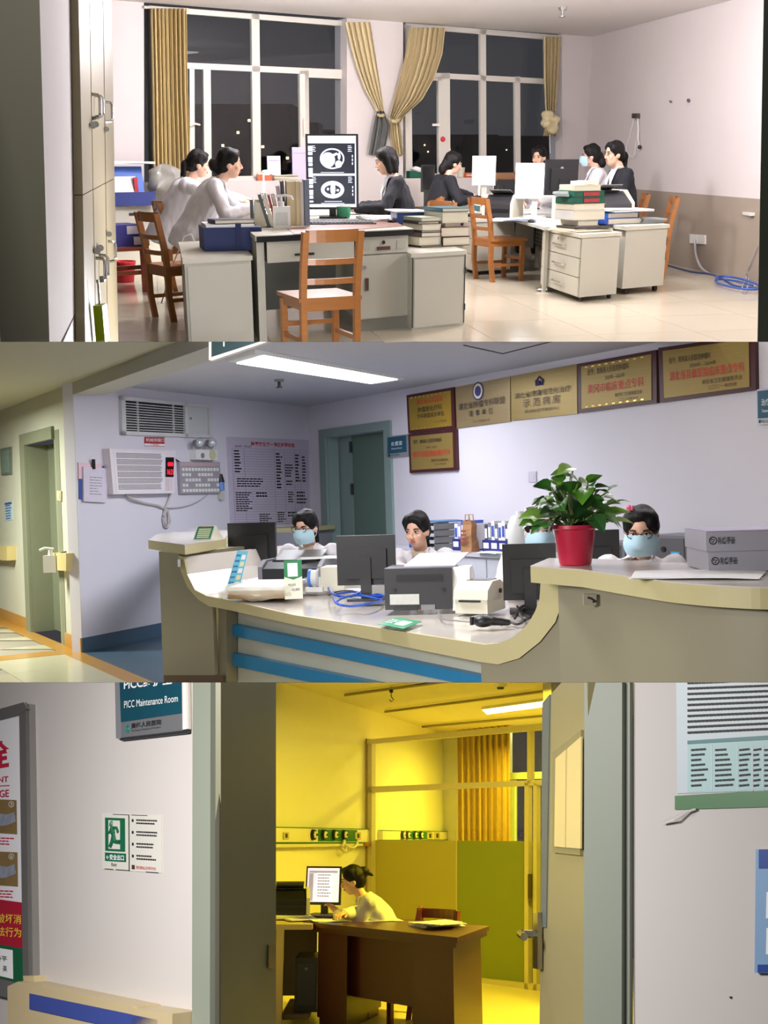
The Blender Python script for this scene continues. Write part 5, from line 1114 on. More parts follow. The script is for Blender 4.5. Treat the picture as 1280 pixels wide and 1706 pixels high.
# vent grille
q = QF.quad([(197, 660), (348, 675), (349, 730), (199, 724.6)]); t = thing('air_vent', 'white louvred air vent with side hatch high on the left wall', 'vent', (q[2] + q[3]) / 2); m_vf = mat('vent frame', (206, 206, 206), .45)
plate('back_plate', q, .008, m_vf, t); g = sub(q, .04, .1, .68, .9, .008); plate('dark_opening', g, .002, mat('vent shadow', (22, 22, 24), .8), t)
for x0, y0, x1, y1 in ((0, 0, 1, .1), (0, .9, 1, 1), (0, 0, .04, 1), (.68, 0, .71, 1), (.97, 0, 1, 1)): MB().prism(sub(q, x0, y0, x1, y1, .008), QF.n * .03).build('frame', m_vf, t)
for k in range(11):
    y = .06 + k * .085; s_ = sub(g, 0, y, 1, y + .022, .004); MB().prism(s_, QF.n * .02 + Vector((0, 0, -.008))).build('slat', m_vf, t)
for x in (.2, .8): MB().prism(sub(g, x, 0, x + .01, 1, .006), QF.n * .018).build('mullion', m_vf, t)
h = plate('hatch', sub(q, .72, .1, .96, .9, .008), .012, mat('hatch panel', (196, 198, 198), .5), t); MB().cyl(sub(q, .75, .45, .76, .5, .02)[0], sub(q, .75, .45, .76, .5, .035)[0], .012).build('knob', m_met, h)
# red label, call board, light unit, small indicator board
q = QF.quad([(240.4, 728), (273.6, 728.6), (274, 744), (240, 743)]); t = thing('red_label', 'red smoke vent label with white lettering below the vent', 'sign', q[3]); plate('plate', q, .004, mat('red label', (168, 32, 44), .5, var=0), t); text('机械排烟口', sub(q, .06, .12, .96, .52, .005), m_wtx, t); MB().prism(sub(q, .0, .72, 1, .95, .004), QF.n * .001).build('white_stripe', m_pap, t); text('严禁遮挡', sub(q, .3, .74, .7, .93, .006), m_rd, t)
q = QF.quad([(170, 748), (281, 751.6), (279, 822), (176.5, 824)]); t = thing('call_board', 'large white nurse call board with rows of small print', 'board', (q[2] + q[3]) / 2); m_cb = mat('call board plastic', (222, 214, 218), .45)
plate('housing', q, .09, m_cb, t, bevel=.01); f = plate('face', sub(q, .05, .06, .82, .94, .09), .003, mat('call board face', (226, 222, 226), .5), t); qf = sub(q, .05, .06, .82, .94, .094)
for r in range(6): lines(sub(qf, .04, .03 + r * .16, .96, .17 + r * .16), 4, mat('call print', (112, 100, 108), .6, var=0), f, 0, 1, 0, 1, .55, 26, 'bed_print', .0005, r, .05)
for k in range(5): MB().prism(sub(q, .84 + .024 * k, .66, .848 + .024 * k, .94, .091), QF.n * .002).build('speaker_slot', mat('pink slot', (206, 182, 190), .5), t)
dpl = plate('display', sub(q, .835, .16, .965, .62, .09), .008, mat('black display', (24, 14, 18), .2, var=0), t); m_led = mat('red digits', (255, 40, 50), .4, emit=(255, 36, 60), es=2.5, var=0)
text('000', sub(q, .86, .27, .945, .37, .1), m_led, dpl); text('16:21', sub(q, .855, .44, .95, .56, .1), m_led, dpl)
t = thing('emergency_light', 'white twin-headed emergency light beside the vent', 'lamp', QF.at(333, 768)); q = QF.quad([(314.5, 749), (351, 750.5), (351, 767.5), (316, 766)]); plate('box', q, .09, m_wht, t, bevel=.006)
MB().cyl(sub(q, .28, .6, .3, .62, .09)[0], sub(q, .28, .6, .3, .62, .1)[0], .028).build('badge', m_gr, t); MB().cyl(sub(q, .75, .5, .77, .5, .09)[0], sub(q, .75, .5, .77, .5, .1)[0], .055).build('speaker', mat('cream grille', (200, 196, 160), .6), t)
for x in (324, 345):
    c = QF.at(x, 738, .07); MB().cyl(c, c + QF.n * .06 + Vector((0, 0, -.01)), .035, .058, 16).build('lamp_head', m_gr, t); MB().sph(c + QF.n * .06, (.05, .05, .05), nu=12, nv=8).build('lens', mat('lamp lens', (206, 210, 216), .12, .3), t, smooth=True)
    MB().cyl(QF.at(x, 744, .05), QF.at(x, 751, .05), .016).build('swivel', m_wht, t)
q = QF.quad([(294, 769.6), (362, 770), (363.5, 822), (296.5, 823)]); t = thing('indicator_board', 'grey indicator board with rows of white push buttons', 'board', (q[2] + q[3]) / 2); m_ib = mat('indicator board grey', (156, 150, 158), .5); plate('panel', q, .035, m_ib, t, bevel=.004)
MB().prism(sub(q, .02, .02, .98, .13, .036), QF.n * .001).build('title_strip', mat('pinkish strip', (186, 160, 166), .5), t)
for r in range(5):
    for c in range(12):
        if (r * 5 + c * 3) % 7 in (0, 3) and r not in (0, 4): continue
        MB().prism(sub(q, .05 + .077 * c, .19 + .165 * r, .1 + .077 * c, .285 + .165 * r, .035), QF.n * .008).build('button', m_wht, t)
q = QF.quad([(130, 774), (177, 777), (174, 835), (131, 833)]); t = thing('hanging_folder', 'clip folder of white sheets hanging beside the call board', 'folder', (q[2] + q[3]) / 2); plate('board', sub(q, 0, .0, .92, .98), .01, mat('blue folder', (58, 84, 160), .5), t); plate('pink_sheet', sub(q, -.02, -.06, .8, .4), .014, mat('pink sheet', (222, 190, 200), .7), t)
plate('sheet', sub(q, .1, .06, 1, 1.04), .03, mat('lilac white sheet', (206, 200, 214), .8), t); MB().box(sub(q, .44, -.03, .45, .0, .035)[0], (.03, .02, .09)).build('clip', m_dk, t)
lines(sub(q, .25, .3, .9, .95, .031), 7, m_gr, t, .1, .9, .05, .9, .25, 3, 'faint_print', .001, 4, .5)
p = QF.at(368, 808, .03); t = thing('pump_bottle', 'black-topped blue bottle hanging beside the indicator board', 'bottle', p); MB().cyl(p + Vector((0, 0, -.06)), p + Vector((0, 0, .03)), .04).build('body', mat('sky blue label', (90, 130, 200), .4), t); MB().cyl(p + Vector((0, 0, .03)), p + Vector((0, 0, .12)), .045, .02).build('cap', m_blk, t); MB().bx(p + Vector((-.03, -.01, -.16)), p + Vector((.03, .01, -.06))).build('bracket', m_met, t)
m_wc = mat('grey white wire', (186, 180, 178), .5)
Fq = lambda x, y, o=.02: QF.at(x, y, o)
t = cord('call_board_wire', [Fq(210, 824), Fq(222, 832, .04), Fq(240, 838), Fq(262, 842), Fq(275, 846), Fq(284, 825), Fq(287, 810)], .012, m_wc, 'bundled grey wires running below the call board')
cord('coiled_wire', [Fq(276, 846), Fq(272, 862), Fq(274, 876), Fq(280, 878), Fq(283, 866), Fq(278, 850), Fq(274, 866), Fq(279, 876), Fq(281, 862), Fq(277, 846)], .010, m_wc, 'coiled wire hanging down from the bundle below the call board')
cord('thin_wire', [Fq(278, 846), Fq(300, 845), Fq(325, 838), Fq(348, 823)], .006, m_wc, 'thin wire curving from the bundle to the indicator board'); cord('board_wire', [Fq(281, 760), Fq(290, 764), Fq(300, 770)], .008, m_dk, 'short dark wire between call board and indicator board')
q = Fq(284, 810); t = thing('wall_socket', 'small white socket right of the call board', 'socket', q); plate('plate', QF.quad([(281, 805), (288, 805), (288, 815), (281, 815)]), .02, m_wht, t, bevel=.003); MB().box(q + QF.n * .02, (.03, .03, .05)).build('plug', m_dk, t)
# ward chart
q = QF.quad([(376.5, 727.5), (516, 733), (519, 872), (383, 874)]); t = thing('ward_chart', 'large lilac white ward chart ruled in rows with red title', 'chart', (q[2] + q[3]) / 2); m_ch = mat('lilac chart sheet', (190, 182, 200), .6, var=.02); sh = plate('sheet', q, .008, m_ch, t); Q = sub(q, 0, 0, 1, 1, .009)
text('肿瘤放化疗一病区护理动态', sub(Q, .26, .045, .79, .098, .001), m_rd, sh, bold=.02); text('2023年 11月25日', sub(Q, .08, .09, .26, .118, .001), m_ink, sh)
gr = MB(); m_gl2 = mat('chart rule', (128, 118, 140), .6, var=0)
for k in range(31):
    y = .13 + k * .029; gr.face(sub(Q, .05, y, .95, y + .0025, .0006))
for x in (.05, .18, .53, .655, .78, .86, .95): gr.face(sub(Q, x, .13, x + .003, 1, .0006))
o = gr.build('ruling', m_gl2, sh); o['kind'] = 'stuff'
for k, (x0, y0, x1, y1, rws, wd2) in enumerate(((.07, .15, .16, .42, 8, 1), (.09, .47, .4, .58, 4, 6), (.55, .17, .63, .6, 12, 1), (.66, .30, .77, .46, 5, 4), (.67, .49, .76, .56, 2, 3), (.79, .18, .86, .52, 9, 1), (.88, .2, .94, .52, 9, 1), (.07, .63, .28, .86, 9, 5), (.3, .63, .45, .70, 2, 4), (.8, .62, .94, .78, 4, 4), (.33, .88, .5, 1., 5, 4), (.55, .86, .66, .99, 5, 3), (.69, .62, .77, .76, 5, 2), (.68, .86, .88, .93, 2, 4))):
    lines(sub(Q, x0, y0, x1, y1), rws, m_ink, sh, 0, 1, 0, 1, .5, wd2, 'handwriting', .0012, k, .45)
# corridor wall: handrail pieces, sanitiser, switch, signs
m_hr = mat('cream handrail', (206, 188, 128), .45); m_hb = mat('blue rail stripe', (60, 92, 160), .45)
for i, (x0, x1, y0, y1, lb) in enumerate(((-60, 27, 910, 933, 'cream corridor handrail with blue stripe left of the olive door'), (97, 128.5, 921, 950, 'short cream handrail end with blue stripe right of the olive door'))):
    q = QL.quad([(x0, y0 - (x1 - x0) * .02), (x1, y0), (x1, y1), (x0, y1 - (x1 - x0) * .06)]); t = thing('handrail', lb, 'handrail', q[3]); MB().prism(q, QL.n * .1).build('rail', m_hr, t, bevel=.02); MB().prism(sub(q, 0 if i == 0 else .0, .3, .8 if i == 0 else .4, .75, .1), QL.n * .004).build('stripe', m_hb, t)
p = QL.at(85, 950, .14); p.z -= .0; t = thing('sanitiser_bottle', 'white pump sanitiser bottle held on the end of the handrail', 'bottle', p); MB().bx(p + Vector((-.06, -.04, -.02)), p + Vector((.06, .04, .14))).build('body', m_wht, t, bevel=.015); MB().cyl(p + Vector((0, 0, .14)), p + Vector((0, 0, .19)), .02).build('collar', m_wht, t); MB().tube([p + Vector((.03, 0, .2)), p + Vector((-.05, 0, .21)), p + Vector((-.1, 0, .19))], .012).build('pump', m_wht, t); MB().tube([p + Vector((.05, 0, .1)), p + Vector((.1, .03, .15)), p + Vector((.16, .06, .16))], .02).build('holder', m_dk, t)
q = QL.quad([(97, 817), (104, 818), (104, 835), (97, 833)]); t = thing('wall_switch', 'cream light switch on the corridor wall by the olive door', 'switch', q[3]); plate('plate', q, .015, mat('aged cream plastic', (190, 182, 140), .5), t, bevel=.003); plate('rocker', sub(q, .3, .25, .7, .75, .015), .004, m_crm, t)
q = QL.quad([(3, 748), (20.5, 744), (21, 790), (5, 792)]); t = thing('framed_notice', 'grey framed notice left of the olive corridor door', 'notice', q[3]); plate('frame', q, .02, mat('grey notice frame', (110, 116, 108), .5), t); plate('sheet', sub(q, .12, .08, .88, .92, .02), .003, mat('dim notice print', (120, 140, 130), .6, var=.35, sc=18), t)
q = QL.quad([(8.5, 838), (20.5, 836), (21.5, 866), (10, 868)]); t = thing('notice', 'small blue and white notice on the corridor wall', 'notice', q[3]); plate('sheet', q, .006, mat('pale blue notice', (172, 200, 214), .6), t); plate('header', sub(q, 0, 0, 1, .12, .006), .001, m_hb, t); lines(sub(q, 0, .15, 1, 1, .007), 6, m_hb, t, .1, .9, 0, 1, .4, 3, seed=6)
# ================================================================== counter of the nurses station
K0 = R2.Z(350, 990, .76); CF = Plane(R2, K0, vL); m_lam2 = mat('cream laminate edge', (196, 186, 140), .38, var=.04, sc=4); m_top = mat('pale counter top', (206, 200, 190), .14, var=.02); m_body = mat('putty grey laminate', (146, 140, 118), .42, var=.03, sc=2); m_blu = mat('bright blue stripe', (30, 128, 182), .35); m_cw = mat('grey cream panel', (196, 198, 184), .5)
IN = [(306, 928), (312, 957), (325, 983), (344, 993), (377, 999), (491, 1025), (600, 1041), (700, 1057), (807, 1074), (830, 1072), (850, 1064), (868, 1052), (882, 1036), (892, 1018), (899, 998), (901, 970)]
OUT = [(942, 977), (939, 998), (925, 1037), (900, 1069), (865, 1097), (830, 1107), (800, 1103), (700, 1083), (600, 1062), (491, 1041), (384, 1017), (348, 1010), (330, 999), (312, 978), (301, 951), (297, 926)]
ctr = thing('reception_counter', 'cream and blue reception counter of the nurses station', 'counter', up(K0, 0)); DP = 1.4
inn, out = CF.quad(IN), CF.quad(OUT)
MB().prism(inn + out, vF * .02).build('edge_band', m_lam2, ctr, bevel=.003)
sh = [p + vF * .02 for p in inn]; lo = [p - (p - q).normalized() * .03 for p, q in zip(inn, out[::-1])]
b = MB(); e = vF * DP
for i in range(len(sh) - 1):
    lo_a, lo_b = lo[i] + vF * .02, lo[i + 1] + vF * .02
    b.add([sh[i], sh[i + 1], sh[i + 1] + e, sh[i] + e], [(0, 1, 2, 3)]); b.add([lo_a, lo_b, lo_b + e, lo_a + e], [(3, 2, 1, 0)])
b.build('counter_top', m_top, ctr)
# fascia with blue stripes
CB = CF.shift(-.16); ff = [CF.at(348, 1005), CF.at(905, 1080)]
MB().prism(CB.quad([(340, 1000), (960, 1090), (960, 1300), (340, 1300)]), CB.n * -.04).build('front_panel', m_cw, ctr)
MB().prism(CF.shift(-.05).quad([(353, 1012), (377, 1016), (377, 1300), (353, 1300)]), vF * .12).build('end_post', m_body, ctr)
for x in (355.5, 361.5): MB().prism(CF.shift(-.05).quad([(x, 1012), (x + 2, 1012), (x + 2, 1300), (x, 1300)]), CF.n * .012).build('post_strip', m_lam2, ctr)
CS = CB.shift(.05)
for ya, yb in ((1038, 1057), (1086, 1107)): MB().prism([CS.at(376, ya), CS.at(960, ya + 584 * .209), CS.at(960, yb + 584 * .209), CS.at(376, yb)], CB.n * -.05).build('blue_stripe', m_blu, ctr)
# left end block with its own raised top
tp = [R2.Z(x, y, 1.065) for x, y in ((247, 900), (308, 908), (375, 898), (384, 884), (330, 880), (262, 890))]
lb_ = MB().prism([up(p, 1.0) for p in tp], (0, 0, .062)).build('raised_top', m_lam2, ctr, bevel=.006); MB().prism([up(p, 1.062) for p in tp], (0, 0, .004)).build('top_sheet', m_top, ctr)
a0 = CF.at(263, 917) + vF * .01
b = MB()
pts = [CF.at(297, 926), CF.at(301, 951), CF.at(312, 978), CF.at(330, 999), CF.at(353, 1012)]
pts = [p + vF * .01 for p in pts]; low = up(pts[-1], 0)
b.prism([up(a0, 1.0), up(pts[0], 1.0), *pts, low, up(a0, 0)], vF * .03); b.build('end_panel', m_body, ctr)
wq = [up(pts[0], 0), up(a0, 0), up(a0 + vF * 1.0, 0), up(pts[0] + vF * 1.0, 0)]
MB().prism([p + vF * .03 for p in wq], (0, 0, 1.0)).build('end_block', m_body, ctr)
MB().box(CF.at(299, 938, .012), (.02, .02, .05)).build('small_lock', m_met, ctr); MB().prism(CF.quad([(273, 1125), (370, 1125), (370, 1200), (273, 1200)]), vF * .02).build('kick_board', mat('brown kick board', (90, 66, 48), .5), ctr)
# right raised section with a bowed front
fr_ = [(884, 943), (970, 949), (1076, 964), (1136, 971), (1210, 976), (1300, 978), (1420, 970)]
ft0 = [R2.Z(x, y, 1.1) for x, y in fr_]; ft = [ft0[0]] + spline(ft0[1:], 6); bk = [R2.Z(x, y, 1.1) for x, y in ((1420, 942), (1240, 944), (1090, 936), (985, 931), (915, 930))]
MB().prism([up(p, 1.042) for p in ft + bk], (0, 0, .055)).build('raised_top', m_lam2, ctr, bevel=.006); MB().prism([up(p, 1.097) for p in sub(ft, 0, 0, 1, 1)] if False else [up(p, 1.097) for p in ft + bk], (0, 0, .004)).build('top_sheet', m_top, ctr)
e1_ = CF.at(901, 972); MB().prism([up(e1_ + vF * .35, .725), up(e1_ + vF * 1.4, .725), up(e1_ + vF * 1.4 - vL * 1.5, .725), up(e1_ + vF * .35 - vL * 1.5, .725)], (0, 0, .035)).build('inner_desk', m_top, ctr)
n_ = CF.n; body = [CF.at(936, 985) + vF * .02] + [p - n_ * .07 for p in ft0[2:]]
bp = []
for i in range(len(body) - 1):
    A_, B_, C_, D_ = body[max(i - 1, 0)], body[i], body[i + 1], body[min(i + 2, len(body) - 1)]
    for k in range(6):
        x = k / 6; bp.append(.5 * ((2 * B_) + (C_ - A_) * x + (2 * A_ - 5 * B_ + 4 * C_ - D_) * x * x + (3 * B_ - A_ - 3 * C_ + D_) * x ** 3))
bp.append(body[-1])
MB().grid(lambda u, v: up(bp[int(round(u * (len(bp) - 1)))], 1.045 * v), len(bp), 3).build('bowed_panel', m_body, ctr, smooth=True, solid=.02)
MB().prism([up(CF.at(936, 990) + vF * .01, 0), up(CF.at(800, 1103) + vF * .01, 0), *[CF.at(x, y) + vF * .01 for x, y in ((800, 1100), (830, 1104), (865, 1094), (898, 1066), (922, 1036), (936, 998), (938, 977))]], vF * .03).build('curved_panel', m_body, ctr)
q = [R2.Y(x, y, 3.55) for x, y in ((973, 990), (994, 990), (994, 1008), (973, 1008))]; t = thing('tape_patch', 'torn clear tape patch stuck on the raised counter front', 'tape', q[3]); MB().prism(q, (0, .02, 0)).build('tape', mat('clear tape', (150, 144, 124), .3), t); MB().tube([q[0] * .7 + q[2] * .3, q[1] * .6 + q[3] * .4, q[1] * .3 + q[2] * .7, q[0] * .3 + q[2] * .7], .004).build('torn_edge', m_dk, t)
# ---------------- things on the counter
def on2(px, py, z=.762): return R2.Z(px, py, z)
mg = 'monitors on the nurses counter'; ry = ang(-vL)
def mon2(px, py, wpx, top, lb, rz, gap=.1):
    p = on2(px, py); s = p.y / F; h = (py - top) * s * 1.03 - gap; return monitor(p, rz, wpx * s, h, gap, lb, mg, m_blk, foot=.17)
def dbk(t, Mt, w, h):
    pass
mon2(425, 962, 84, 873, 'black monitor at the left end of the counter', pi - .25, .06)
mon2(614, 998, 98, 894, 'black monitor between the two unmasked and masked women at left', pi - .12, .085)
mon2(884, 1018, 88, 908, 'black monitor left of the pot plant', pi - .1, .06)
t, _ = monitor(on2(985, 1003), pi - .1, .30, .34, .04, 'black monitor whose top shows behind the raised counter', mg, m_blk, foot=.17)
# tent sign on the left block
p = R2.Z(340, 899, 1.067); t = thing('tent_sign', 'small green and cream folded tent sign on the raised left end', 'sign', p, -.2); M = TM(p, -.2); s = p.y / F
q = [M @ Vector(v) for v in ((-.07, -.04, 0), (.07, -.04, 0), (.085, .02, .10), (-.055, .02, .10))]; q = [q[3], q[2], q[1], q[0]]
plate('sheet', q, .002, m_crm, t); plate('green_panel', sub(q, .06, .06, .94, .94, .002), .001, mat('sign green', (30, 120, 96), .4), t)
for k in range(5): plate('text_field', sub(q, .16, .22 + .14 * k, .84, .31 + .14 * k, .003), .001, mat('pale field', (214, 216, 170), .5), t)
text('健康教育', sub(q, .3, .08, .8, .18, .004), m_rd, t); MB().prism([M @ Vector(v) for v in ((.085, .02, .10), (.12, .08, 0), (.07, -.04, 0))], (.002, 0, 0)).build('side_fold', m_crm, t); MB().prism([M @ Vector(v) for v in ((-.055, .02, .10), (.085, .02, .10), (.11, .09, 0), (-.03, .09, 0))], (0, .002, 0)).build('rear_sheet', m_crm, t)
# blue card, wrapped box, printers, QR stands (codes left blank)
p = on2(385, 985); s = p.y / F; q = [p + Vector((x * s, -.02 * (1 - z / 68), z * s)) for x, z in ((13, 68), (31, 66), (14, 2), (-9, 0))]; t = thing('card_stand', 'tall narrow light blue card leaning before the left monitor', 'card', p); plate('card', q, .004, mat('light blue card', (86, 178, 204), .4), t)
for k in range(5): plate('photo', sub(q, .55, .1 + .17 * k, .9, .22 + .17 * k, .004), .001, mat('pale field', (214, 216, 170), .5) if k % 2 else m_wht, t)
lines(sub(q, .08, .1, .5, .9, .004), 6, mat('deep blue ink', (30, 90, 150), .5, var=0), t, 0, 1, 0, 1, .35, 2, seed=9)
p = on2(425, 997); t = thing('wrapped_box', 'flat cardboard box of white sheets wrapped in clear film', 'box', p, -.18); s = p.y / F; M = TM(p, -.18)
MB(M).bx((-.16, -.03, .0), (.2, .5, .05)).build('carton', mat('brown cardboard', (150, 112, 70), .7, var=.1), t, bevel=.004); MB(M).bx((-.16, -.03, .05), (.2, .5, .072)).build('white_top', m_pap, t, bevel=.004)
def film(bm):
    for v in bm.verts: v.co += Vector((noise.noise(v.co * 16), noise.noise(v.co * 14 + Vector((4, 0, 0))), noise.noise(v.co * 12 + Vector((0, 3, 0))))) * .018
m_film = mat('clear film', (226, 222, 200), .18, alpha=.42, var=.1)
MB(M).grid(lambda u, v: Vector((-.2 + .44 * u, -.05 - .05 * sin(v * 3), .085 - .085 * v + .01 * sin(9 * u))), 24, 8).build('film', m_film, t, disp=film, smooth=True); MB(M).grid(lambda u, v: Vector((.205 + .03 * v, -.05 + .5 * u, .085 - .085 * v)), 20, 6).build('film', m_film, t, disp=film, smooth=True)
MB(M).grid(lambda u, v: Vector((-.17 - .03 * v, -.05 + .5 * u, .085 - .085 * v)), 20, 6).build('film', m_film, t, disp=film, smooth=True)
def qrstand(px, py, w, h, rz, lb):
    p = on2(px, py); t = thing('sign_stand', lb, 'sign', p, rz); M = TM(p, rz); s = p.y / F; w *= s; h *= s
    q = [M @ Vector(v) for v in ((-w / 2, .03, h), (w / 2, .03, h), (w / 2, 0, 0), (-w / 2, 0, 0))]; plate('sheet', q, .003, mat('cream card', (220, 220, 200), .4), t)
    g = sub(q, 0, 0, 1, .42, .003); MB().prism([g[0], g[1], g[2], sub(q, .5, .5, .51, .54, .003)[0], g[3]], nrm(q) * .001).build('green_header', mat('sign green2', (28, 124, 72), .4, var=0), t); plate('white_field', sub(q, .2, .07, .76, .42, .004), .001, m_pap, t)
    text('微信公众号', sub(q, .2, .60, .62, .67, .004), m_ink, t); text('线上服务', sub(q, .4, .72, .84, .79, .004), m_ink, t); MB(M).bx((-w / 2, -.0, 0), (w / 2, .06, .004)).build('foot', m_wht, t); return t
qrstand(490, 998, 30, 64, .12, 'green and cream standing card before the label printer')
q = [on2(x, y, .764) for x, y in ((662, 1029), (703, 1036), (672, 1048), (629, 1040))]; t = thing('green_card', 'green card with a white square lying on the counter', 'card', q[3]); plate('sheet', q, .002, mat('card green', (24, 150, 96), .3, var=0), t); plate('white_square', sub(q, .45, .25, .82, .75, .002), .001, m_pap, t); lines(sub(q, .05, .3, .4, .8, .002), 3, m_wtx, t, 0, 1, 0, 1, .4, 3, seed=3)
P2 = on2(500, 972); printer(P2, pi - .3, .46, .36, .16, 'grey and black dot-matrix printer behind the standing card', m_dk, mat('grey printer shell', (140, 140, 146), .45))
papers(P2 + Vector((.19, -.02, .17)), -.1, .34, .22, .012, 'white sheets lying on the grey printer', n=3, seed=41)
p = on2(535, 985); t = thing('label_printer', 'small white label printer with blue and clear reel', 'printer', p, -.15); M = TM(p, -.15); MB(M).bx((.0, .0, 0), (.15, .2, .15)).build('body', m_crm, t, bevel=.012); MB(M).bx((-.09, -.05, 0), (.02, .08, .03)).build('reel_base', m_wht, t, bevel=.006)
MB(M).cyl((-.075, .0, .085), (-.055, .0, .085), .055, n=20).build('blue_reel', mat('blue reel', (70, 130, 220), .35), t); MB(M).cyl((-.055, 0, .085), (-.02, 0, .085), .05, n=20).build('label_roll', m_wht, t); MB(M).cyl((-.02, 0, .085), (-.008, 0, .085), .058, n=20).build('clear_flange', mat('pale flange', (196, 200, 206), .2), t); MB(M).bx((-.03, -.01, .0), (0, .02, .09)).build('reel_post', m_wht, t)
def laser(px, py, wpx, hpx, rz):
    p = on2(px, py); s = p.y / F; w, h = wpx * s, hpx * s; t = thing('laser_printer', 'dark laser printer with white side in the middle of the counter', 'printer', p, rz); M = TM(p, rz)
    MB(M).bx((-w * .5, 0, .008), (w * .28, .28, h)).build('back_cover', m_dk, t, bevel=.02, seg=3); MB(M).prism([(w * .28, 0, 0), (w * .28, .36, 0), (w * .28, .36, h * .7), (w * .28, .22, h * .98), (w * .28, .03, h * .98)], (w * .2, 0, 0)).build('side_panel', m_wht, t, bevel=.012)
    for k in range(4): MB(M).bx((-w * .36, -.004, h * (.70 + .045 * k)), (w * .18, .004, h * (.715 + .045 * k))).build('rib', m_blk, t)
    f = MB(M).bx((-w * .44, -.006, h * .16), (w * -.10, 0, h * .40)).build('rating_plate', mat('rating plate', (196, 198, 190), .4, var=.12, sc=50), t)
    MB(M).bx((-w * .40, -.004, h * .02), (-w * .12, .004, h * .12)).build('port', m_blk, t); MB(M).bx((-w * .08, -.008, h * .03), (w * .08, .002, h * .15)).build('socket', m_gr, t)
    for x in (-.38, .18): MB(M).cyl((w * x, -.006, h * .5), (w * x, .003, h * .5), .01).build('screw', m_blk, t)
    MB(M).prism([(-w * .3, .1, h), (w * .3, .1, h), (w * .42, .34, h + .05), (-w * .18, .34, h + .05)], (0, 0, .006)).build('paper_tray', mat('lilac white sheet', (206, 200, 214), .8), t)
laser(714, 1018, 146, 72, -.16)
p = on2(800, 1018); t = thing('thermal_printer', 'cream thermal label printer beside the laser printer', 'printer', p, -.45); M = TM(p, -.45); s = p.y / F
prof = [(-.13, 0), (.13, 0), (.13, .10), (.06, .135), (-.06, .145), (-.13, .10)]
MB(M).prism([(-.085, y, z) for y, z in [(-.12, 0), (.14, 0), (.14, .07), (-.12, .07)]], (.17, 0, 0)).build('base', m_crm, t, bevel=.015); MB(M).prism([(-.09, y, z) for y, z in [(-.13, .07), (.15, .07), (.14, .12), (.06, .155), (-.05, .155), (-.12, .115)]], (.18, 0, 0)).build('lid', m_crm, t, bevel=.015)
MB(M).bx((-.06, -.02, .153), (.06, .09, .158)).build('window', mat('smoked window', (60, 52, 58), .15), t); MB(M).bx((-.06, -.136, .058), (.05, -.118, .066)).build('slot', m_blk, t); MB(M).cyl((.088, .05, .1), (.1, .05, .1), .012).build('button', m_blk, t)
p = on2(806, 1046); t = thing('barcode_scanner', 'black barcode scanner lying on the counter', 'scanner', p, -.5); M = TM(p, -.5); b = MB(M); b.sph((0, 0, .032), (.05, .05, .03)); b.cap((0, 0, .036), (.10, .04, .022), .026, .016); b.build('body', m_blk, t, remesh=.006); MB(M).bx((-.052, -.03, .014), (-.04, .03, .05)).build('window', mat('scanner glass', (50, 50, 56), .1), t)
cord('scanner_cable', [on2(836, 1041, .772), on2(848, 1036, .772), on2(862, 1040, .772), on2(872, 1034, .775), on2(866, 1020, .79), on2(880, 1014, .775), on2(893, 1028, .775), on2(876, 1022, .772), on2(862, 1010, .79)], .006, m_blk, 'tangled black cable right of the barcode scanner'); cord('power_cable', [on2(858, 1030, .77), on2(868, 1012, .8), on2(884, 1008, .78), on2(890, 1022, .775), on2(874, 1034, .77)], .007, m_blk, 'second black cable loop by the right end of the counter')
m_cbl = mat('blue network cable', (44, 86, 190), .4); R_ = random.Random(5)
for k, lb in enumerate(('blue network cable in the loose bundle, longest front loop', 'blue network cable in the loose bundle, upper loop', 'blue network cable running to the laser printer')):
    pts = [[(556, 996), (562, 1006), (585, 1010), (612, 1006), (636, 1000), (600, 992), (572, 996), (562, 1002)], [(545, 975), (556, 990), (580, 994), (604, 984), (612, 972), (618, 990), (640, 995)], [(560, 990), (590, 986), (610, 994), (630, 990), (648, 996)]][k]
    cord('network_cable', [on2(x, y, .775 + .02 * (i % 2)) for i, (x, y) in enumerate(pts)], .007, m_cbl, lb)
cord('thin_cable', [on2(548, 992, .772), on2(565, 985, .80), on2(590, 985, .78), on2(600, 998, .772)], .004, m_blk, 'thin black cable beside the blue bundle'); cord('grey_cable', [on2(731, 1018, .77), on2(735, 1030, .77), on2(760, 1034, .77), on2(785, 1036, .77)], .004, m_gr, 'thin grey cable in front of the thermal printer')
papers(on2(588, 984), .1, .12, .1, .008, 'small white and green packet behind the middle monitor', n=2, seed=2)
# ---------------- on the raised right section
TZ = 1.103
p = R2.Z(959, 940, TZ); t = thing('potted_plant', 'leafy green pothos in a red plastic pot on the raised counter', 'plant', p); m_pot = mat('red plastic pot', (176, 28, 58), .35)
s = p.y / F; MB().lathe(p, [(26 * s, 0), (27 * s, .01), (34 * s, 58 * s), (37 * s, 60 * s), (37 * s, 66 * s), (34 * s, 66 * s), (32 * s, 56 * s), (24 * s, .015)], 28).build('pot', m_pot, t, smooth=True); MB().cyl(p + Vector((0, 0, 50 * s)), p + Vector((0, 0, 57 * s)), 32 * s, n=20).build('soil', mat('dark soil', (48, 36, 28), .9), t)
m_lf = [mat('leaf green %d' % i, c, .38, var=.18, sc=20) for i, c in enumerate(((88, 142, 44), (56, 110, 40), (120, 164, 60), (42, 86, 38)))]; m_stm = mat('stem green', (110, 130, 70), .5)
rg = random.Random(11); c0 = p + Vector((0, 0, 62 * s))
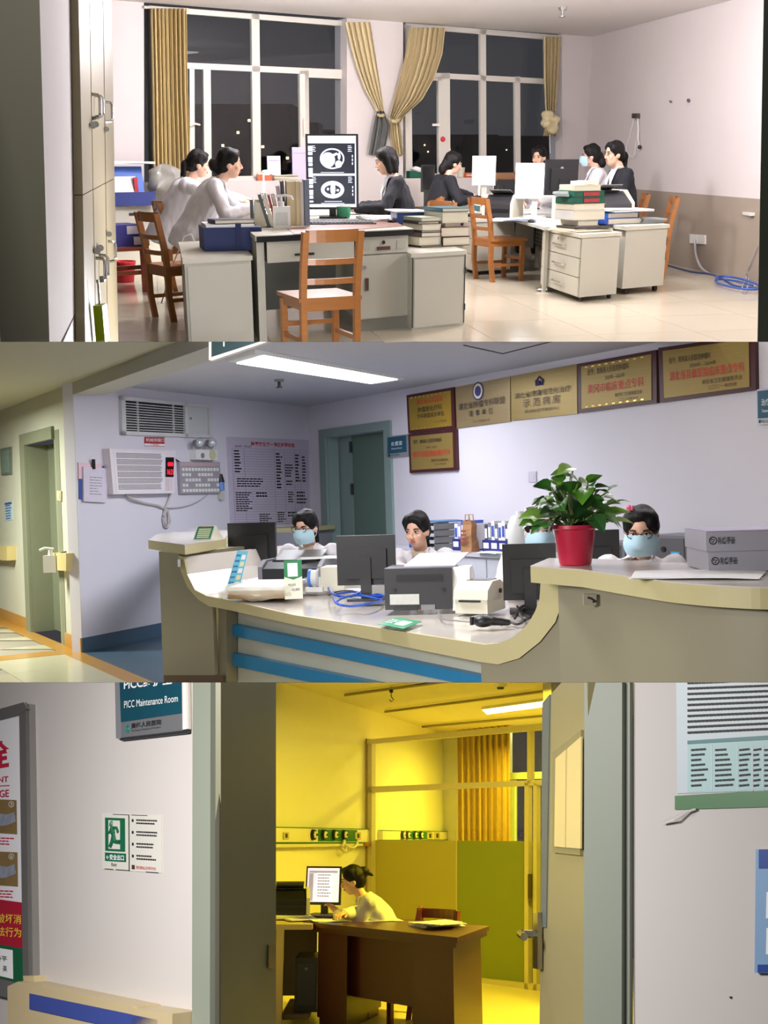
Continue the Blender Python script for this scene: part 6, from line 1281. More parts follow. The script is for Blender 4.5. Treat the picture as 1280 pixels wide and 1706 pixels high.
def leafm(sz, fold):
    b = MB(); pr = [(0, 0), (.30, .12), (.44, .34), (.40, .58), (.22, .84), (0, 1.05)]
    for sx in (-1, 1):
        vs = [Vector((0, y, .10 * sin(y * 2.6) - .1 * y * y)) for x, y in pr] + [Vector((sx * x, y - .05 * (x > 0), .10 * sin(y * 2.6) - .1 * y * y + fold * x)) for x, y in pr[1:-1]]
        n = len(pr); fs = [(0, 1, n)] + [(i, i + 1, n + i, n + i - 1) for i in range(1, n - 2)] + [(n - 2, n - 1, n + n - 3)]
        b.add([v * sz for v in vs], fs if sx < 0 else [f[::-1] for f in fs])
    return b
spots = [(-46, 45, 30, 0), (-28, 80, 24, 0), (-14, 95, 30, 2), (-8, 66, 34, 1), (-30, 60, 30, 1), (-52, 70, 26, 1), (-70, 20, 34, 2), (-78, 8, 26, 0), (28, 78, 24, 0), (44, 64, 24, 1), (58, 44, 26, 0), (66, 20, 34, 2), (76, 6, 28, 2), (50, 50, 20, 0), (12, 54, 36, 0), (-4, 40, 38, 3), (24, 40, 36, 1), (-26, 36, 36, 1), (38, 30, 34, 3), (-44, 24, 32, 3), (10, 22, 34, 3), (-14, 18, 34, 3), (56, 10, 30, 1), (-58, 2, 30, 1), (32, 8, 30, 3), (-34, 8, 30, 3), (62, 62, 20, 1), (22, 68, 24, 1), (-6, 80, 22, 0), (-62, 46, 24, 3), (4, 4, 32, 3), (78, 40, 20, 0)]
for i, (dx, dz, sz, c) in enumerate(spots):
    for back in (0, 1):
        d = Vector((dx * s * (1 if not back else .85), (-.05 - .035 * rg.random()) * (1 if not back else -1.3) * (1 - abs(dx) / 160), dz * s * (1 if not back else .92))); q = c0 + d; o = Vector((dx / 60 + rg.uniform(-.5, .5), -.5 + back + rg.uniform(-.3, .3), rg.uniform(-.9, .25) if dz < 60 else rg.uniform(-.3, .6))).normalized()
        R = o.to_track_quat('Y', 'Z').to_matrix() @ Matrix.Rotation(rg.uniform(-.7, .7), 3, 'Y'); b = leafm(sz * s * 1.2, .22); b.v = [q + R @ v - o * sz * s * .5 for v in b.v]; b.build('leaf', m_lf[(c + (back * 2)) % 4], t, smooth=True)
        MB().tube([c0 + Vector((dx * s * .12, 0, -.01)), c0 + d * .55 + Vector((0, 0, .02)), q - o * sz * s * .5], .0028, 5).build('stem', m_stm, t)
papers(R2.Z(1165, 958, TZ), -.35, .36, .26, .004, 'white sheet of paper lying on the raised counter', n=2, seed=51)
m_bx = mat('lilac grey box board', (158, 156, 166), .5); bgp = 'grey archive boxes on the raised counter'
pb = R2.Z(1245, 951, TZ)
for k, lb in enumerate(('lower grey archive box with black spine lettering', 'upper grey archive box with black spine lettering')):
    z = TZ + k * .062; t = thing('archive_box', lb, 'box', up(pb, z), .0, bgp); x0 = R2.Y(1181 if k == 0 else 1178, 940, pb.y).x; M = TM(up(Vector((x0, pb.y, 0)), z), -.06)
    MB(M).bx((0, 0, 0), (.30, .3, .06)).build('body', m_bx, t, bevel=.003); MB(M).bx((.002, .002, .0605), (.298, .298, .062)).build('lid_sheet', mat('lilac lid', (172, 166, 192), .4), t)
    q = [M @ Vector(v) for v in ((.03, -.0, .044), (.085, 0, .044), (.085, 0, .018), (.03, 0, .018))]; text('院感手册', [M @ Vector(v) for v in ((.035, -.001, .044), (.085, -.001, .044), (.085, -.001, .022), (.035, -.001, .022))], m_ink, t, bold=.02)
    cc = M @ Vector((.02, -.001, .033)); MB().tube([cc + Vector((.011 * cos(a), 0, .011 * sin(a))) for a in [2 * pi * i / 14 for i in range(14)]], .0015, 4, True).build('round_logo', m_ink, t); MB().tube([cc + Vector((-.006, 0, .003)), cc + Vector((.006, 0, .003)), cc + Vector((-.002, 0, -.006))], .0015, 4).build('round_logo', m_ink, t)
# ---------------- back counter along the plaque wall and what stands on it
BZ2 = .80; s0_, s1_ = Sp(585, 900) + .9, Sp(1330, 930); u2 = -vL; n2 = QP.n
A = I2 + u2 * s0_; Bq = I2 + u2 * s1_
t = thing('back_counter', 'white low cabinet with grey top along the plaque wall', 'cabinet', A)
MB().prism([up(A, 0), up(Bq, 0), up(Bq + n2 * .42, 0), up(A + n2 * .42, 0)], (0, 0, BZ2 - .04)).build('body', mat('lilac white cabinet', (206, 206, 214), .5), t); MB().prism([up(A, BZ2 - .04), up(Bq, BZ2 - .04), up(Bq + n2 * .45, BZ2 - .04), up(A + n2 * .45, BZ2 - .04)], (0, 0, .04)).build('top', mat('pale grey top', (198, 198, 204), .35), t, bevel=.005)
Lc = (Bq - A).length; nd = 9
for k in range(nd): MB().prism([up(A + u2 * (Lc * k / nd + .01) + n2 * .42, .08), up(A + u2 * (Lc * (k + 1) / nd - .01) + n2 * .42, .08), up(A + u2 * (Lc * (k + 1) / nd - .01) + n2 * .42, BZ2 - .06), up(A + u2 * (Lc * k / nd + .01) + n2 * .42, BZ2 - .06)], n2 * .012).build('door', mat('lilac white cabinet', (206, 206, 214), .5), t)
QK = QP.shift(.3)
def at2(px): p = QK.at(px, 905); return up(p, BZ2)
ay = ang(u2)
for k in range(4):
    p = at2(738); t = thing('file_tray', ['bottom', 'second', 'third', 'top'][k] + ' grey letter tray in the stack on the back counter', 'tray', up(p, BZ2 + k * .065), ay, 'letter trays on the back counter'); M = TM(up(p, BZ2 + k * .065), ay)
    MB(M).bx((-.13, -.18, .0), (.13, .16, .006)).build('floor_panel', m_gr, t); MB(M).bx((-.13, -.18, .0), (-.122, .16, .06)).build('side', m_gr, t); MB(M).bx((.122, -.18, 0), (.13, .16, .06)).build('side', m_gr, t); MB(M).bx((-.12, -.15, .008), (.12, .14, .03)).build('sheets', m_pap, t); MB(M).bx((-.13, -.185, .0), (.13, -.178, .03)).build('lip', mat('pale tray', (176, 178, 184), .4), t)
papers(up(at2(738), BZ2 + .262), ay, .26, .3, .02, 'blue folder with sheets on the top tray', n=2, m=mat('dull blue folder', (90, 130, 170), .5), seed=61)
p = up(at2(690), BZ2); t = thing('plastic_bottle', 'bright blue tapered bottle on the back counter', 'bottle', p); MB().lathe(p, [(.05, 0), (.05, .05), (.035, .16), (.03, .19)], 16).build('body', mat('cobalt plastic', (24, 70, 200), .3), t, smooth=True); MB().cyl(p + Vector((0, 0, .19)), p + Vector((0, 0, .22)), .024).build('cap', mat('cobalt cap', (20, 56, 170), .3), t)
hbk = mat('navy file holder', (40, 46, 120), .45); fg = 'ring binders and files on the back counter'
for (xa, xb, lb) in ((763, 788, 'navy file holder left of the paper bag'), (813, 868, 'navy file holder right of the paper bag')):
    pa, pb2 = at2(xa), at2(xb); w = (pb2 - pa).length; M = TM(pa, ay); t = thing('file_holder', lb, 'holder', pa, ay)
    MB(M).bx((0, -.06, 0), (w, -.05, .11)).build('front', hbk, t); MB(M).bx((0, -.06, 0), (w, .2, .01)).build('floor_panel', hbk, t); MB(M).bx((0, .19, 0), (w, .2, .15)).build('rear', hbk, t); n = 2 if w < .4 else 4
    for k in range(n): MB(M).bx((w * (k + .15) / n, -.064, .035), (w * (k + .8) / n, -.06, .085)).build('label', m_pap, t)
    nn = int(w / .052)
    for k in range(nn):
        h = .25 + .03 * ((k * 7) % 3) / 2; c = [m_pap, mat('lilac file', (150, 150, 190), .5), mat('blue file', (60, 90, 180), .5), m_pap][k % 4] if xa < 800 else [mat('dark file', (70, 70, 84), .5), mat('grey file', (130, 130, 144), .5), m_pap, mat('slate file', (100, 100, 120), .5), m_pap, m_pap][k % 6]
        x = .01 + k * (w - .02) / nn; Mb = M; tt = thing('ring_binder', '%s%s file standing %s in the %s navy holder' % ('tall ' if h > .27 else '', 'white' if c is m_pap else c.name.split()[0], ['at the left end', 'second from left', 'third from left', 'fourth from left', 'fifth from left', 'sixth from left', 'seventh from left', 'eighth from left', 'ninth from left', 'tenth from left', 'eleventh from left', 'twelfth from left', 'thirteenth from left', 'fourteenth from left'][min(k, 13)], 'left' if xa < 800 else 'right'), 'file', M @ Vector((x, -.04, .011)), ay, fg); MB(Mb).bx((x, -.04, .011), (x + (w - .02) / nn * .9, .18, h)).build('cover', c, tt); MB(Mb).bx((x + .008, -.043, h * .5), (x + (w - .02) / nn * .75, -.04, h * .85)).build('spine_label', m_pap if c is not m_pap else mat('blue file', (60, 90, 180), .5), tt)
p = up(at2(798) + n2 * .1, BZ2); t = thing('paper_bag', 'crumpled brown kraft paper bag between the file holders', 'bag', p, ay); M = TM(p, ay)
b = MB(M); b.grid(lambda u, v: Vector(((.085 - .02 * v) * (1 if u in (0,) else 1) * [1, 1, -1, -1][int(u * 4) % 4], [-.05, .05, .05, -.05][int(u * 4) % 4] * (1 - .6 * v), .28 * v + .008 * sin(9 * v))), 4, 8, True); b.build('body', mat('kraft paper', (168, 122, 84), .75, var=.2, sc=12), t, disp=film, solid=.003)
for y in (-.02, .02): MB(M).tube([(-.04, y, .27), (-.03, y, .34), (.03, y, .34), (.04, y, .27)], .005).build('handle', mat('kraft cord', (190, 150, 110), .7), t)
lines([M @ Vector(v) for v in ((-.06, -.06, .2), (.06, -.06, .2), (.07, -.07, .06), (-.07, -.07, .06))], 4, mat('red brown print', (140, 70, 60), .6), t, .1, .9, 0, 1, .5, 3, seed=2)
p = up(at2(875) + n2 * .05, BZ2); t = thing('water_jug', 'white rounded plastic jug behind the pot plant', 'jug', p); MB().lathe(p, [(.09, 0), (.11, .1), (.11, .25), (.07, .33), (.03, .34)], 20).build('body', m_wht, t, smooth=True); MB().cyl(p + Vector((0, 0, .34)), p + Vector((0, 0, .37)), .035).build('cap', m_wht, t)
papers(up(at2(838) + n2 * .1, BZ2), ay, .3, .14, .012, 'white sheets at the front of the back counter', n=2, seed=71)
p = at2(1140); t = thing('safe_box', 'grey metal safe with blue display on the back counter', 'safe', p, ay); M = TM(p, ay); m_sf = mat('grey safe metal', (132, 132, 142), .4, .3)
MB(M).bx((-.24, -.14, 0), (.22, .2, .20)).build('body', m_sf, t, bevel=.006); MB(M).bx((-.21, -.15, .02), (.14, -.14, .18)).build('door', mat('dark safe face', (104, 104, 112), .4, .3), t); MB(M).bx((.02, -.154, .06), (.10, -.15, .085)).build('display', mat('cyan display', (60, 150, 190), .4, emit=(40, 130, 170), es=.5, var=0), t); MB(M).cyl((-.05, -.16, .1), (-.05, -.14, .1), .02).build('knob', m_blk, t)
p = at2(1060); t = thing('till_drawer', 'grey metal drawer unit beside the safe', 'drawer unit', p, ay); M = TM(p, ay); MB(M).bx((-.5, -.1, 0), (-.02, .2, .13)).build('body', m_sf, t, bevel=.006); MB(M).bx((-.46, -.11, .02), (-.06, -.1, .11)).build('drawer', m_gr, t)
# ledge behind the left woman, wooden chair
q = QF.quad([(452, 876), (495, 872), (495, 884), (455, 886)]); t = thing('side_ledge', 'cream topped low cabinet behind the masked woman with glasses', 'cabinet', up(q[3], 0)); A = QF.at(440, 890); Bq = QF.at(500, 890); zt = .98
MB().prism([up(A, .94), up(Bq, .94), up(Bq + QF.n * .5, .94), up(A + QF.n * .5, .94)], (0, 0, .05)).build('top', m_lam2, t); MB().prism([up(A, 0), up(Bq, 0), up(Bq + QF.n * .45, 0), up(A + QF.n * .45, 0)], (0, 0, .94)).build('body', mat('lilac grey cabinet', (150, 150, 160), .5), t)
chair((R2.Y(800, 960, 6.4).x, 6.4, 0), 1.2, 'wooden chair whose back shows behind the laser printer', None)
# ---------------- people
person('masked woman in glasses and white coat looking down at the left of the counter', (R2.Y(523, 900, 7.75).x, 7.75, 0), pi - .2, 1.0, 14, (-14, 14), (on2(470, 950, .85), on2(555, 950, .84)), hair='pony', mask=True, glasses=True, inner=m_knit, seed=11)
person('woman without mask in white coat looking down behind the laser printer', (R2.Y(708, 900, 7.0).x, 7.0, 0), pi - .3, .98, 12, (-10, 12), (on2(690, 985, .84), on2(735, 985, .84)), hair='pony', inner=m_knit, seed=12)
person('masked woman in white coat partly hidden behind the pot plant', (R2.Y(893, 900, 6.2).x, 6.2, 0), pi - .0, .98, 8, (0, 10), (on2(850, 1005, .82), on2(905, 1000, .82)), hair='bun', mask=True, cap=True, seed=13)
person('masked woman with pink hair clip and glasses behind the raised counter', (R2.Y(1076, 890, 5.2).x, 5.35, 0), pi - .15, 1.0, 12, (-10, 14), None or (R2.Y(1030, 960, 4.9), R2.Y(1120, 960, 4.9)), hair='updo', mask=True, glasses=True, flower=True, seed=14)
# ================================================================== ROOM 3: corridor wall
CUR[0] = R3
def onw(px): return PO.quad(px)
# framed fire equipment poster, cropped by the left edge
m_sil = mat('silver poster frame', (150, 148, 144), .35, .6); FR = [(-120, 1224), (45, 1172), (59, 1174), (67, 1632), (67, 1668), (44, 1667), (-120, 1626)]
t = thing('framed_poster', 'silver-framed fire equipment poster cropped by the left edge', 'poster', PO.at(20, 1640)); B3 = lambda px, o, th, nm, m, par=t: MB().prism(PO.quad(px, o), PO.n * th).build(nm, m, par)
B3([(-120, 1222), (45, 1172), (59, 1174), (67, 1640), (52, 1668), (-120, 1628)], 0, .03, 'backing', m_sil)
sheet = B3([(-120, 1230), (35.5, 1192), (42.5, 1640), (-120, 1600)], .031, .002, 'sheet', mat('poster white', (228, 226, 230), .5, var=.01))
B3([(36, 1190), (47, 1180), (53, 1662), (43, 1640)], .03, .012, 'inner_edge', mat('grey frame edge', (96, 94, 92), .5)); B3([(-120, 1216), (45, 1170), (50, 1182), (35, 1192), (-120, 1230)], .03, .014, 'inner_edge', mat('grey frame edge', (96, 94, 92), .5))
o_ = .034; m_pr = mat('poster red', (168, 20, 48), .45, var=.02); m_pg = mat('poster green', (14, 92, 56), .45, var=.02); m_py = mat('poster yellow', (230, 196, 60), .5, var=0); m_ph = mat('poster photo ground', (128, 104, 62), .5, var=.2, sc=12); m_hose = mat('printed hose grey', (140, 144, 158), .4, var=.4, sc=20); m_prt = mat('poster crimson', (190, 24, 60), .5, var=0)
B3([(-120, 1482), (39.5, 1504), (42, 1581), (-120, 1552)], o_, .001, 'red_band', m_pr); B3([(-120, 1552), (42, 1581), (43, 1640), (-120, 1600)], o_, .001, 'green_band', m_pg)
for ya, yb, hx, n in ((1333, 1390, 27.5, '③'), (1420, 1477, 29, '⑥')):
    B3([(-60, ya - 4), (hx, ya), (hx + 1, yb), (-60, yb - 6)], o_, .001, 'photo', m_ph); B3([(-60, ya + 30), (-2, ya + 22), (12, ya + 24), (24, ya + 20), (26, ya + 36), (12, ya + 42), (-60, ya + 48)], o_ + .001, .001, 'photo_hose', m_hose)
    q = PO.quad([(15, ya + 2), (24, ya + 2), (24, ya + 12), (15, ya + 12)], o_ + .002); text(n, q, m_wtx, sheet)
def tx(s, px, m, par, o=o_ + .001, **k): return text(s, PO.quad(px, o), m, par, **k)
tx('栓', [(-26, 1240), (15.5, 1230), (16, 1279), (-26, 1286)], m_prt, sheet, bold=.03); tx('EQUIPMENT', [(-52, 1298), (14, 1293), (14, 1304.5), (-52, 1308)], m_prt, sheet, bold=.01); tx('USAGE', [(-24, 1319), (15, 1315), (15, 1327.5), (-24, 1330)], m_prt, sheet, bold=.01)
B3([(-120, 1314), (16, 1308), (16, 1309.5), (-120, 1315.5)], o_, .001, 'rule', m_prt)
for ya in (1396, 1484): lines(PO.quad([(-30, ya - 2), (24, ya), (24, ya + 15), (-30, ya + 12)], o_), 3, m_prt, sheet, 0, 1, 0, 1, .4, 6, seed=int(ya))
tx('严禁挪用或破坏消', [(-66, 1517), (36, 1524), (36, 1540), (-66, 1533)], m_py, sheet, bold=.01); tx('设施属违法行为', [(-54, 1540), (36, 1546), (36, 1562), (-54, 1556)], m_py, sheet, bold=.01)
B3([(-60, 1570), (21, 1583), (22, 1631), (-60, 1612)], o_ + .001, .001, 'name_label', m_pap); tx('海平', [(-8, 1590), (12, 1593), (12, 1602), (-8, 1599)], m_ink, sheet, o_ + .003); tx('英', [(5, 1608), (12, 1609), (12, 1619), (5, 1618)], m_ink, sheet, o_ + .003)
# PICC room sign
q = PO.quad([(198, 1090), (316, 1076), (317, 1217), (201, 1231)]); t = thing('room_sign', 'teal and silver maintenance room sign cropped at the top', 'sign', (q[2] + q[3]) / 2); plate('frame', q, .02, mat('silver sign frame', (176, 180, 186), .35, .6), t, bevel=.003)
MB().prism(PO.quad([(199, 1090), (305, 1076), (305, 1188), (203, 1203)], .02), PO.n * .004).build('panel', mat('dark teal face', (20, 70, 86), .25, var=.25, sc=3), t); MB().prism(PO.quad([(203, 1203.5), (305, 1188.5), (305, 1216), (203, 1229)], .02), PO.n * .003).build('silver_strip', mat('silver strip', (140, 142, 146), .35, .5), t)
MB().cyl(PO.at(311, 1137, .012), PO.at(312, 1216, .012), .017, n=14).build('side_bar', m_alu, t); MB().cyl(PO.at(203, 1231, .012), PO.at(315, 1218, .012), .008).build('lower_bar', m_dk, t)
tx('PICC维护室', [(207, 1131), (287, 1121), (287, 1140), (207, 1150)], m_wtx, t, .026, bold=.02); tx('PICC Maintenance Room', [(207.5, 1168), (297, 1157), (297, 1169), (207.5, 1180)], m_wtx, t, .026)
tx('黄梅人民医院', [(219, 1205), (269, 1198), (269, 1207), (219, 1214)], m_ink, t, .025, bold=.01); tx("The People's Hospital of Huangmei", [(219, 1216), (268, 1209), (268, 1213), (219, 1220)], m_ink, t, .025)
b = MB(); c = PO.at(212.5, 1214, .025); ux = -xO
for r in (.014, .008): b.tube([c + ux * (r * cos(a)) + Vector((0, 0, r * sin(a))) for a in [2 * pi * i / 16 for i in range(16)]], .002, 4, True)
b.build('round_logo', mat('logo green', (40, 130, 120), .5), t)
# exit sticker
q = PO.quad([(171, 1355.5), (270, 1359), (270.7, 1454.7), (171.5, 1448)]); t = thing('exit_sticker', 'worn green and white exit sticker with running figure on the outer wall', 'sign', (q[2] + q[3]) / 2); m_xs = mat('aged sticker white', (206, 204, 194), .5, var=.05); m_xg = mat('exit green', (18, 96, 66), .45, var=.04)
plate('sheet', q, .003, m_xs, t); plate('left_border', sub(q, .47, 0, .484, 1, .003), .001, m_ink, t)
for x0, x1, y in ((.2, .48, .0), (.52, .78, .0), (.05, .2, .985), (.25, .48, .985), (.75, .95, .99)): plate('worn_edge', sub(q, x0, y, x1, y + .012, .003), .001, m_ink, t)
plate('green_field', sub(q, .06, .07, .41, .67, .003), .001, m_xg, t); plate('doorway', sub(q, .125, .115, .325, .63, .004), .001, m_xs, t); Q = sub(q, 0, 0, 1, 1, .006)
def pt(x, y): return sub(q, x, y, x + .01, y, .006)[0]
b = MB(); b.sph(pt(.19, .185), (.010, .004, .013), nu=10, nv=6)
for pts, w in (([(.20, .25), (.225, .36)], .011), ([(.225, .36), (.255, .5), (.33, .5)], .0085), ([(.225, .38), (.2, .5), (.165, .59)], .0085), ([(.185, .265), (.16, .33), (.125, .345)], .006), ([(.2, .25), (.28, .25), (.305, .33)], .006)):
    b.tube([pt(*p) for p in pts], w, 6)
b.build('running_figure', m_xg, t)
plate('arrow_band', sub(q, .055, .7, .425, .85, .003), .001, m_xg, t); text('←安全出口', sub(q, .09, .725, .4, .825, .005), m_wtx, t, bold=.02); text('Exit', sub(q, .18, .875, .27, .93, .005), m_ink, t)
for k in range(4): plate('bullet', sub(q, .525, .08 + .21 * k, .555, .13 + .21 * k, .003), .001, m_ink, t); lines(sub(q, .53, .08 + .21 * k, .97, .19 + .21 * k, .003), 2, m_ink, t, .12 if False else .16, 1, 0, 1, .5, 9, 'fine_print', .001, k + 3, .4)
text('黄冈黄梅公安消防大队', sub(q, .6, .9, .92, .955, .005), m_prt, t); plate('seal', sub(q, .52, .89, .57, .965, .003), .001, m_brt, t)
# handrail with blue stripe
q = [(46, 1640), (64, 1627), (330, 1681), (330, 1790), (48, 1700)]; t = thing('handrail', 'cream wall handrail with a blue stripe at the bottom left', 'handrail', PO.at(190, 1690)); m_hr3 = mat('cream handrail vinyl', (196, 178, 138), .4)
b = MB(); b.prism(PO.quad([(48, 1640), (66, 1632), (268, 1673), (268, 1790), (49, 1700)], .0), PO.n * .09); b.build('rail', m_hr3, t, bevel=.018, seg=3); MB().prism(PO.quad([(262, 1674), (330, 1684), (330, 1790), (262, 1780)]), PO.n * .095).build('end_cap', m_hr3, t, bevel=.022, seg=3); MB().prism(PO.quad([(58, 1624), (76, 1624), (78, 1640), (60, 1642)]), PO.n * .05).build('wall_bracket', m_hr3, t, bevel=.01)
SH = PO.shift(.092); MB().prism(SH.quad([(50, 1655), (264, 1699), (264, 1728), (50, 1681)]), PO.n * .003).build('blue_stripe', mat('rail blue', (60, 76, 148), .45), t)
# right side: ruled notice, green band, clear tape, blue sign
q = PO.quad([(1127, 1060), (1330, 1050), (1330, 1316), (1130, 1322)]); t = thing('notice_poster', 'pale blue printed notice with a teal table cropped at the right', 'poster', q[3]); plate('sheet', q, .002, mat('pale blue sheet', (182, 194, 200), .4, var=.02), t)
lines(PO.quad([(1146, 1118), (1330, 1112), (1330, 1219), (1146, 1228)], .003), 12, m_ink, t, 0, 1, 0, 1, .42, 24, 'fine_print', .001, 5, .12)
MB().prism(PO.quad([(1146, 1234), (1330, 1222), (1330, 1230), (1146, 1240)], .002), PO.n * .001).build('table_header', mat('teal header', (20, 104, 104), .4), t); MB().prism(PO.quad([(1146, 1241), (1330, 1231), (1330, 1315), (1146, 1320)], .002), PO.n * .0008).build('table_field', mat('pale teal field', (160, 192, 192), .45), t)
for x0, x1, sd in ((1152, 1180, 1), (1192, 1224, 2), (1232, 1252, 3), (1256, 1270, 4), (1274, 1300, 5)): lines(PO.quad([(x0, 1248), (x1, 1246), (x1, 1314), (x0, 1316)], .003), 8, m_ink, t, 0, 1, 0, 1, .4, 4, 'fine_print', .001, sd, .4)
for x in (1186, 1229, 1254, 1272): MB().prism(PO.quad([(x, 1241), (x + .8, 1241), (x + .8, 1318), (x, 1318)], .003), PO.n * .0005).build('table_rule', m_pap, t)
q = PO.quad([(1126, 1326), (1330, 1314), (1330, 1343), (1126, 1349)]); o = plate('green_band', q, .003, mat('green notice band', (62, 112, 66), .35, var=.2, sc=4), None); tag(o, 'green strip below the pale blue notice', 'strip')
t = thing('clear_tape', 'crumpled clear tape under the corner of the green strip', 'tape', PO.at(1130, 1365)); MB().grid(lambda u, v: PO.at(1104 + 52 * u, 1372 - 24 * u + 10 * (v - .5), .004 + .01 * sin(12 * u + 5 * v)), 16, 5).build('tape', mat('clear tape film', (216, 210, 206), .15, alpha=.12), t, disp=None, smooth=True); MB().tube([PO.at(1106, 1372, .006), PO.at(1125, 1366, .014), PO.at(1146, 1352, .008), PO.at(1160, 1348, .006)], .0025, 5).build('fold', mat('tape fold', (220, 214, 210), .2), t)
t = thing('blue_sign', 'blue and pale blue sign cropped at the right edge', 'sign', PO.at(1300, 1620)); q = [(1265, 1415), (1400, 1413), (1400, 1620), (1263, 1620)]; B3(q, 0, .012, 'board', mat('sky blue board', (126, 160, 196), .4), t); B3([(1265, 1415), (1400, 1413), (1400, 1446), (1265, 1447)], .012, .001, 'header', mat('royal blue header', (20, 62, 142), .4), t); B3([(1263, 1607), (1400, 1607), (1400, 1620), (1263, 1620)], .012, .001, 'footer', mat('royal blue header', (20, 62, 142), .4), t)
for ya, yb in ((1486, 1530), (1546, 1590)): B3([(1278, ya), (1400, ya), (1400, yb), (1277, yb)], .012, .001, 'white_field', m_pap, t)
tag(B3([(1217, 1660), (1220, 1660), (1220, 1663), (1217, 1663)], 0, .003, 'wall_mark', m_dk, None), 'tiny dark nail hole low on the right wall', 'mark')
# ================================================================== ROOM 3: ward room under yellow light
m_lp = mat('yellow lit diffuser', (255, 250, 210), .4, emit=(255, 240, 150), es=7, var=0)
for k, (px, lb) in enumerate((([(802, 1178), (930, 1160), (930, 1170), (811, 1186)], 'bright yellow ceiling lamp nearest in the ward room'), ([(806, 1215), (930, 1204), (930, 1208), (812, 1219.5)], 'second yellow ceiling lamp beyond the glass partition'))):
    q = [R3.Z(x, y, Zi) for x, y in px]; t = thing('ceiling_lamp', lb, 'lamp', sum(q, Vector()) / 4); MB().prism(q, (0, 0, -.03)).build('frame', m_wht, t); MB().prism([p + Vector((0, 0, -.03)) for p in sub(q, .01, .06, .99, .94)], (0, 0, -.006)).build('diffuser', m_lp, t)
for k, ((xa, ya), (xb, yb), lb) in enumerate((((575, 1158), (760, 1133), 'ceiling curtain rail nearest the doorway'), ((642, 1186), (960, 1145), 'ceiling curtain rail in front of the yellow lamp'), ((704, 1211), (960, 1188), 'ceiling curtain rail above the glass partition'))):
    tag(MB().tube([R3.Z(xa, ya, Zi - .03), R3.Z(xb, yb, Zi - .03)], .016).build('curtain_rail', mat('rail metal', (150, 140, 110), .4, .6), None), lb, 'rail')
p = R3.Z(652, 1149, Zi - .04); t = thing('rail_hook', 'metal drip hook hanging from the nearest ceiling rail', 'hook', p); b = MB(); b.cyl(p, p + Vector((0, 0, -.03)), .02); b.tube([p + Vector((0, 0, -.03)), p + Vector((0, 0, -.07)), p + Vector((.025, 0, -.1)), p + Vector((0, 0, -.12)), p + Vector((-.02, 0, -.1))], .005); b.build('hook', m_dk, t); MB().cyl(p, p + Vector((0, 0, .03)), .012).build('runner', m_met, t)
p = R3.Z(834, 1140, Zi); t = thing('smoke_detector', 'round smoke detector on the ward ceiling at the top edge', 'detector', p); MB().cyl(p, p + Vector((0, 0, -.03)), .07, .06, 20).build('base', m_wht, t); MB().cyl(p + Vector((0, 0, -.03)), p + Vector((0, 0, -.05)), .04, .03, 16).build('sensor', m_dk, t)
# headwall unit with gas outlets
m_hw = mat('cream headwall panel', (226, 220, 196), .4); m_hg = mat('green headwall panel', (20, 110, 56), .4)
def headwall(x0, x1, g0, g1, ty, by, lb, outs, socks):
    q = PI.quad([(x0, ty[0]), (x1, ty[1]), (x1, by[1]), (x0, by[0])]); t = thing('headwall_unit', lb, 'panel', q[3]); plate('body', q, .06, m_hw, t, bevel=.004)
    f0, f1 = (g0 - x0) / (x1 - x0), (g1 - x0) / (x1 - x0); plate('green_panel', sub(q, f0, .06, f1, .94, .06), .004, m_hg, t)
    for y in (-.06, 1.0): plate('green_edge', sub(q, 0, y, 1, y + .06), .065, m_hg, t)
    for k, x in enumerate(outs):
        c = PI.at(x, (ty[0] + by[0]) / 2, .064); b = MB().cyl(c, c + PI.n * .03, .055, .05, 18).build('gas_outlet', m_blk, t); MB().cyl(c + PI.n * .03, c + PI.n * .045, .036, .03, 18).build('outlet_face', m_wht, b); MB().cyl(c + PI.n * .045, c + PI.n * .055, .012).build('valve', m_dk, b)
    for x in socks:
        qq = PI.quad([(x - 4.5, 1386.5), (x + 4.5, 1386.5), (x + 4.5, 1398), (x - 4.5, 1398)], .062); s = plate('socket', qq, .008, mat('aged socket', (190, 176, 130), .5), t); plate('socket_slot', sub(qq, .3, .2, .7, .8, .008), .002, m_dk, s)
    return t
headwall(440, 617, 510.5, 580, (1378.5, 1382.5), (1403, 1403), 'cream and green medical headwall unit above the computer desk', (521, 538, 556, 572), (476, 596))
headwall(630, 764, 663, 704, (1384, 1386), (1399, 1398.5), 'second headwall unit seen through the glass partition', (670, 678, 690, 700), (716, 728))
q = PI.quad([(440, 1406), (615, 1405), (615, 1409), (440, 1412)]); t = thing('wall_rail', 'narrow wooden-ended wall rail below the headwall unit', 'rail', q[3]); plate('rail', q, .07, m_crm, t); plate('wood_end', PI.quad([(596, 1403.5), (616, 1403), (616, 1409), (596, 1409)]), .09, m_wood, t)
t = cord('call_cable', [PI.at(596, 1404, .09), PI.at(590, 1412, .1), PI.at(580, 1410, .1), PI.at(572, 1402, .08)], .012, m_crm, 'cream cord hanging from the right end of the wall rail'); t = cord('call_cable', [PI.at(574, 1400, .09), PI.at(571, 1412, .1), PI.at(575, 1418, .1), PI.at(577, 1412, .1)], .014, m_crm, 'short cream cord loop left of the hanging cord')
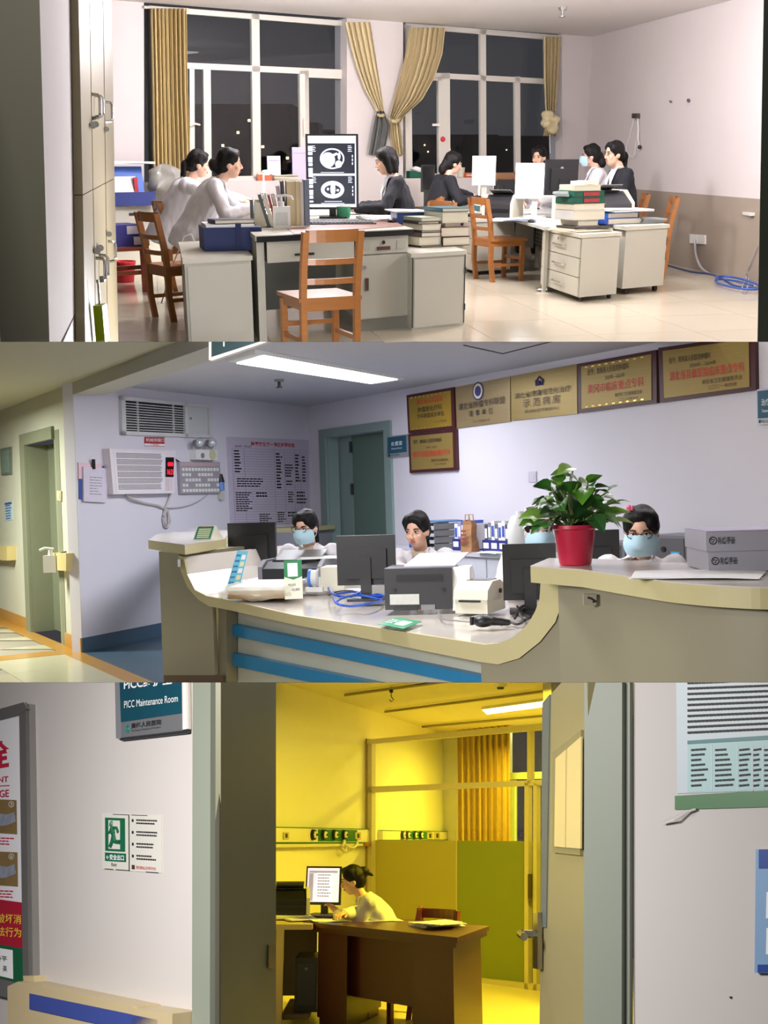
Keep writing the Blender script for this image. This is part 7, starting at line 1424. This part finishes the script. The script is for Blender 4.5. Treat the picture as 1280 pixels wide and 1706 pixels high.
# partition: aluminium frame, clear panes above, frosted panes below
m_af = mat('cream aluminium', (206, 196, 160), .35, .2, var=.02); Pt = struct(MB().prism(PP.quad([(607.5, 1231), (618, 1231), (618, 1660), (607.5, 1660)]), PP.n * .06).build('trim_5', mat('olive pilaster', (168, 150, 90), .5)))
t = struct(MB().prism(PP.quad([(619, 1232.5), (940, 1203), (940, 1214), (619, 1240.5)]), PP.n * .07).build('window_4', m_af))
for q in ([(619, 1311), (940, 1298), (940, 1307), (619, 1321)], [(619, 1236), (626, 1236), (626, 1640), (619, 1640)], [(885, 1213), (891, 1213), (891, 1305), (885, 1305)], [(880.5, 1305), (887, 1305), (887, 1648), (880.5, 1648)], [(895, 1305), (901, 1305), (901, 1652), (895, 1652)], [(640, 1612), (940, 1643), (940, 1656), (640, 1624)]): MB().prism(PP.quad(q), PP.n * .06).build('rail', m_af, t)
MB().prism(PP.quad([(622, 1238), (940, 1210), (940, 1303), (622, 1316)], -.01), PP.n * .006).build('pane', m_glass, t); MB().prism(PP.quad([(625, 1318), (940, 1304), (940, 1401), (625, 1399.5)], -.01), PP.n * .006).build('pane', m_glass, t)
def frosted(nm, rgb):
    m = mat(nm, rgb, .5, var=.04, sc=2); nt = m.node_tree; bs = nt.nodes['Principled BSDF']; out = nt.nodes['Material Output']; mx = nt.nodes.new('ShaderNodeMixShader'); tr = nt.nodes.new('ShaderNodeBsdfTranslucent'); tr.inputs[0].default_value = lin(rgb); mx.inputs[0].default_value = .45
    nt.links.new(bs.outputs[0], mx.inputs[1]); nt.links.new(tr.outputs[0], mx.inputs[2]); nt.links.new(mx.outputs[0], out.inputs[0]); return m
MB().prism(PP.quad([(625, 1399.5), (762, 1400.5), (762, 1626), (625, 1614)], -.01), PP.n * .006).build('frosted_pane', frosted('frosted film pale', (190, 184, 116)), t); MB().prism(PP.quad([(762, 1400.5), (940, 1401.5), (940, 1646), (762, 1626)], -.01), PP.n * .006).build('frosted_pane', frosted('frosted film green', (158, 168, 84)), t)
MB().prism(PP.quad([(760.5, 1319), (762, 1319), (762, 1628), (760.5, 1628)], -.006), PP.n * .008).build('pane_joint', m_af, t); MB().prism(PP.quad([(883, 1456), (887, 1456), (887, 1497), (883, 1497)], .06), PP.n * .03).build('door_pull', mat('dark pull', (70, 60, 30), .4), t)
# ward curtain beyond the partition
PBc = PB.shift(.12); t = thing('curtain', 'straw coloured ward curtain seen through the upper panes', 'curtain', PB.at(805, 1400)); m_wc3 = mat('straw curtain', (196, 164, 84), .85, var=.1, sc=5, stretch=(5, 5, 1)); cloth(PBc, [(1190, 762, 850), (1320, 763, 850), (1470, 764, 851)], 9, .04, m_wc3, t, 'cloth', 80, 12); MB().tube([PBc.at(755, 1190, .04), PBc.at(930, 1184, .04)], .015).build('rail', m_met, t)
# mahogany desk
DHt = .76; dA = R3.Z(511, 1536, DHt); dB = R3.Z(762, 1562, DHt); dC = R3.Z(815, 1543, DHt); ue = (dB - dA); ue.z = 0; Wd = ue.length; ue.normalize(); ve = dC - dB; ve.z = 0; De = ve.length; ve.normalize(); D3 = up(dA, 0)
m_mah = mat('mahogany veneer', (72, 32, 20), .34, var=.15, sc=2.5, stretch=(2, 2, 10)); t = thing('office_desk', 'dark mahogany office desk with two pedestals in the yellow room', 'desk', D3); M = skew(D3, ue, ve); b = lambda: MB(M)
b().bx((-.05, 0, DHt - .035), (Wd, De, DHt)).build('top', m_mah, t, bevel=.008); b().bx((-.03, .02, DHt - .07), (Wd - .02, De - .02, DHt - .035)).build('top_moulding', m_mah, t, bevel=.006)
b().bx((.12, .07, .06), (.50, De - .08, DHt - .07)).build('pedestal', m_mah, t, bevel=.004); b().bx((.14, .09, 0), (.48, De - .1, .06)).build('plinth', m_mah, t); b().bx((Wd - .50, .07, .06), (Wd - .07, De - .08, DHt - .07)).build('pedestal', m_mah, t, bevel=.004); b().bx((Wd - .48, .09, 0), (Wd - .09, De - .1, .06)).build('plinth', m_mah, t)
b().bx((.50, .16, .24), (Wd - .50, .19, DHt - .07)).build('modesty_panel', m_mah, t)
def d3(px, py, z=DHt + .001): return R3.Z(px, py, z)
def d3y(px, py, y, z): p = R3.Y(px, py, y); p.z = z; return p
papers(d3(727, 1543), .5, .34, .26, .028, 'stack of white papers at the right end of the mahogany desk', n=6, seed=81); papers(d3(735, 1547) + Vector((0, 0, .03)), .75, .32, .24, .014, 'white file lying across the paper stack on the mahogany desk', n=3, seed=82)
papers(d3(628, 1533), .2, .36, .28, .004, 'single white sheet in the middle of the mahogany desk', n=2, seed=83); papers(d3(548, 1534), .3, .3, .3, .01, 'papers at the left end of the mahogany desk', n=3, seed=84); papers(d3(580, 1527), .1, .44, .24, .014, 'papers under the forearm of the woman in the yellow room', n=4, seed=85)
# side desk by the wall with monitor, printer
s0 = R3.Z(511, 1538, DHt); o = up(s0 + Vector((-.95, -.05, 0)), 0); t = thing('side_desk', 'pale wooden side desk along the left wall of the yellow room', 'desk', o); M = TM(o, 0); m_sd = mat('pale yellow laminate', (206, 186, 120), .4)
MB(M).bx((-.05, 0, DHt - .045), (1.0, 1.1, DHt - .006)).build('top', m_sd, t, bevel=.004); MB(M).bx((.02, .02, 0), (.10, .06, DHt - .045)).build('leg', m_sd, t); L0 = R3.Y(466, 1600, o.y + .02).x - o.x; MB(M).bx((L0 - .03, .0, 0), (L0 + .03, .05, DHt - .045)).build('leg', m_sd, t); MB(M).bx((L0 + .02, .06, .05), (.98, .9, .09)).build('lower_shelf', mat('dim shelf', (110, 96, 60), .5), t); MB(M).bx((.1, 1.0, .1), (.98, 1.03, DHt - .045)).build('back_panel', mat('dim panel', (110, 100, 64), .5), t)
p = d3y(512, 1680, o.y + .35, .092); tt = thing('computer_tower', 'black computer tower standing under the side desk', 'computer', p); MB().bx(p + Vector((-.09, -.2, 0)), p + Vector((.09, .25, .40))).build('case', m_blk, tt, bevel=.008); MB().bx(p + Vector((-.07, -.206, .05)), p + Vector((.07, -.2, .36))).build('front_bezel', m_dk, tt); MB().cyl(p + Vector((0, -.215, .32)), p + Vector((0, -.2, .32)), .012).build('button', m_gr, tt)
MP = d3y(537, 1508, 10.0, DHt); scrm = mat('document screen', (214, 214, 232), .3, emit=(214, 206, 226), es=1.0, var=0)
mt, Mt = monitor(MP, -.25, .32, .32, .09, 'black monitor showing a document on the side desk', None, m_blk, scrm, tilt=.10, bez=.014)
sc3 = [c for c in mt.children if c.name.startswith('screen')][0]; b = MB(Mt)
def R_(x0, z0, x1, z1, yy=-.0075): b.face([Vector(v) for v in ((x0, yy, z0), (x1, yy, z0), (x1, yy, z1), (x0, yy, z1))])
R_(-.06, -.125, .085, .105); b.build('document', mat('document white', (236, 232, 240), .4, emit=(240, 230, 240), es=1.1, var=0), sc3); b = MB(Mt); R_(-.13, .105, .13, .122); R_(-.13, -.13, -.09, .1); b.build('menu_bar', mat('menu grey', (150, 140, 150), .4, emit=(150, 140, 150), es=1, var=0), sc3)
lines([Mt @ Vector(v) for v in ((-.05, -.009, .09), (.075, -.009, .09), (.075, -.009, -.11), (-.05, -.009, -.11))], 8, mat('document ink', (110, 100, 110), .5), sc3, 0, 1, 0, 1, .3, 5, seed=3)
keyboard(d3y(537, 1516, 9.75, DHt), -.2, 'black keyboard before the document monitor', .3, .12)
printer(d3y(482, 1530, 9.85, DHt + .03), .1, .34, .32, .20, 'black and cream printer at the left of the side desk', m_blk, m_crm); papers(d3y(485, 1536, 9.72, DHt), .1, .36, .3, .028, 'white ream of paper under the printer', n=4, seed=86); papers(d3y(505, 1531, 9.55, DHt), .4, .26, .24, .012, 'loose sheets at the front of the side desk', n=4, seed=87)
tag(cord('mouse_cable', [d3y(520, 1515, 9.9, DHt + .01), d3y(514, 1522, 9.8, DHt + .01), d3y(526, 1522, 9.7, DHt + .01), d3y(534, 1520, 9.7, DHt + .01)], .006, m_blk, 'black cable beside the keyboard on the side desk'), 'black cable beside the keyboard on the side desk', 'cable')
# chairs
chair(d3y(703, 1640, 9.3, 0), 2.5, 'dark wooden chair whose back shows over the mahogany desk', None, m_wood2); chair(d3y(650, 1640, 9.75, 0), 1.5, 'dark wooden chair under the woman in the yellow room', None, m_wood2)
person('woman in white coat with tied-up hair hunched over papers at the computer', (R3.Y(662, 1500, 9.55).x, 9.55, 0), 1.62, 1.0, 33, (0, 14), (d3y(566, 1508, 9.15, .82), d3y(562, 1506, 9.55, .82)), hair='updo', seed=21)
finish()
